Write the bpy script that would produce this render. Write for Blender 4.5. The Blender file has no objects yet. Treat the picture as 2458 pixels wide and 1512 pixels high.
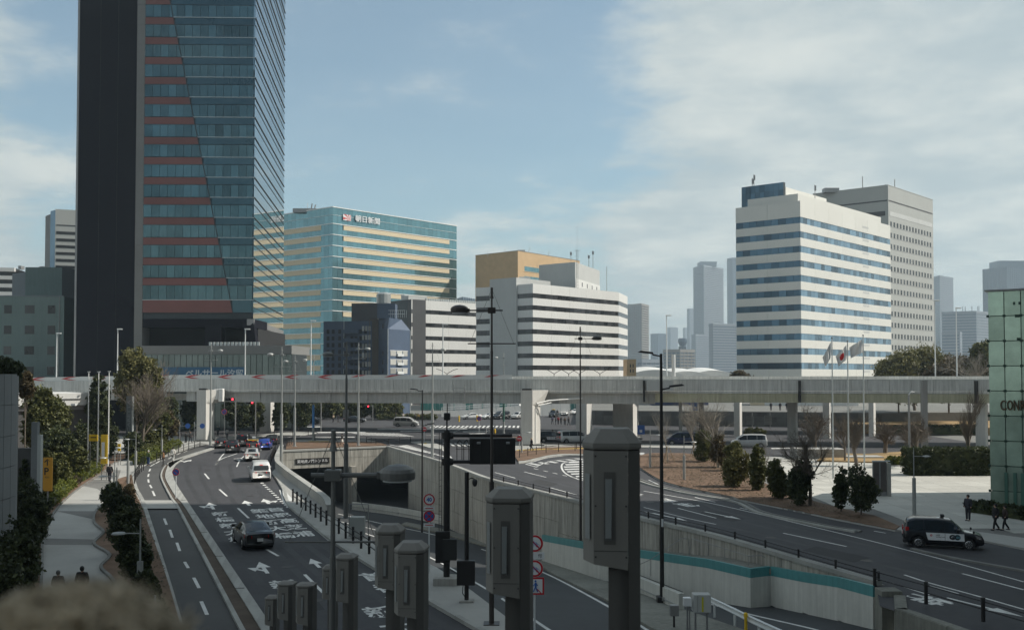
import bpy, math, random
import numpy as np
from mathutils import Vector, Matrix, geometry
R = math.radians
SC = bpy.context.scene
COL = SC.collection
random.seed(7)
# ------------------------------------------------------------------ camera
CZ = 10.2
FPX = 2390.0
TH = math.atan(68 / FPX)
cam = bpy.data.cameras.new('camera')
camo = bpy.data.objects.new('camera', cam)
COL.objects.link(camo)
camo.location = (0, 0, CZ)
camo.rotation_euler = (math.pi / 2 + TH, 0, 0)
cam.sensor_width = 36
cam.lens = 36 * FPX / 2458
cam.shift_y = 76 / 2458
cam.clip_start = 0.05
cam.clip_end = 9000
cam.dof.use_dof = True
cam.dof.focus_distance = 70
cam.dof.aperture_fstop = 3.2
SC.camera = camo
# ------------------------------------------------------------------ exposure
SC.view_settings.view_transform = 'Standard'
SC.view_settings.look = 'None'
SC.view_settings.exposure = 0.06
SC.view_settings.gamma = 1
SC.view_settings.use_curve_mapping = False
SC.cycles.max_bounces = 8
SC.cycles.volume_bounces = 0
SC.cycles.transparent_max_bounces = 8
# ------------------------------------------------------------------ sun and sky
SUN_EL, SUN_AZ = 43.0, 3.5          # elevation; degrees from +X towards +Y
sl = bpy.data.lights.new('sun', 'SUN')
sl.energy = 5.0
sl.angle = R(0.53)
sl.color = (1.0, 0.94, 0.84)
so = bpy.data.objects.new('sun', sl)
COL.objects.link(so)
sd = Vector((math.cos(R(SUN_EL)) * math.cos(R(SUN_AZ)), math.cos(R(SUN_EL)) * math.sin(R(SUN_AZ)), math.sin(R(SUN_EL))))
so.rotation_euler = sd.to_track_quat('Z', 'Y').to_euler()
W = bpy.data.worlds.new('World')
SC.world = W
W.use_nodes = True
nt = W.node_tree
for n in list(nt.nodes): nt.nodes.remove(n)
def wn(t, **k):
    n = nt.nodes.new(t)
    for a, b in k.items(): setattr(n, a, b)
    return n
def wl(a, b): nt.links.new(a, b)
def wmath(op, a, b=None, clamp=False):
    n = wn('ShaderNodeMath', operation=op, use_clamp=clamp)
    for i, v in enumerate((a, b)):
        if v is None: continue
        if isinstance(v, (int, float)): n.inputs[i].default_value = v
        else: wl(v, n.inputs[i])
    return n.outputs[0]
def wsmooth(v, a, b, lo=0.0, hi=1.0):
    n = wn('ShaderNodeMapRange', interpolation_type='SMOOTHSTEP')
    wl(v, n.inputs[0])
    for i, x in enumerate((a, b, lo, hi)): n.inputs[i + 1].default_value = x
    return n.outputs[0]
sky = wn('ShaderNodeTexSky', sky_type='NISHITA')
sky.sun_disc = False
sky.sun_elevation = R(SUN_EL)
sky.sun_rotation = R(90 - SUN_AZ)
sky.air_density = 1.0
sky.dust_density = 1.2
sky.ozone_density = 1.0
SKY_S = 0.125
bg1 = wn('ShaderNodeBackground')
hs = wn('ShaderNodeHueSaturation')
hs.inputs['Saturation'].default_value = 0.88
tn = wn('ShaderNodeMix', data_type='RGBA', blend_type='MULTIPLY')
tn.inputs['Factor'].default_value = 1.0
tn.inputs['B'].default_value = (0.86, 1.06, 1.0, 1)
wl(sky.outputs[0], tn.inputs['A'])
wl(tn.outputs['Result'], hs.inputs['Color'])
wl(hs.outputs[0], bg1.inputs[0])
bg1.inputs[1].default_value = SKY_S
tc = wn('ShaderNodeTexCoord')
sx = wn('ShaderNodeSeparateXYZ')
wl(tc.outputs['Generated'], sx.inputs[0])
X_, Y_, Z_ = sx.outputs
zc = wmath('ADD', wmath('MAXIMUM', Z_, 0.0), 0.13)
cb = wn('ShaderNodeCombineXYZ')
wl(wmath('DIVIDE', X_, zc), cb.inputs[0])
wl(wmath('DIVIDE', Y_, zc), cb.inputs[1])
def wnoise(scale, detail, rough, off):
    mp = wn('ShaderNodeMapping')
    wl(cb.outputs[0], mp.inputs[0])
    mp.inputs['Location'].default_value = off
    n = wn('ShaderNodeTexNoise')
    wl(mp.outputs[0], n.inputs['Vector'])
    n.inputs['Scale'].default_value = scale
    n.inputs['Detail'].default_value = detail
    n.inputs['Roughness'].default_value = rough
    return n.outputs[0]
big = wnoise(0.55, 3, 0.5, (1.3, 4.2, 0))
med = wnoise(1.9, 9, 0.60, (5.1, 2.2, 0))
fine = wnoise(5.5, 6, 0.6, (2.1, 8.8, 0))
# broken cloud cover: thick towards the right half of the sky, a bank on the left, a clear gap between
azr = wsmooth(X_, 0.02, 0.22)
azl = wsmooth(X_, -0.36, -0.50)
cover = wmath('ADD', wmath('MULTIPLY', azr, 0.25), wmath('MULTIPLY', azl, 0.19))
low = wsmooth(Z_, 0.24, 0.03, 0.0, 0.16)
v = wmath('ADD', wmath('ADD', wmath('MULTIPLY', big, 0.35), wmath('MULTIPLY', med, 0.62)), wmath('MULTIPLY', fine, 0.17))
v = wmath('ADD', v, wmath('ADD', cover, low))
mask = wsmooth(v, 0.575, 0.775, 0.10, 0.90)
bgc = wn('ShaderNodeBackground')
cr = wn('ShaderNodeMix', data_type='RGBA')
cr.inputs['A'].default_value = (0.48, 0.56, 0.58, 1)
cr.inputs['B'].default_value = (0.76, 0.79, 0.745, 1)
wl(wsmooth(med, 0.35, 0.7), cr.inputs['Factor'])
wl(cr.outputs['Result'], bgc.inputs[0])
bgc.inputs[1].default_value = 0.98
mx = wn('ShaderNodeMixShader')
wl(mask, mx.inputs[0]); wl(bg1.outputs[0], mx.inputs[1]); wl(bgc.outputs[0], mx.inputs[2])
wo = wn('ShaderNodeOutputWorld')
wl(mx.outputs[0], wo.inputs[0])

# ------------------------------------------------------------------ picture-to-place helpers (2458 px wide picture)
FW = Vector((0, math.cos(TH), math.sin(TH))); UP = Vector((0, -math.sin(TH), math.cos(TH))); CAM = Vector((0, 0, CZ))
def ray(x, y): return FW + Vector((1, 0, 0)) * ((x - 1229) / FPX) + UP * ((832 - y) / FPX)
def G(x, y, z=0.0):
    d = ray(x, y); t = (z - CZ) / d.z
    return CAM + d * t
def A(x, y, Y):
    d = ray(x, y)
    return CAM + d * (Y / d.y)
ZR = [(20, 0.0), (32, -0.3), (45, -1.5), (58, -3.0), (75, -4.8), (91, -6.0), (110, -6.9), (140, -7.5), (400, -7.6)]
def zr(Y):
    if Y <= ZR[0][0]: return ZR[0][1]
    for (a, b), (c, d) in zip(ZR, ZR[1:]):
        if Y <= c: return b + (d - b) * (Y - a) / (c - a)
    return ZR[-1][1]
def GR(x, y, dz=0.0):
    z = -3.0
    for i in range(40):
        p = G(x, y, z); z = 0.5 * z + 0.5 * (zr(p.y) + dz)
    p = G(x, y, z); return p
# ------------------------------------------------------------------ mesh builder
class MB:
    def __init__(s): s.v = []; s.f = []
    def quad(s, a, b, c, d):
        n = len(s.v); s.v += [tuple(a), tuple(b), tuple(c), tuple(d)]; s.f.append((n, n + 1, n + 2, n + 3)); return s
    def poly(s, pts):
        n = len(s.v); s.v += [tuple(p) for p in pts]; s.f.append(tuple(range(n, n + len(pts)))); return s
    def hexa(s, p):     # 8 points: bottom 4 ccw, top 4 ccw
        n = len(s.v); s.v += [tuple(q) for q in p]
        for f in ((3, 2, 1, 0), (4, 5, 6, 7), (0, 1, 5, 4), (1, 2, 6, 5), (2, 3, 7, 6), (3, 0, 4, 7)): s.f.append(tuple(n + i for i in f))
        return s
    def box(s, x0, x1, y0, y1, z0, z1):
        return s.hexa([(x0, y0, z0), (x1, y0, z0), (x1, y1, z0), (x0, y1, z0), (x0, y0, z1), (x1, y0, z1), (x1, y1, z1), (x0, y1, z1)])
    def bevbox(s, x0, x1, y0, y1, z0, z1, b=0.02):
        st = [(b, z0), (0, z0 + b), (0, z1 - b), (b, z1)]
        n = len(s.v)
        for i, z in st: s.v += [(x0 + i, y0 + i, z), (x1 - i, y0 + i, z), (x1 - i, y1 - i, z), (x0 + i, y1 - i, z)]
        s.f.append((n + 3, n + 2, n + 1, n)); s.f.append((n + 12, n + 13, n + 14, n + 15))
        for k in range(3):
            for j in range(4):
                a = n + 4 * k + j; b2 = n + 4 * k + (j + 1) % 4
                s.f.append((a, b2, b2 + 4, a + 4))
        return s
    def tube(s, p0, p1, r0, r1=None, n=8, caps=True):
        r1 = r0 if r1 is None else r1
        p0 = Vector(p0); p1 = Vector(p1); d = (p1 - p0)
        if d.length < 1e-6: return s
        d.normalize(); a = d.orthogonal().normalized(); b = d.cross(a); k = len(s.v)
        for p, r in ((p0, r0), (p1, r1)):
            for i in range(n):
                t = 2 * math.pi * i / n; s.v.append(tuple(p + a * (r * math.cos(t)) + b * (r * math.sin(t))))
        for i in range(n): s.f.append((k + i, k + (i + 1) % n, k + n + (i + 1) % n, k + n + i))
        if caps: s.f.append(tuple(k + n - 1 - i for i in range(n))); s.f.append(tuple(k + n + i for i in range(n)))
        return s
    def path(s, pts, r, n=8):
        for a, b in zip(pts, pts[1:]): s.tube(a, b, r, r, n)
        return s
    def prism(s, poly, z0, z1):
        k = len(s.v); n = len(poly)
        s.v += [(p[0], p[1], z0) for p in poly] + [(p[0], p[1], z1) for p in poly]
        area = sum(poly[i][0] * poly[(i + 1) % n][1] - poly[(i + 1) % n][0] * poly[i][1] for i in range(n))
        tr = geometry.tessellate_polygon([[Vector((p[0], p[1], 0)) for p in poly]])
        for t in tr:
            a, b, c = t
            A2 = (poly[b][0] - poly[a][0]) * (poly[c][1] - poly[a][1]) - (poly[c][0] - poly[a][0]) * (poly[b][1] - poly[a][1])
            if A2 < 0: a, c = c, a
            s.f.append((k + n + a, k + n + b, k + n + c)); s.f.append((k + c, k + b, k + a))
        for i in range(n):
            j = (i + 1) % n
            s.f.append((k + i, k + j, k + n + j, k + n + i) if area > 0 else (k + j, k + i, k + n + i, k + n + j))
        return s
    def lathe(s, prof, n=12, c=(0, 0, 0)):
        k = len(s.v)
        for r, z in prof:
            for i in range(n):
                t = 2 * math.pi * i / n; s.v.append((c[0] + r * math.cos(t), c[1] + r * math.sin(t), c[2] + z))
        for j in range(len(prof) - 1):
            for i in range(n):
                s.f.append((k + j * n + i, k + j * n + (i + 1) % n, k + (j + 1) * n + (i + 1) % n, k + (j + 1) * n + i))
        s.f.append(tuple(k + n - 1 - i for i in range(n))); m = k + (len(prof) - 1) * n; s.f.append(tuple(m + i for i in range(n)))
        return s
    def ell(s, c, r, nu=12, nv=8):
        k = len(s.v)
        for j in range(nv + 1):
            ph = math.pi * j / nv
            for i in range(nu):
                t = 2 * math.pi * i / nu
                s.v.append((c[0] + r[0] * math.sin(ph) * math.cos(t), c[1] + r[1] * math.sin(ph) * math.sin(t), c[2] - r[2] * math.cos(ph)))
        for j in range(nv):
            for i in range(nu): s.f.append((k + j * nu + i, k + j * nu + (i + 1) % nu, k + (j + 1) * nu + (i + 1) % nu, k + (j + 1) * nu + i))
        return s
    def tf(s, m):
        s.v = [tuple(m @ Vector(p)) for p in s.v]; return s
    def mesh(s, name, mat, off=None, smooth=False):
        me = bpy.data.meshes.new(name)
        v = s.v if off is None else [(p[0] - off[0], p[1] - off[1], p[2] - off[2]) for p in s.v]
        me.from_pydata(v, [], s.f); me.validate()
        if mat: me.materials.append(mat)
        if smooth:
            me.polygons.foreach_set('use_smooth', [True] * len(me.polygons))
        return me
OFF = {}
def link(o, parent=None):
    COL.objects.link(o)
    if parent: o.parent = parent
    return o
def ob(name, mb, mat, parent=None, label=None, cat=None, kind=None, group=None, smooth=False, loc=None, rz=0):
    off = OFF.get(parent.name) if parent else None
    me = mb if isinstance(mb, bpy.types.Mesh) else mb.mesh(name, mat, off, smooth)
    o = bpy.data.objects.new(name, me); link(o, parent)
    if loc is not None: o.location = loc if off is None else (loc[0] - off[0], loc[1] - off[1], loc[2] - off[2])
    if rz: o.rotation_euler = (0, 0, rz)
    tag(o, label, cat, kind, group); return o
def tag(o, label=None, cat=None, kind=None, group=None):
    if label: o['label'] = label
    if cat: o['category'] = cat
    if kind: o['kind'] = kind
    if group: o['group'] = group
    return o
def thing(name, label, cat, loc=(0, 0, 0), rz=0, group=None, world=False):
    o = bpy.data.objects.new(name, None); link(o); o.location = loc; o.rotation_euler = (0, 0, rz)
    o.empty_display_size = 0.2
    if world: OFF[o.name] = tuple(loc)
    return tag(o, label, cat, None, group)
CH = {}
def copy_tree(o, parent=None):
    if not CH:
        for q in bpy.data.objects:
            if q.parent: CH.setdefault(q.parent.name, []).append(q)
    c = o.copy(); COL.objects.link(c)
    if parent: c.parent = parent
    for q in CH.get(o.name, []): copy_tree(q, c)
    return c
def dup(o, loc, rz=0, label=None, group=None, scale=None):
    CH.clear(); c = copy_tree(o); c.location = loc; c.rotation_euler = (0, 0, rz)
    if scale: c.scale = scale if isinstance(scale, tuple) else (scale,) * 3
    if label: c['label'] = label
    if group: c['group'] = group
    return c
# ------------------------------------------------------------------ materials
MATS = {}
def M(name, col, rough=0.7, metal=0.0, var=0.12, scale=2.0, bump=0.0, bscale=20, spec=0.5, objvar=0.0, streak=0.0, coat=0.0, emit=None, wave=0.0, fine=0.0, world=False):
    if name in MATS: return MATS[name]
    m = bpy.data.materials.new(name); m.use_nodes = True; t = m.node_tree; nd = t.nodes; lk = t.links.new
    b = nd['Principled BSDF']; b.inputs['Roughness'].default_value = rough; b.inputs['Metallic'].default_value = metal
    b.inputs['Specular IOR Level'].default_value = spec; b.inputs['Coat Weight'].default_value = coat
    b.inputs['Base Color'].default_value = (*col, 1)
    if emit: b.inputs['Emission Color'].default_value = (*emit[0], 1); b.inputs['Emission Strength'].default_value = emit[1]
    g = nd.new('ShaderNodeNewGeometry'); tcn = nd.new('ShaderNodeTexCoord')
    co = g.outputs['Position'] if world else tcn.outputs['Object']
    val = None
    def nz(sc, det, ro, vec=None, st=None):
        n = nd.new('ShaderNodeTexNoise'); n.inputs['Scale'].default_value = sc; n.inputs['Detail'].default_value = det; n.inputs['Roughness'].default_value = ro
        if st:
            mp = nd.new('ShaderNodeMapping'); mp.inputs['Scale'].default_value = st; lk(co, mp.inputs[0]); lk(mp.outputs[0], n.inputs['Vector'])
        else: lk(co, n.inputs['Vector'])
        return n.outputs[0]
    def mt(op, a, b2=None, cl=False):
        n = nd.new('ShaderNodeMath'); n.operation = op; n.use_clamp = cl
        for i, v in enumerate((a, b2)):
            if v is None: continue
            if isinstance(v, (int, float)): n.inputs[i].default_value = v
            else: lk(v, n.inputs[i])
        return n.outputs[0]
    def add(cur, src, amp):     # cur + (src-.5)*2*amp
        d = mt('MULTIPLY', mt('SUBTRACT', src, 0.5), 2 * amp)
        return d if cur is None else mt('ADD', cur, d)
    if var: val = add(val, nz(scale * 0.25, 5, 0.6), var * 1.8); val = add(val, nz(scale * 3, 5, 0.7), var)
    if fine: val = add(val, nz(60, 2, 0.6), fine)
    if streak: val = add(val, nz(1.0, 6, 0.65, st=(3.5, 3.5, 0.22)), streak * 2.2); val = add(val, nz(1.0, 4, 0.6, st=(7, 7, 0.5)), streak * .5)
    if objvar:
        oi = nd.new('ShaderNodeObjectInfo'); r = mt('FRACT', mt('ADD', oi.outputs['Random'], g.outputs['Random Per Island']))
        val = add(val, r, objvar)
    if val is not None:
        hsn = nd.new('ShaderNodeHueSaturation'); hsn.inputs['Color'].default_value = (*col, 1)
        lk(mt('MAXIMUM', mt('ADD', val, 1.0), 0.05), hsn.inputs['Value']); lk(hsn.outputs[0], b.inputs['Base Color'])
        if rough > 0.3:
            lk(mt('ADD', mt('MULTIPLY', val, -0.25), rough, True), b.inputs['Roughness'])
    if bump or wave:
        bn = nd.new('ShaderNodeBump'); bn.inputs['Strength'].default_value = bump or wave; bn.inputs['Distance'].default_value = 0.02 if bump else 0.06
        lk(nz(bscale, 4 if bump else 1, 0.6), bn.inputs['Height']); lk(bn.outputs[0], b.inputs['Normal'])
    MATS[name] = m; return m
def leafmat(name, c1, c2, c3, trans=0.25):
    m = bpy.data.materials.new(name); m.use_nodes = True; t = m.node_tree; nd = t.nodes; lk = t.links.new
    for n in list(nd): nd.remove(n)
    g = nd.new('ShaderNodeNewGeometry'); cr = nd.new('ShaderNodeValToRGB'); e = cr.color_ramp.elements
    e[0].color = (*c1, 1); e[1].color = (*c3, 1); e.new(0.5).color = (*c2, 1)
    n = nd.new('ShaderNodeTexNoise'); n.inputs['Scale'].default_value = 1.1; n.inputs['Detail'].default_value = 3; lk(g.outputs['Position'], n.inputs['Vector'])
    a = nd.new('ShaderNodeMath'); a.operation = 'MULTIPLY_ADD'; lk(g.outputs['Random Per Island'], a.inputs[0]); a.inputs[1].default_value = 0.6
    s = nd.new('ShaderNodeMath'); s.operation = 'SUBTRACT'; lk(n.outputs[0], s.inputs[0]); s.inputs[1].default_value = 0.3; lk(s.outputs[0], a.inputs[2])
    lk(a.outputs[0], cr.inputs[0])
    d = nd.new('ShaderNodeBsdfPrincipled'); d.inputs['Roughness'].default_value = 0.55; d.inputs['Specular IOR Level'].default_value = 0.35; lk(cr.outputs[0], d.inputs['Base Color'])
    tr = nd.new('ShaderNodeBsdfTranslucent'); lk(cr.outputs[0], tr.inputs[0]); mxn = nd.new('ShaderNodeMixShader'); mxn.inputs[0].default_value = trans
    lk(d.outputs[0], mxn.inputs[1]); lk(tr.outputs[0], mxn.inputs[2]); o = nd.new('ShaderNodeOutputMaterial'); lk(mxn.outputs[0], o.inputs[0]); return m
m_asph = M('asphalt', (0.047, 0.047, 0.052), 0.85, var=0.2, scale=0.5, bump=0.35, bscale=45, fine=0.22, world=True)
m_asph2 = M('asphalt_cycle_lane', (0.074, 0.074, 0.073), 0.88, var=0.14, scale=0.6, bump=0.3, bscale=45, fine=0.2, world=True)
m_asphd = M('asphalt_underpass', (0.040, 0.043, 0.046), 0.8, var=0.14, scale=0.6, bump=0.3, bscale=45, fine=0.2, world=True)
m_pave = M('pavement_concrete', (0.36, 0.355, 0.335), 0.85, var=0.12, scale=0.7, bump=0.2, bscale=30, fine=0.1, world=True)
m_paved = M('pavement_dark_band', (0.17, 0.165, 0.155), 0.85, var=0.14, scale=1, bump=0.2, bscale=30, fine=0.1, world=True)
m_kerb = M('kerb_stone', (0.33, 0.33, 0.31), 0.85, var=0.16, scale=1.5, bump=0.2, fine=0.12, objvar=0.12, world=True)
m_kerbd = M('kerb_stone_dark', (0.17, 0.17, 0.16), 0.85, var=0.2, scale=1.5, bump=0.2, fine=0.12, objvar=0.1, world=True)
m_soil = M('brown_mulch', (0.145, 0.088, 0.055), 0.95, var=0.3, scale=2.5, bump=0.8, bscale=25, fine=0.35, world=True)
m_dry = M('dry_lawn', (0.30, 0.20, 0.09), 0.95, var=0.2, scale=2, bump=0.6, bscale=30, fine=0.3, world=True)
m_ground = M('ground_concrete', (0.16, 0.16, 0.15), 0.9, var=0.2, scale=0.4, fine=0.1, world=True)
m_plaza = M('plaza_stone', (0.46, 0.45, 0.41), 0.8, var=0.12, scale=0.5, fine=0.08, objvar=0.1, world=True)
m_conc = M('concrete', (0.36, 0.35, 0.325), 0.88, var=0.12, scale=0.8, streak=0.18, bump=0.15, bscale=12, fine=0.06, world=True)
m_concw = M('stained_wall_concrete', (0.34, 0.325, 0.29), 0.9, var=0.16, scale=0.8, streak=0.42, bump=0.2, bscale=12, fine=0.06, objvar=0.06, world=True)
m_concd = M('weathered_concrete_green', (0.19, 0.19, 0.165), 0.9, var=0.3, scale=0.8, streak=0.2, bump=0.2, bscale=10, fine=0.1, world=True)
m_via = M('viaduct_concrete', (0.53, 0.53, 0.505), 0.85, var=0.1, scale=0.5, streak=0.26, objvar=0.08, world=True)
m_gird = M('viaduct_girder_paint', (0.40, 0.40, 0.38), 0.7, var=0.12, scale=0.6, streak=0.18, objvar=0.04, world=True)
m_girdy = M('girder_yellowish_paint', (0.42, 0.40, 0.28), 0.75, var=0.14, scale=0.6, streak=0.22, objvar=0.05, world=True)
m_pier = M('pier_paint', (0.55, 0.54, 0.51), 0.8, var=0.08, scale=0.8, streak=0.1, world=True)
m_mark = M('road_paint', (0.62, 0.62, 0.60), 0.7, var=0.26, scale=4, fine=0.3, world=True)
m_marky = M('yellow_paint', (0.55, 0.38, 0.08), 0.7, var=0.15, scale=2, world=True)
m_red = M('red_panel', (0.50, 0.05, 0.05), 0.6, var=0.1)
m_white = M('white_paint', (0.75, 0.75, 0.73), 0.55, var=0.06, streak=0.04)
m_whites = M('white_steel', (0.62, 0.64, 0.64), 0.45, var=0.08)
m_blk = M('black_steel', (0.022, 0.020, 0.020), 0.5, var=0.15, metal=0.2)
m_brn = M('dark_brown_steel', (0.055, 0.046, 0.042), 0.45, var=0.1, metal=0.3)
m_gry = M('grey_steel', (0.27, 0.27, 0.27), 0.45, var=0.12, metal=0.35)
m_grys = M('grey_painted_steel', (0.33, 0.34, 0.33), 0.5, var=0.1, metal=0.2)
m_grn = M('green_painted_steel', (0.05, 0.13, 0.10), 0.5, var=0.12)
m_teal = M('teal_panel', (0.075, 0.26, 0.27), 0.5, var=0.14, scale=0.8, streak=0.12, world=True)
m_wallw = M('whitewashed_panel', (0.56, 0.56, 0.52), 0.75, var=0.1, scale=0.8, streak=0.12, objvar=0.05, world=True)
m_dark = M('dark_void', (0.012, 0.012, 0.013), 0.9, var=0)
m_rub = M('tyre_rubber', (0.018, 0.018, 0.018), 0.85, var=0.1)
m_rim = M('alloy_rim', (0.5, 0.5, 0.5), 0.3, metal=0.9, var=0.1)
m_cglass = M('car_glass', (0.018, 0.022, 0.026), 0.06, spec=0.8, var=0)
m_lred = M('tail_lamp_red', (0.45, 0.02, 0.02), 0.25, var=0, emit=((1, 0.05, 0.04), 0.6))
m_lredoff = M('tail_lamp_lens', (0.40, 0.02, 0.02), 0.2, var=0)
m_lamp = M('headlamp_lens', (0.75, 0.78, 0.8), 0.12, metal=0.4, var=0)
m_sigr = M('signal_red_lit', (0.9, 0.02, 0.02), 0.3, var=0, emit=((1, 0.03, 0.05), 6))
m_orange = M('orange_sign', (0.62, 0.30, 0.02), 0.5, var=0.08)
m_yel = M('yellow_sign', (0.75, 0.48, 0.02), 0.5, var=0.08)
m_blue = M('blue_sign', (0.03, 0.12, 0.42), 0.4, var=0.05)
m_sred = M('sign_red', (0.52, 0.02, 0.03), 0.4, var=0.05)
m_swht = M('sign_white', (0.72, 0.73, 0.74), 0.4, var=0.05)
m_bark = M('tree_bark', (0.15, 0.125, 0.10), 0.95, var=0.25, scale=4, bump=0.5, bscale=14)
m_barkl = M('pale_bark', (0.29, 0.26, 0.22), 0.95, var=0.2, scale=4, bump=0.4, bscale=14)
m_wood = M('bamboo_stake', (0.26, 0.19, 0.11), 0.8, var=0.2)
m_soild = M('shaded_mulch', (0.075, 0.055, 0.040), 0.95, var=0.3, scale=2.5, bump=0.8, bscale=25, fine=0.35, world=True)  # copy of the brown mulch, darkened in colour for the shade on the strip
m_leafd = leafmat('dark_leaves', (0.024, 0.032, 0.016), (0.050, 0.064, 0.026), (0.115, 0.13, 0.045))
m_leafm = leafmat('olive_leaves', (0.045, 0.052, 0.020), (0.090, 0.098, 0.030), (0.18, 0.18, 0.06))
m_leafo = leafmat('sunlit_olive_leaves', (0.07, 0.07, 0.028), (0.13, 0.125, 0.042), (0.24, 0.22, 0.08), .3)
m_leafy = leafmat('yellow_green_leaves', (0.07, 0.085, 0.012), (0.13, 0.15, 0.02), (0.20, 0.21, 0.035))
m_leafb = leafmat('brownish_leaves', (0.05, 0.035, 0.02), (0.09, 0.07, 0.035), (0.13, 0.11, 0.05))
m_skin = M('skin', (0.42, 0.26, 0.19), 0.6, var=0.05)
m_hairk = M('black_hair', (0.012, 0.010, 0.010), 0.5, var=0.2)
# ------------------------------------------------------------------ the ground, roads and the underpass
def resample(pts, n=None, step=None):
    pts = [Vector(p) for p in pts]; L = [0]
    for a, b in zip(pts, pts[1:]): L.append(L[-1] + (b - a).length)
    if n is None: n = max(2, int(round(L[-1] / step)) + 1)
    out = []; k = 0
    for i in range(n):
        s = L[-1] * i / (n - 1)
        while k < len(L) - 2 and L[k + 1] < s: k += 1
        t = (s - L[k]) / max(1e-9, L[k + 1] - L[k]); out.append(pts[k].lerp(pts[k + 1], min(1, max(0, t))))
    return out
def smooth(pts, n=40):      # Catmull-Rom
    p = [Vector(q) for q in pts]; p = [p[0] * 2 - p[1]] + p + [p[-1] * 2 - p[-2]]; out = []
    for i in range(1, len(p) - 2):
        for k in range(8):
            t = k / 8; a, b, c, d = p[i - 1], p[i], p[i + 1], p[i + 2]
            out.append(0.5 * ((2 * b) + (c - a) * t + (2 * a - 5 * b + 4 * c - d) * t * t + (3 * b - a - 3 * c + d) * t ** 3))
    out.append(p[-2]); return resample(out, n)
def GP(px, z=0.0): return [G(x, y, z) for x, y in px]
def strip(a, b, z0, z1, n=40):      # slab between two world polylines
    a = resample(a, n); b = resample(b, n); mb = MB()
    for i in range(n - 1):
        q = [a[i], b[i], b[i + 1], a[i + 1]]
        mb.hexa([(p.x, p.y, z0) for p in q] + [(p.x, p.y, z1) for p in q])
    return mb
def flat(a, b, z, n=40):
    a = resample(a, n); b = resample(b, n); mb = MB()
    for i in range(n - 1):
        q = [a[i], b[i], b[i + 1], a[i + 1]]; q = [(p.x, p.y, z) for p in q]
        nx = (q[1][0] - q[0][0]) * (q[2][1] - q[0][1]) - (q[1][1] - q[0][1]) * (q[2][0] - q[0][0])
        mb.quad(*(q if nx > 0 else q[::-1]))
    return mb
def offset(pts, d):         # to the right of travel for d>0
    out = []
    for i, p in enumerate(pts):
        t = (pts[min(i + 1, len(pts) - 1)] - pts[max(i - 1, 0)]); t.z = 0; t.normalize(); out.append(p + Vector((t.y, -t.x, 0)) * d)
    return out
def ribbon(pts, w, dz=0.004):   # a painted line lying on its points
    mb = MB(); a = offset(pts, -w / 2); b = offset(pts, w / 2)
    for i in range(len(pts) - 1):
        q = [a[i], b[i], b[i + 1], a[i + 1]]; q = [(p.x, p.y, p.z + dz) for p in q]
        nx = (q[1][0] - q[0][0]) * (q[2][1] - q[0][1]) - (q[1][1] - q[0][1]) * (q[2][0] - q[0][0])
        mb.quad(*(q if nx > 0 else q[::-1]))
    return mb
def struct(name, mb, mat, parent=None): return ob(name, mb, mat, parent, kind=None if parent else 'structure')

# hole of the underpass (plan)
rwall_px = [(930, 1070), (1060, 1107), (1162, 1144), (1247, 1166), (1384, 1200), (1541, 1241), (1724, 1284), (2004, 1365), (2103, 1393)]
RW = smooth([G(x, y, 0.25) for x, y in rwall_px], 60)
RW = [Vector((p.x, p.y, 0)) for p in RW]
RWtail = [Vector((p.x, p.y, 0)) for p in (G(2112, 1447, 0.12), G(2276, 1500, 0.12), Vector((19.5, 33, 0)), Vector((22, 25, 0)))]
PL = G(679, 1080, 0.25); PL.z = 0; PE = RW[0].copy()
LP = [PL] + [Vector((p.x, p.y, 0)) for p in (G(668, 1100, 0.9), G(687, 1121.5, 0.9), G(735, 1155, 0.9), G(784, 1190, 0.9), G(797, 1212, 0.9))]
LI = [Vector((p.x, p.y, 0)) for p in (G(900, 1300, 0.15), G(1043, 1357, 0.15), G(1127, 1412, 0.15), G(1215, 1479, 0.15), G(1262, 1512, 0.15))]
LI += [LI[-1] + (LI[-1] - LI[-2]).normalized() * 14]
hole = LP + LI + list(reversed(RWtail)) + list(reversed(RW))
def sheet(name, outer, holes, z, mat):
    loops = [[Vector((p[0], p[1], 0)) for p in outer]] + [[Vector((p.x, p.y, 0)) for p in h] for h in holes]
    flatp = [p for l in loops for p in l]; mb = MB(); mb.v = [(p.x, p.y, z) for p in flatp]
    for t in geometry.tessellate_polygon(loops):
        a, b, c = [flatp[i] for i in t]
        mb.f.append(tuple(t) if (b - a).cross(c - a).z > 0 else tuple(reversed(t)))
    return struct(name, mb, mat)
sheet('ground', [(-3000, -3000), (3000, -3000), (3000, 6500), (-3000, 6500)], [hole], -0.02, m_ground)
roadL = GP([(441, 1101.5), (419, 1119.5), (415, 1139.7), (421, 1160), (447, 1202), (535, 1333.5), (650.6, 1507)])
roadL += [roadL[-1] + (roadL[-1] - roadL[-2]).normalized() * 22]
road = sheet('road', [(-75, 135), (-50, 128)] + [(p.x - 1, p.y) for p in roadL] + [(30, 18), (60, 18), (60, 60), (52, 100), (70, 150), (70, 262), (-110, 262)], [hole], 0.0, m_asph)
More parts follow.
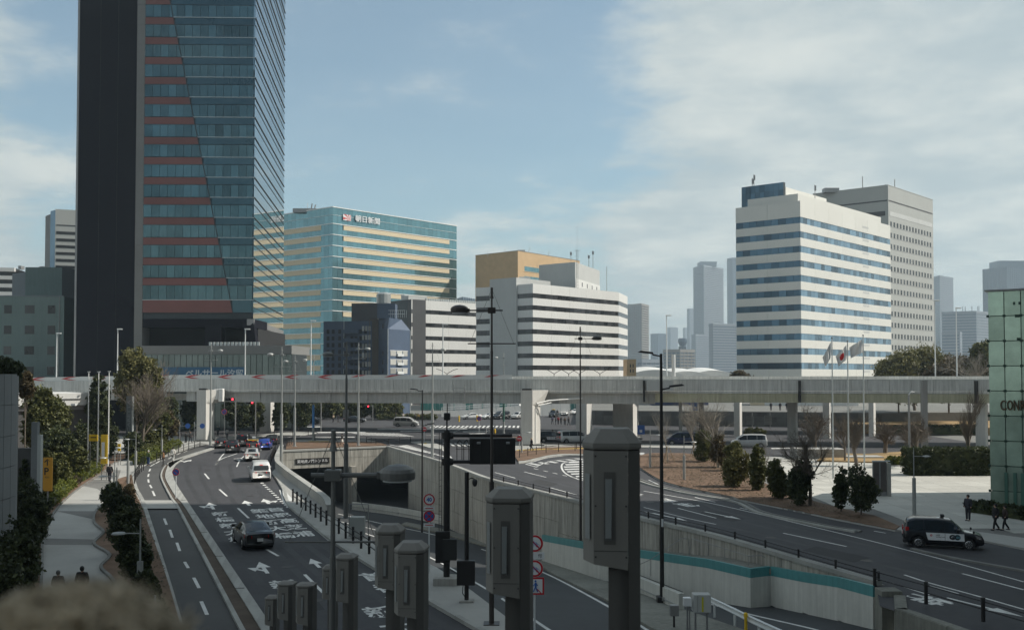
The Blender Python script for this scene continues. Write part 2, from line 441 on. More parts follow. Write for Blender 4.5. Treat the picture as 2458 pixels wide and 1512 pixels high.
# lower road in the cut
def xs(poly, Y):
    for a, b in zip(poly, poly[1:]):
        if (a.y - Y) * (b.y - Y) <= 0 and abs(a.y - b.y) > 1e-6: return a.x + (b.x - a.x) * (Y - a.y) / (b.y - a.y)
    return None
left_all = LP + LI; right_all = RW + RWtail
mb = MB(); prev = None
for i in range(0, 90):
    Y = 24.0 + i * 1.5
    if Y > 131: a, b = -33, -14
    else: a = xs(left_all, max(Y, left_all[-1].y + .01)); b = xs(right_all, max(25.01, min(Y, RW[0].y - .05)))
    if a is None: a = prev[0]
    cur = (a - 0.4, b + 0.4, Y, zr(Y))
    if prev: mb.quad((prev[0], prev[2], prev[3]), (prev[1], prev[2], prev[3]), (cur[1], cur[2], cur[3]), (cur[0], cur[2], cur[3]))
    prev = cur
underpass = struct('underpass_road', mb, m_asphd)
# near end of the cut (out of the picture): the ramp meets the street
# ---- retaining walls made of cast panels
wallback = MB()
def wall_panels(name, pts, zt, zb, side, mat, label, w=2.6, h=2.3, thick=0.5, cat='wall', skip=None):
    """panels along world polyline pts; side=+1: visible face to the left of travel"""
    th = thing(name, label, cat, tuple(pts[0]), world=True)
    L = sum((b - a).length for a, b in zip(pts, pts[1:])); n = max(1, int(L / w)); P = resample(pts, n + 1)
    back = MB()
    for i in range(n):
        a, b = P[i], P[i + 1]; d = (b - a).normalized(); nrm = Vector((-d.y, d.x, 0)) * side
        z1 = zt(a.y) if callable(zt) else zt; zc = zb(min(a.y, b.y)) if callable(zb) else zb
        if z1 - zc < 0.3: continue
        q = [a, b, b - nrm * thick, a - nrm * thick]
        q0 = [p - nrm * 0.06 for p in q[:2]] + q[2:]
        back.hexa([(p.x, p.y, zc) for p in q0] + [(p.x, p.y, z1) for p in q0])
        rows = max(1, int(round((z1 - zc) / h)))
        for r in range(rows):
            za = z1 - 0.02 - (z1 - zc) * r / rows; zbm = z1 - (z1 - zc) * (r + 1) / rows + 0.02
            if skip and skip((a + b) / 2, (za + zbm) / 2): continue
            g = 0.02; a2 = a + d * g; b2 = b - d * g; pr = random.uniform(0, .012)
            m = MB().hexa([tuple(v) for v in ((a2 - nrm * .055).to_tuple()[:2] + (zbm,), (a2 + nrm * pr).to_tuple()[:2] + (zbm,), (b2 + nrm * pr).to_tuple()[:2] + (zbm,), (b2 - nrm * .055).to_tuple()[:2] + (zbm,),
                                                (a2 - nrm * .055).to_tuple()[:2] + (za,), (a2 + nrm * pr).to_tuple()[:2] + (za,), (b2 + nrm * pr).to_tuple()[:2] + (za,), (b2 - nrm * .055).to_tuple()[:2] + (za,))])
            if side > 0: m.f = [tuple(reversed(f)) for f in m.f]
            ob('wall_panel', m, mat, th)
    ob('wall_core', back, mat, th)
    return th
# long retaining wall on the right of the cut. travel goes from the portal towards the camera; the cut lies on its right
RW1 = [p for p in RW]
# the mouth of the right bore cuts the first metres of this wall
sE = PE; mouthR = None
for i, p in enumerate(RW):
    if (p - PE).length > 11.5: mouthR = i; break
tw = wall_panels('retaining_wall', RW[mouthR:], 0.02, lambda y: zr(y) - 0.4, -1, m_concw, 'tall stained concrete retaining wall curving down the right side of the tunnel ramp')
# coping
a = offset(RW, -0.35); b = offset(RW, 0.12)
ob('coping', strip(a, b, 0.022, 0.25, 60), m_kerb, tw)
fw = wall_panels('portal_wing_wall', RW[:mouthR + 1], 0.018, -3.3, -1, m_concw, 'concrete wall over the right tunnel mouth beyond the angled corner of the portal')
# portal wall
d = (PE - PL); Lp = d.length; du = d / Lp; nr = Vector((du.y, -du.x, 0))
pt = thing('tunnel_portal', 'concrete tunnel portal with two dark mouths and a black name board', 'tunnel portal', tuple(PL), world=True)
def pw(s0, s1, z0, z1, t0, t1, mb=None):
    mb = mb or MB(); q = [PL + du * s0 + nr * t1, PL + du * s1 + nr * t1, PL + du * s1 + nr * t0, PL + du * s0 + nr * t0]
    return mb.hexa([(p.x, p.y, z0) for p in q] + [(p.x, p.y, z1) for p in q])
def s_of(px):           # along the portal at picture column px
    r = ray(px, 1100); k = r.x / r.y; return (k * PL.y - PL.x) / (du.x - k * du.y)
sa, sb, sc2 = s_of(690), s_of(838), s_of(851)
core = MB(); pw(0, sa, -8, 0.02, -0.8, 0, core); pw(sa, sb, -2.3, 0.02, -0.8, 0, core); pw(sb, sc2, -8, 0.02, -0.8, 0, core); pw(sc2, Lp, -3.5, 0.02, -0.8, 0, core)
ob('wall_core', core, m_concw, pt)
npn = 12
for i in range(npn):
    s0 = Lp * i / npn + .02; s1 = Lp * (i + 1) / npn - .02
    ob('wall_panel', pw(s0, s1, -2.28 if s1 < sb else -3.48, -1.15, 0.0, 0.05), m_concw, pt)
    ob('wall_panel', pw(s0, s1, -1.11, 0.01, 0.0, 0.05), m_concw, pt)
ob('coping', pw(-0.3, Lp + 0.1, 0.024, 0.25, -0.5, 0.14), m_kerb, pt)
ob('portal_pier', pw(sb + .02, sc2 - .02, -7.9, -2.32, 0.0, 0.9), m_concw, pt)
# name board
nb = ob('name_board', pw(s_of(709), s_of(790), -1.72, -0.98, 0.06, 0.14), m_blk, pt)
# the bores behind
bore = MB(); dn = -nr
def bq(s, t, z): p = PL + du * s + dn * t; return (p.x, p.y, z)
for (s0, s1, zt) in ((sa, sb, -2.3), (sc2, Lp + 9, -3.4)):
    bore.quad(bq(s0, .8, -8), bq(s0, .8, zt), bq(s0, 60, zt), bq(s0, 60, -8)); bore.quad(bq(s1, .8, -8), bq(s1, 60, -8), bq(s1, 60, zt), bq(s1, .8, zt))
    bore.quad(bq(s0, .8, zt), bq(s1, .8, zt), bq(s1, 60, zt), bq(s0, 60, zt)); bore.quad(bq(s0, .8, -7.7), bq(s0, 60, -7.7), bq(s1, 60, -7.7), bq(s1, .8, -7.7))
    bore.quad(bq(s0, 60, -8), bq(s0, 60, zt), bq(s1, 60, zt), bq(s1, 60, -8))
ob('tunnel_bore', bore, M('tunnel_lining', (0.06, 0.06, 0.058), 0.9), pt)
wb = MB(); p0 = RW[mouthR]; wb.hexa([(p0.x - .1, p0.y, -8.2), (p0.x + .5, p0.y + .3, -8.2), (p0.x + 2, p0.y + 22, -8.2), (p0.x + 1.4, p0.y + 22, -8.2), (p0.x - .1, p0.y, -3.3), (p0.x + .5, p0.y + .3, -3.3), (p0.x + 2, p0.y + 22, -3.3), (p0.x + 1.4, p0.y + 22, -3.3)])
ob('tunnel_side_wall', wb, m_concw, pt)
# left wall of the cut (seen only edge-on from here)
wall_panels('cut_side_wall', LP[1:] + LI, -0.02, lambda y: zr(y) - 0.4, 1, m_concw, 'concrete side wall of the ramp below the guard post walkway', w=5, h=8)
# parapet along the main road
par = thing('road_parapet', 'low concrete parapet curving between the main road and the tunnel ramp', 'parapet', tuple(LP[0]), world=True)
pp = smooth(LP, 30); pcore = strip(offset(pp, -0.0), offset(pp, 0.32), 0.0, 0.72, 30)
PPn = resample(pp, 27)
for i in range(26):
    a, b = PPn[i], PPn[i + 1]; dd = (b - a).normalized(); nn = Vector((dd.y, -dd.x, 0)); a = a + dd * .015; b = b - dd * .015
    q = [a + nn * .36, b + nn * .36, b - nn * .04, a - nn * .04]
    ob('parapet_block', MB().hexa([(p.x, p.y, 0.0) for p in q][::-1] + [(p.x, p.y, 0.86) for p in q][::-1]), m_conc, par)
ob('coping', strip(offset(pp, -0.1), offset(pp, 0.42), 0.862, 0.93, 30), m_kerb, par)
# ---- median barrier in the cut
mbt = [GR(x, y, 1.0) for x, y in [(847, 1204), (958, 1218), (1060, 1237), (1162, 1257), (1300, 1299), (1395, 1329), (1542, 1387), (1636, 1424)]]
mb_pts = smooth(mbt, 50)
md = thing('median_barrier', 'whitewashed concrete barrier between the two ramps with a pipe along it', 'barrier', tuple(mbt[0]), world=True)
MP = resample(mb_pts, 27)
for i in range(26):
    a, b = MP[i], MP[i + 1]; dd = (b - a); dd.z = 0; dd.normalize(); nn = Vector((dd.y, -dd.x, 0)); a = a + dd * .015; b = b - dd * .015
    q = [a + nn * .15, b + nn * .15, b - nn * .15, a - nn * .15]
    ob('barrier_block', MB().hexa([(p.x, p.y, p.z - 1.25) for p in q][::-1] + [(p.x, p.y, p.z) for p in q][::-1]), m_wallw, md)
pipe = MB(); pipe.path([tuple(p + Vector((-0.2, -.05, -0.62))) for p in MP], 0.035, 6); ob('pipe', pipe, m_grys, md)
br = MB()
for p in MP[1::2]: br.box(p.x - .27, p.x - .1, p.y - .15, p.y - .02, p.z - .72, p.z - .52)
ob('pipe_bracket', br, m_grys, md)
rl = MB(); rl.path([tuple(p + Vector((0.05, 0, 0.10))) for p in MP], 0.025, 6); ob('top_cable', rl, m_blk, md)
# verge strip left of the barrier
vl = [GR(x, y, 0.1) for x, y in [(963, 1258), (1050, 1277), (1166, 1310), (1303, 1361), (1458, 1441), (1570, 1512)]]
vl2 = vl + [vl[-1] + Vector((3.5, -8, 0.0))]
vr = [GR(x, y, 0.1) for x, y in [(975, 1253), (1060, 1269), (1172, 1297), (1330, 1349), (1500, 1410), (1640, 1462), (1835, 1530)]]
vr = vr + [vr[-1] + Vector((3.5, -6, 0.0))]
def rstrip(a, b, n, up, down):
    a = resample(a, n); b = resample(b, n); mb = MB()
    for i in range(n - 1):
        q = [a[i], a[i + 1], b[i + 1], b[i]]
        mb.hexa([(p.x, p.y, zr(p.y) - down) for p in q] + [(p.x, p.y, zr(p.y) + up) for p in q])
    return mb
struct('ramp_verge', rstrip(vl2, vr, 50, 0.14, 0.3), m_concd)
# lines in the cut
def gr_line(px, w=0.15, par=underpass, n=30, name='edge_line'):
    p = smooth([GR(x, y, 0) for x, y in px], n); return ob(name, ribbon(p, w, 0.012), m_mark, par)
gr_line([(812, 1233), (915, 1256), (963, 1266), (1050, 1285), (1166, 1321), (1303, 1373), (1458, 1454), (1575, 1525)], 0.2)
gr_line([(856, 1273), (960, 1308), (1043.6, 1343), (1162.5, 1410), (1215, 1443), (1314, 1509), (1360, 1540)], 0.2)
gr_line([(812, 1250), (905, 1272)], 0.15)
gr_line([(1699, 1448), (1800, 1474), (1951, 1509), (2060, 1540)], 0.2)
# kerb of the left shoulder
# noise panel wall in front of the big wall
nwp = [(2.5, 84), (6.3, 72), (9.7, 64), (11.6, 59.5), (13.3, 55.9), (14.6, 56.6), (16.35, 50.3), (17.0, 47.2)]
nw = thing('noise_panel_wall', 'white ramp wall with a teal band along its top', 'wall', (13, 56, 0), world=True)
P2 = [Vector((x, y, 0)) for x, y in nwp]
def ztop(p): return -0.60 + 0.88 * max(0, min(1, (56.0 - p.y) / 7.5)) - 0.38 * max(0, min(1, (p.y - 57.5) / 6)) - 2.2 * max(0, (p.y - 62) / 22)
segs = []
for a, b in zip(P2, P2[1:]):
    n = max(1, int((b - a).length / 2.6))
    for i in range(n): segs.append((a.lerp(b, i / n), a.lerp(b, (i + 1) / n)))
for a, b in segs:
    dd = (b - a).normalized(); nn = Vector((dd.y, -dd.x, 0)); e = 0.004; a2 = a + dd * e; b2 = b - dd * e
    q = [a2, b2, b2 - nn * .18, a2 - nn * .18]; zb0 = zr(min(a.y, b.y)) - .3; za, zb_ = ztop(a), ztop(b); tb = 0.52
    ob('white_panel', MB().hexa([(p.x, p.y, zb0) for p in q][::-1] + [(q[3].x, q[3].y, za - tb), (q[2].x, q[2].y, zb_ - tb), (q[1].x, q[1].y, zb_ - tb), (q[0].x, q[0].y, za - tb)]), m_wallw, nw)
    ob('teal_panel', MB().hexa([(q[3].x, q[3].y, za - tb + .004), (q[2].x, q[2].y, zb_ - tb + .004), (q[1].x, q[1].y, zb_ - tb + .004), (q[0].x, q[0].y, za - tb + .004), (q[3].x, q[3].y, za), (q[2].x, q[2].y, zb_), (q[1].x, q[1].y, zb_), (q[0].x, q[0].y, za)]), m_teal, nw)
# end pier of the wall and the lower ledge
ep = G(2103, 1393, 0.25); 
ew = thing('wall_end_pier', 'concrete pier closing the white and teal ramp wall', 'pier', (17.6, 46.5, -2), world=True)
ob('shaft', MB().bevbox(17.05, 18.0, 46.2, 47.1, -3, 0.25, .02), m_concd, ew)
wall_panels('ledge_wall', [Vector((17.6, 46.2, 0)), G(2112, 1447, 0.1) * 1.0, Vector((17.6, 40.1, 0)), Vector((19.5, 33, 0)), Vector((22, 25, 0))], 0.10, -3.2, -1, m_concd, 'low dark concrete wall below the guard posts at the lower right', w=3)
# walkway ledge behind noise panels
Lw = resample([Vector((x, y, 0)) for x, y in ((2.65, 84.05), (6.45, 72.1), (9.87, 64.1), (11.78, 59.6), (13.3, 56.75), (14.78, 56.7), (16.52, 50.35), (17.15, 47.2))], step=1.2); Rr = []
for p in Lw:
    x = xs(right_all, p.y); Rr.append(Vector(((x if x is not None else p.x + 1.5) - 0.01, p.y, 0)))
lm = MB()
for i in range(len(Lw) - 1):
    if abs(Lw[i].y - Lw[i + 1].y) < .08: continue
    q = [Lw[i], Rr[i], Rr[i + 1], Lw[i + 1]]; zz = [ztop(p) - .12 for p in q]
    lm.hexa([(p.x, p.y, z - .3) for p, z in zip(q, zz)][::-1] + [(p.x, p.y, z) for p, z in zip(q, zz)][::-1])
struct('wall_ledge', lm, m_concd)
# ---- main road kerbs, cycle lane, pavements on the left
RE = roadL
bl_r = GP([(395, 1120), (388, 1131), (385, 1145), (391, 1162), (411, 1200.6), (426, 1222), (573, 1512)])
ext = lambda p, l: p + [p[-1] + (p[-1] - p[-2]).normalized() * l]
bl_r = ext(bl_r, 22)
soil_r = ext(GP([(405, 1113), (399, 1131), (396, 1145), (402, 1162), (425, 1200), (444, 1221), (623, 1512)]), 22)
soil_l = ext(GP([(400, 1117), (391.5, 1131), (389, 1145), (395, 1162), (416, 1200.6), (432, 1222), (586, 1512)]), 22)
kz = 0.15
kbig = strip(soil_r, roadL, -0.01, kz, 60)
# kerb as stones
def stones(name, a, b, n, z0, z1, mat, label, cat='kerb'):
    th = thing(name, label, cat, tuple(a[0]), world=True); A_ = resample(a, n + 1); B_ = resample(b, n + 1)
    for i in range(n):
        q = [A_[i], B_[i], B_[i + 1], A_[i + 1]]; c = (q[0] + q[1] + q[2] + q[3]) / 4
        q = [c + (p - c) * 0.994 for p in q]
        ar = (q[1] - q[0]).cross(q[2] - q[0]).z
        if ar < 0: q = q[::-1]
        ob('kerb_stone', MB().hexa([(p.x, p.y, z0) for p in q] + [(p.x, p.y, z1) for p in q]), mat, th)
    return th
sm = lambda p, n=40: smooth(p, n)
stones('kerb', sm(soil_r), sm(roadL), 80, -0.01, kz, m_kerb, 'wide pale kerb of long stones on the left edge of the main road')
stones('kerb', sm(bl_r), sm(soil_l), 80, -0.01, 0.13, m_kerb, 'narrow kerb between the cycle lane and the strip of brown mulch')
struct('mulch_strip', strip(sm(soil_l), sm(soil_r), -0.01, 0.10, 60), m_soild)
bl_l = GP([(470, 1072), (417, 1089), (383, 1102), (348, 1118), (325, 1136), (327, 1161), (336, 1186), (347, 1204), (401, 1373), (442, 1512)])
bl_l = ext(bl_l, 22)
topR = GP([(505, 1078), (441, 1099), (410, 1110), (397, 1119)])
clane = struct('cycle_lane', flat(sm(bl_l, 60), sm(topR + bl_r[1:], 60), 0.006, 60), m_asph2)
# pale kerb along the road north of the mulch strip
stones('kerb', sm(GP([(505, 1077), (441, 1097), (412, 1108), (401, 1115)])), sm(GP([(514, 1078), (448, 1100), (424, 1112), (408, 1126)])), 16, -0.01, kz, m_kerb, 'pale curved kerb at the bend of the main road beside the cycle lane')
struct('crossing_band', flat(GP([(325, 1203), (423, 1203)]), GP([(338, 1223), (428, 1223)]), 0.10, 4), m_pave)
cb_ = GP([(325, 1203), (423, 1203), (430, 1223), (338, 1223)])
stones('kerb', sm(offset(bl_l, 0.28)), sm(bl_l), 80, -0.01, 0.13, m_kerb, 'narrow kerb between the planting bed and the cycle lane')
# left pavement: one slab, path drawn on it
struct('pavement', MB().prism([(p.x, p.y) for p in (offset(sm(bl_l, 60), 0.3))] + [(-8, 5), (-120, 5), (-120, 165), (-42, 165)], -0.015, 0.11), m_pave)
path_l = GP([(330, 1092), (273.7, 1113), (253, 1131), (199, 1167), (162, 1197), (136.5, 1225), (111, 1266.5), (105, 1287), (104, 1370.5), (96, 1512)], .11)
path_r = GP([(345, 1118), (325, 1122), (294, 1124), (283, 1150), (275, 1184), (262, 1204), (233.5, 1227), (229, 1255), (252, 1278), (231, 1300), (231, 1310), (268, 1333.5), (247, 1358), (248, 1368), (273, 1391), (285, 1430), (262, 1470), (275, 1512)], .11)
bed_r = GP([(316, 1140), (326, 1186), (340, 1215), (395, 1373), (436, 1512)], .11)
# bed polygon between path_r and bike lane kerb
pr = path_r[3:] ; bedpoly = [(p.x, p.y) for p in sm(pr, 60)] + [(p.x, p.y) for p in reversed(sm(bed_r, 30))]
bed = struct('planting_bed', MB().prism(bedpoly, 0.1, 0.17), m_soil)
edg = sm(pr, 90)
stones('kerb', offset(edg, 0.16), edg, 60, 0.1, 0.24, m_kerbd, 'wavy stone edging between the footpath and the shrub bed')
# left bed
lb = [(p.x, p.y) for p in sm(path_l, 50)] + [(-40, 30), (-75, 60), (-75, 130), (-45, 128)]
struct('planting_bed', MB().prism(lb, 0.1, 0.165), m_soil)
stones('kerb', offset(sm(path_l, 60), -0.0), offset(sm(path_l, 60), 0.14), 60, 0.1, 0.2, m_kerbd, 'thin stone edging between the footpath and the left hedge bed')
# dark bands across the path
def bandpoly(px, name, mat, z=0.115, par=None):
    mb = MB().poly([tuple(p) for p in [G(x, y, z) for x, y in px]]); 
    n = (Vector(mb.v[1]) - Vector(mb.v[0])).cross(Vector(mb.v[2]) - Vector(mb.v[0]))
    if n.z < 0: mb.f = [tuple(reversed(f)) for f in mb.f]
    return ob(name, mb, mat, par, kind='structure' if par is None else None)
pav = bpy.data.objects['pavement']
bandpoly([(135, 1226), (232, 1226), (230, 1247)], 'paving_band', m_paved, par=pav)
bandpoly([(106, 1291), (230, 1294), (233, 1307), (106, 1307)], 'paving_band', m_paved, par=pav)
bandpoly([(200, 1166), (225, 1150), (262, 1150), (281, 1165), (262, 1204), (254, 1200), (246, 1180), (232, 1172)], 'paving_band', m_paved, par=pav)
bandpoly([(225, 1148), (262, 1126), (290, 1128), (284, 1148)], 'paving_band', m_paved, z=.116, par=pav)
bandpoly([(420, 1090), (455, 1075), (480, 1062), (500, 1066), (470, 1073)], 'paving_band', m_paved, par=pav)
# ---- right side: side lane, kerbs, mulch, plaza
rk = [(1480, 1128), (1541, 1157.7), (1637, 1183), (1762, 1204.5), (1823.7, 1231.8), (1964, 1262), (2056.6, 1278)]
rkw = sm(GP(rk), 50)
stones('kerb', offset(rkw, 0.22), rkw, 50, -0.01, 0.13, m_kerb, 'double kerb with a drain between the right road and its side lane')
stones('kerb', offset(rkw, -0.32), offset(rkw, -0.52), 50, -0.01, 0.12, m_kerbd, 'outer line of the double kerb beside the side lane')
struct('kerb_drain', strip(rkw, offset(rkw, -0.32), -0.01, 0.05, 50), m_kerbd)
rk2 = sm(GP([(2196, 1318), (2209, 1322), (2300, 1342), (2458, 1370.5), (2600, 1400)]), 20)
stones('kerb', offset(rk2, 0.3), rk2, 14, -0.01, 0.10, m_kerbd, 'low kerb in front of the parked black taxi on the right')
re_px = [(1480, 1095), (1541, 1128), (1587, 1155.5), (1641.7, 1171.5), (1705.5, 1185), (1762.5, 1196.5), (1777, 1201.7), (1916, 1229.5), (2004, 1248), (2149, 1275.7)]
rew = sm(GP(re_px), 60)
tail = GP([(2240, 1278), (2458, 1320), (2600, 1345)])
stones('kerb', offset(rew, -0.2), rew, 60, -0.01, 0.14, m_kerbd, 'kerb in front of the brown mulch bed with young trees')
struct('pavement', MB().prism([(p.x, p.y) for p in rew + tail] + [(62, 50), (62, 118), (30, 124), (12.5, 122)], -0.012, 0.12), m_pave)
mul = GP([(1520, 1112), (1541, 1128), (1587, 1155.5), (1641.7, 1171.5), (1705.5, 1185), (1762.5, 1196.5), (1777, 1201.7), (1916, 1229.5), (2004, 1248), (2149, 1275.7)])
mulb = GP([(2160, 1268), (2100, 1242), (2010, 1222), (1930, 1200), (1870, 1176), (1800, 1150), (1745, 1120), (1700, 1096), (1640, 1090), (1560, 1090), (1525, 1098)])
struct('mulch_bed', MB().prism([(p.x, p.y) for p in sm(mul, 40) + mulb], 0.11, 0.17), m_soil)
# plaza of slabs
px0 = G(1850, 1240).x
plz = thing('plaza_paving', 'pale stone paving of the plaza on the right', 'paving', (30, 90, 0), world=True); plz['kind'] = 'structure'; del plz['category']; del plz['label']
base = [(p.x, p.y) for p in GP([(1700, 1092), (1745, 1118), (1800, 1148), (1870, 1174), (1930, 1198), (2010, 1220), (2100, 1240), (2160, 1264), (2250, 1262), (2458, 1290), (2560, 1300)], .12)]
poly = base + [(60, 66), (60, 118), (26, 121)]
ob('paving_bed', MB().prism(poly, 0.11, 0.127), m_paved, plz)
def inside(x, y, P):
    c = False; j = len(P) - 1
    for i in range(len(P)):
        if (P[i][1] > y) != (P[j][1] > y) and x < (P[j][0] - P[i][0]) * (y - P[i][1]) / (P[j][1] - P[i][1]) + P[i][0]: c = not c
        j = i
    return c
cells = []
gx = 2.4
for i in range(-6, 30):
    for j in range(0, 34):
        x = 8 + i * gx; y = 58 + j * gx * .8
        cs = [(x, y), (x + gx, y), (x + gx, y + gx * .8), (x, y + gx * .8)]
        if all(inside(a, b, poly) for a, b in cs): cells.append((math.hypot(x, y), x, y))
cells.sort(); me = MB().box(0, gx - .03, 0, gx * .8 - .03, -0.02, 0.008).mesh('paving_slab', m_plaza)
rest = MB()
for k, (dd, x, y) in enumerate(cells):
    if k < 290: ob('paving_slab', me, None, plz, loc=(x, y, 0.14))
    else: rest.box(x, x + gx - .03, y, y + gx * .8 - .03, 0.12, 0.148)
if rest.v: ob('paving_slabs_far', rest, m_plaza, plz, kind='stuff')
struct('lawn', MB().prism([(p.x, p.y) for p in GP([(1960, 1108), (2110, 1112), (2180, 1098), (2175, 1086), (2080, 1092), (1990, 1090)], .12)], 0.11, 0.3), m_dry)
# islands and raised beds round the junction
def island(px, zt, mat, name='traffic_island', z0=-0.012, n=30):
    return struct(name, MB().prism([(p.x, p.y) for p in GP(px)], z0, zt), mat)
island([(686, 1079), (928, 1069.5), (905, 1062), (690, 1062)], .14, m_soil, 'mulch_bed')
island([(690, 1061.6), (905, 1061.6), (880, 1055), (700, 1057)], .12, m_pave, 'pavement')
island([(620, 1045.5), (700, 1037), (760, 1040), (720, 1046.5)], .13, m_kerb)
island([(540, 1058), (590, 1050), (640, 1046), (560, 1066), (515, 1076)], .12, m_pave, 'pavement')
island([(1175, 1048), (1260, 1050), (1262, 1060), (1184, 1059)], .12, m_soil, 'mulch_bed')
island([(1165, 1062), (1262, 1062), (1290, 1080), (1262, 1082), (1180, 1070)], .13, m_kerb)
island([(1236, 1083), (1300, 1076), (1400, 1073), (1480, 1078), (1480, 1095), (1400, 1091), (1330, 1092), (1262, 1106), (1243, 1108), (1236, 1098)], .14, m_soil, 'mulch_bed')
island([(1236, 1082.6), (1300, 1075.6), (1400, 1072.6), (1700, 1078), (1700, 1068), (1240, 1066)], .12, m_pave, 'pavement')
stones('kerb', sm(GP([(1480, 1096), (1400, 1092), (1330, 1093), (1262, 1107.5), (1245, 1109)])), sm(GP([(1480, 1099), (1400, 1095), (1330, 1096), (1265, 1110), (1245, 1113)])), 24, -.01, .14, m_kerb, 'pale curved kerb around the brown bed beside the expressway pier')
# island between main road and ramp (railing walkway)
MRR = GP([(653, 1136), (677, 1176), (690, 1214), (740, 1257), (794, 1301), (900, 1370), (1025, 1447), (1131, 1509)])
MRR = ext(MRR, 16)
LL = [Vector((p.x, p.y, 0)) for p in LP[1:] + LI]
struct('walkway', strip(MRR, LL[:], -0.012, 0.14, 60), m_pave)
stones('kerb', sm(MRR, 50), offset(sm(MRR, 50), -0.25), 80, -0.01, 0.16, m_kerb, 'long kerb on the right edge of the main road beside the guard posts')
# ------------------------------------------------------------------ lettering and road paint
_tc = {}
def text_mesh(body, bold=0.0, extrude=0.0):
    """mesh of the lettering scaled to its own box: returns (verts, faces, aspect)"""
    key = (body, bold)
    if key in _tc: return _tc[key]
    cu = bpy.data.curves.new('t', 'FONT'); cu.body = body; cu.offset = bold; cu.resolution_u = 3; cu.fill_mode = 'FRONT'
    o = bpy.data.objects.new('t', cu); COL.objects.link(o); dg = bpy.context.evaluated_depsgraph_get(); dg.update()
    me = bpy.data.meshes.new_from_object(o.evaluated_get(dg)); V = [v.co.copy() for v in me.vertices]; Fc = [tuple(p.vertices) for p in me.polygons]
    bpy.data.objects.remove(o); bpy.data.curves.remove(cu); bpy.data.meshes.remove(me)
    x0 = min(v.x for v in V); x1 = max(v.x for v in V); y0 = min(v.y for v in V); y1 = max(v.y for v in V)
    V = [((v.x - x0) / (x1 - x0), (v.y - y0) / (y1 - y0)) for v in V]
    _tc[key] = (V, Fc, (x1 - x0) / (y1 - y0)); return _tc[key]
def text_on(body, o, ux, uy, bold=0.0, depth=None):
    """lettering filling the parallelogram o + ux, uy; depth vector gives it thickness"""
    V, Fc, asp = text_mesh(body, bold); o = Vector(o); ux = Vector(ux); uy = Vector(uy); mb = MB()
    n = ux.cross(uy)
    mb.v = [tuple(o + ux * a + uy * b) for a, b in V]; mb.f = list(Fc)
    if depth is not None:
        k = len(mb.v); dv = Vector(depth); mb.v = [tuple(Vector(p) + dv) for p in mb.v] + mb.v
        ed = {}
        for f in Fc:
            for i in range(len(f)):
                e = (f[i], f[(i + 1) % len(f)]); ed[e] = ed.get(e, 0) + 1
        for (a, b) in list(ed):
            if (b, a) not in ed: mb.f.append((a + k, b + k, b, a))
    return mb
MZ = 0.005
def dash(x0, y0, x1, y1, w=0.15, name='lane_dash', par=None, z=MZ, mat=None):
    a, b = G(x0, y0), G(x1, y1); n = max(2, int((b - a).length / 3) + 1)
    return ob(name, ribbon(resample([a, b], n), w, z), mat or m_mark, par or road)
def line(px, w=0.15, name='edge_line', par=None, z=MZ, n=None):
    p = smooth(GP(px), n or 24) if len(px) > 2 else resample(GP(px), 6)
    return ob(name, ribbon(p, w, z), m_mark, par or road)
def pq(px, name='painted_bar', mat=None, z=MZ, par=None): return bandpoly(px, name, mat or m_mark, z, par or road)
# main road
for d_ in [(491, 1136, 501.5, 1149), (616 / 1.0, 1139, 630, 1155), (571, 1219, 597, 1243), (526.5, 1174, 545, 1190.5), (731, 1378, 776, 1422), (640, 1318, 668, 1334)]: dash(*d_, w=0.17)
line([(667 - 49, 1109), (560 - 22, 1088), (530, 1097), (517, 1116)][1:], 0.15, 'lane_line')
line([(568, 1120), (577, 1102), (590, 1092)], 0.15, 'lane_line')
line([(517.5, 1116), (530, 1102), (569, 1088)], 0.15, 'lane_line')
for k in range(13):
    t = k / 12; x = 628 + (690 - 628) * t + 8 * math.sin(t * 3) * 0; y = 1158 + (1216 - 1158) * t
    dash(x, y, x + 2.3, y + 2.0, 0.28, 'guide_dot')
line([(738 * 1.0 - 66, 1175), (684, 1208), (700, 1222), (790, 1297)], 0.15)
pq([(845 - 167.5, 1171), (687 + 20, 1202), (686, 1202), (679, 1186)], 'painted_gore', m_mark, z=.15)
# characters: each drawn in a frame that follows the lane
LD = (G(570, 1219) - G(671, 1334)).normalized()      # away along the lanes
def lane_chars(body, x, y, n0, w=1.55, h=2.0, gap=0.65, dirv=None):
    """column of characters; first sits farthest away; (x, y) is the picture place of the first one's far left corner"""
    p = G(x, y); dv = dirv or LD; sv = Vector((dv.y, -dv.x, 0))
    for i, c in enumerate(body):
        o = p - dv * ((h + gap) * i + h)
        ob('road_character', text_on(c, o + Vector((0, 0, MZ)), sv * w, dv * h, bold=0.022), m_mark, road)
def arrow(x, y, dv=None, kind='s', L=4.2, s=1.0, flip=1):
    """straight or turning arrow, tip at the picture point, built of flat pieces"""
    p = G(x, y); dv = dv or LD; sv = Vector((dv.y, -dv.x, 0)) * flip
    def P(a, b): q = p - dv * a * s + sv * b * s; return (q.x, q.y, MZ)
    mb = MB()
    def add(pts):
        q = [P(*t) for t in pts]; nrm = (Vector(q[1]) - Vector(q[0])).cross(Vector(q[2]) - Vector(q[0])).z
        mb.poly(q if nrm > 0 else q[::-1])
    add([(0, 0), (2.0, -0.45), (2.0, 0.45)]); add([(2.0, -0.12), (L, -0.12), (L, 0.12), (2.0, 0.12)])
    if kind != 's':
        add([(L * .82, -0.12), (L * .66, -0.5), (L * .58, -0.42), (L * .68, -0.12)]); add([(L * .46, -0.95), (L * .50, -0.25), (L * .78, -0.62)])
    return ob('lane_arrow', mb, m_mark, road)
lane_chars('新橋新大橋', 505, 1229, 0, w=1.28, h=2.3, gap=.78)
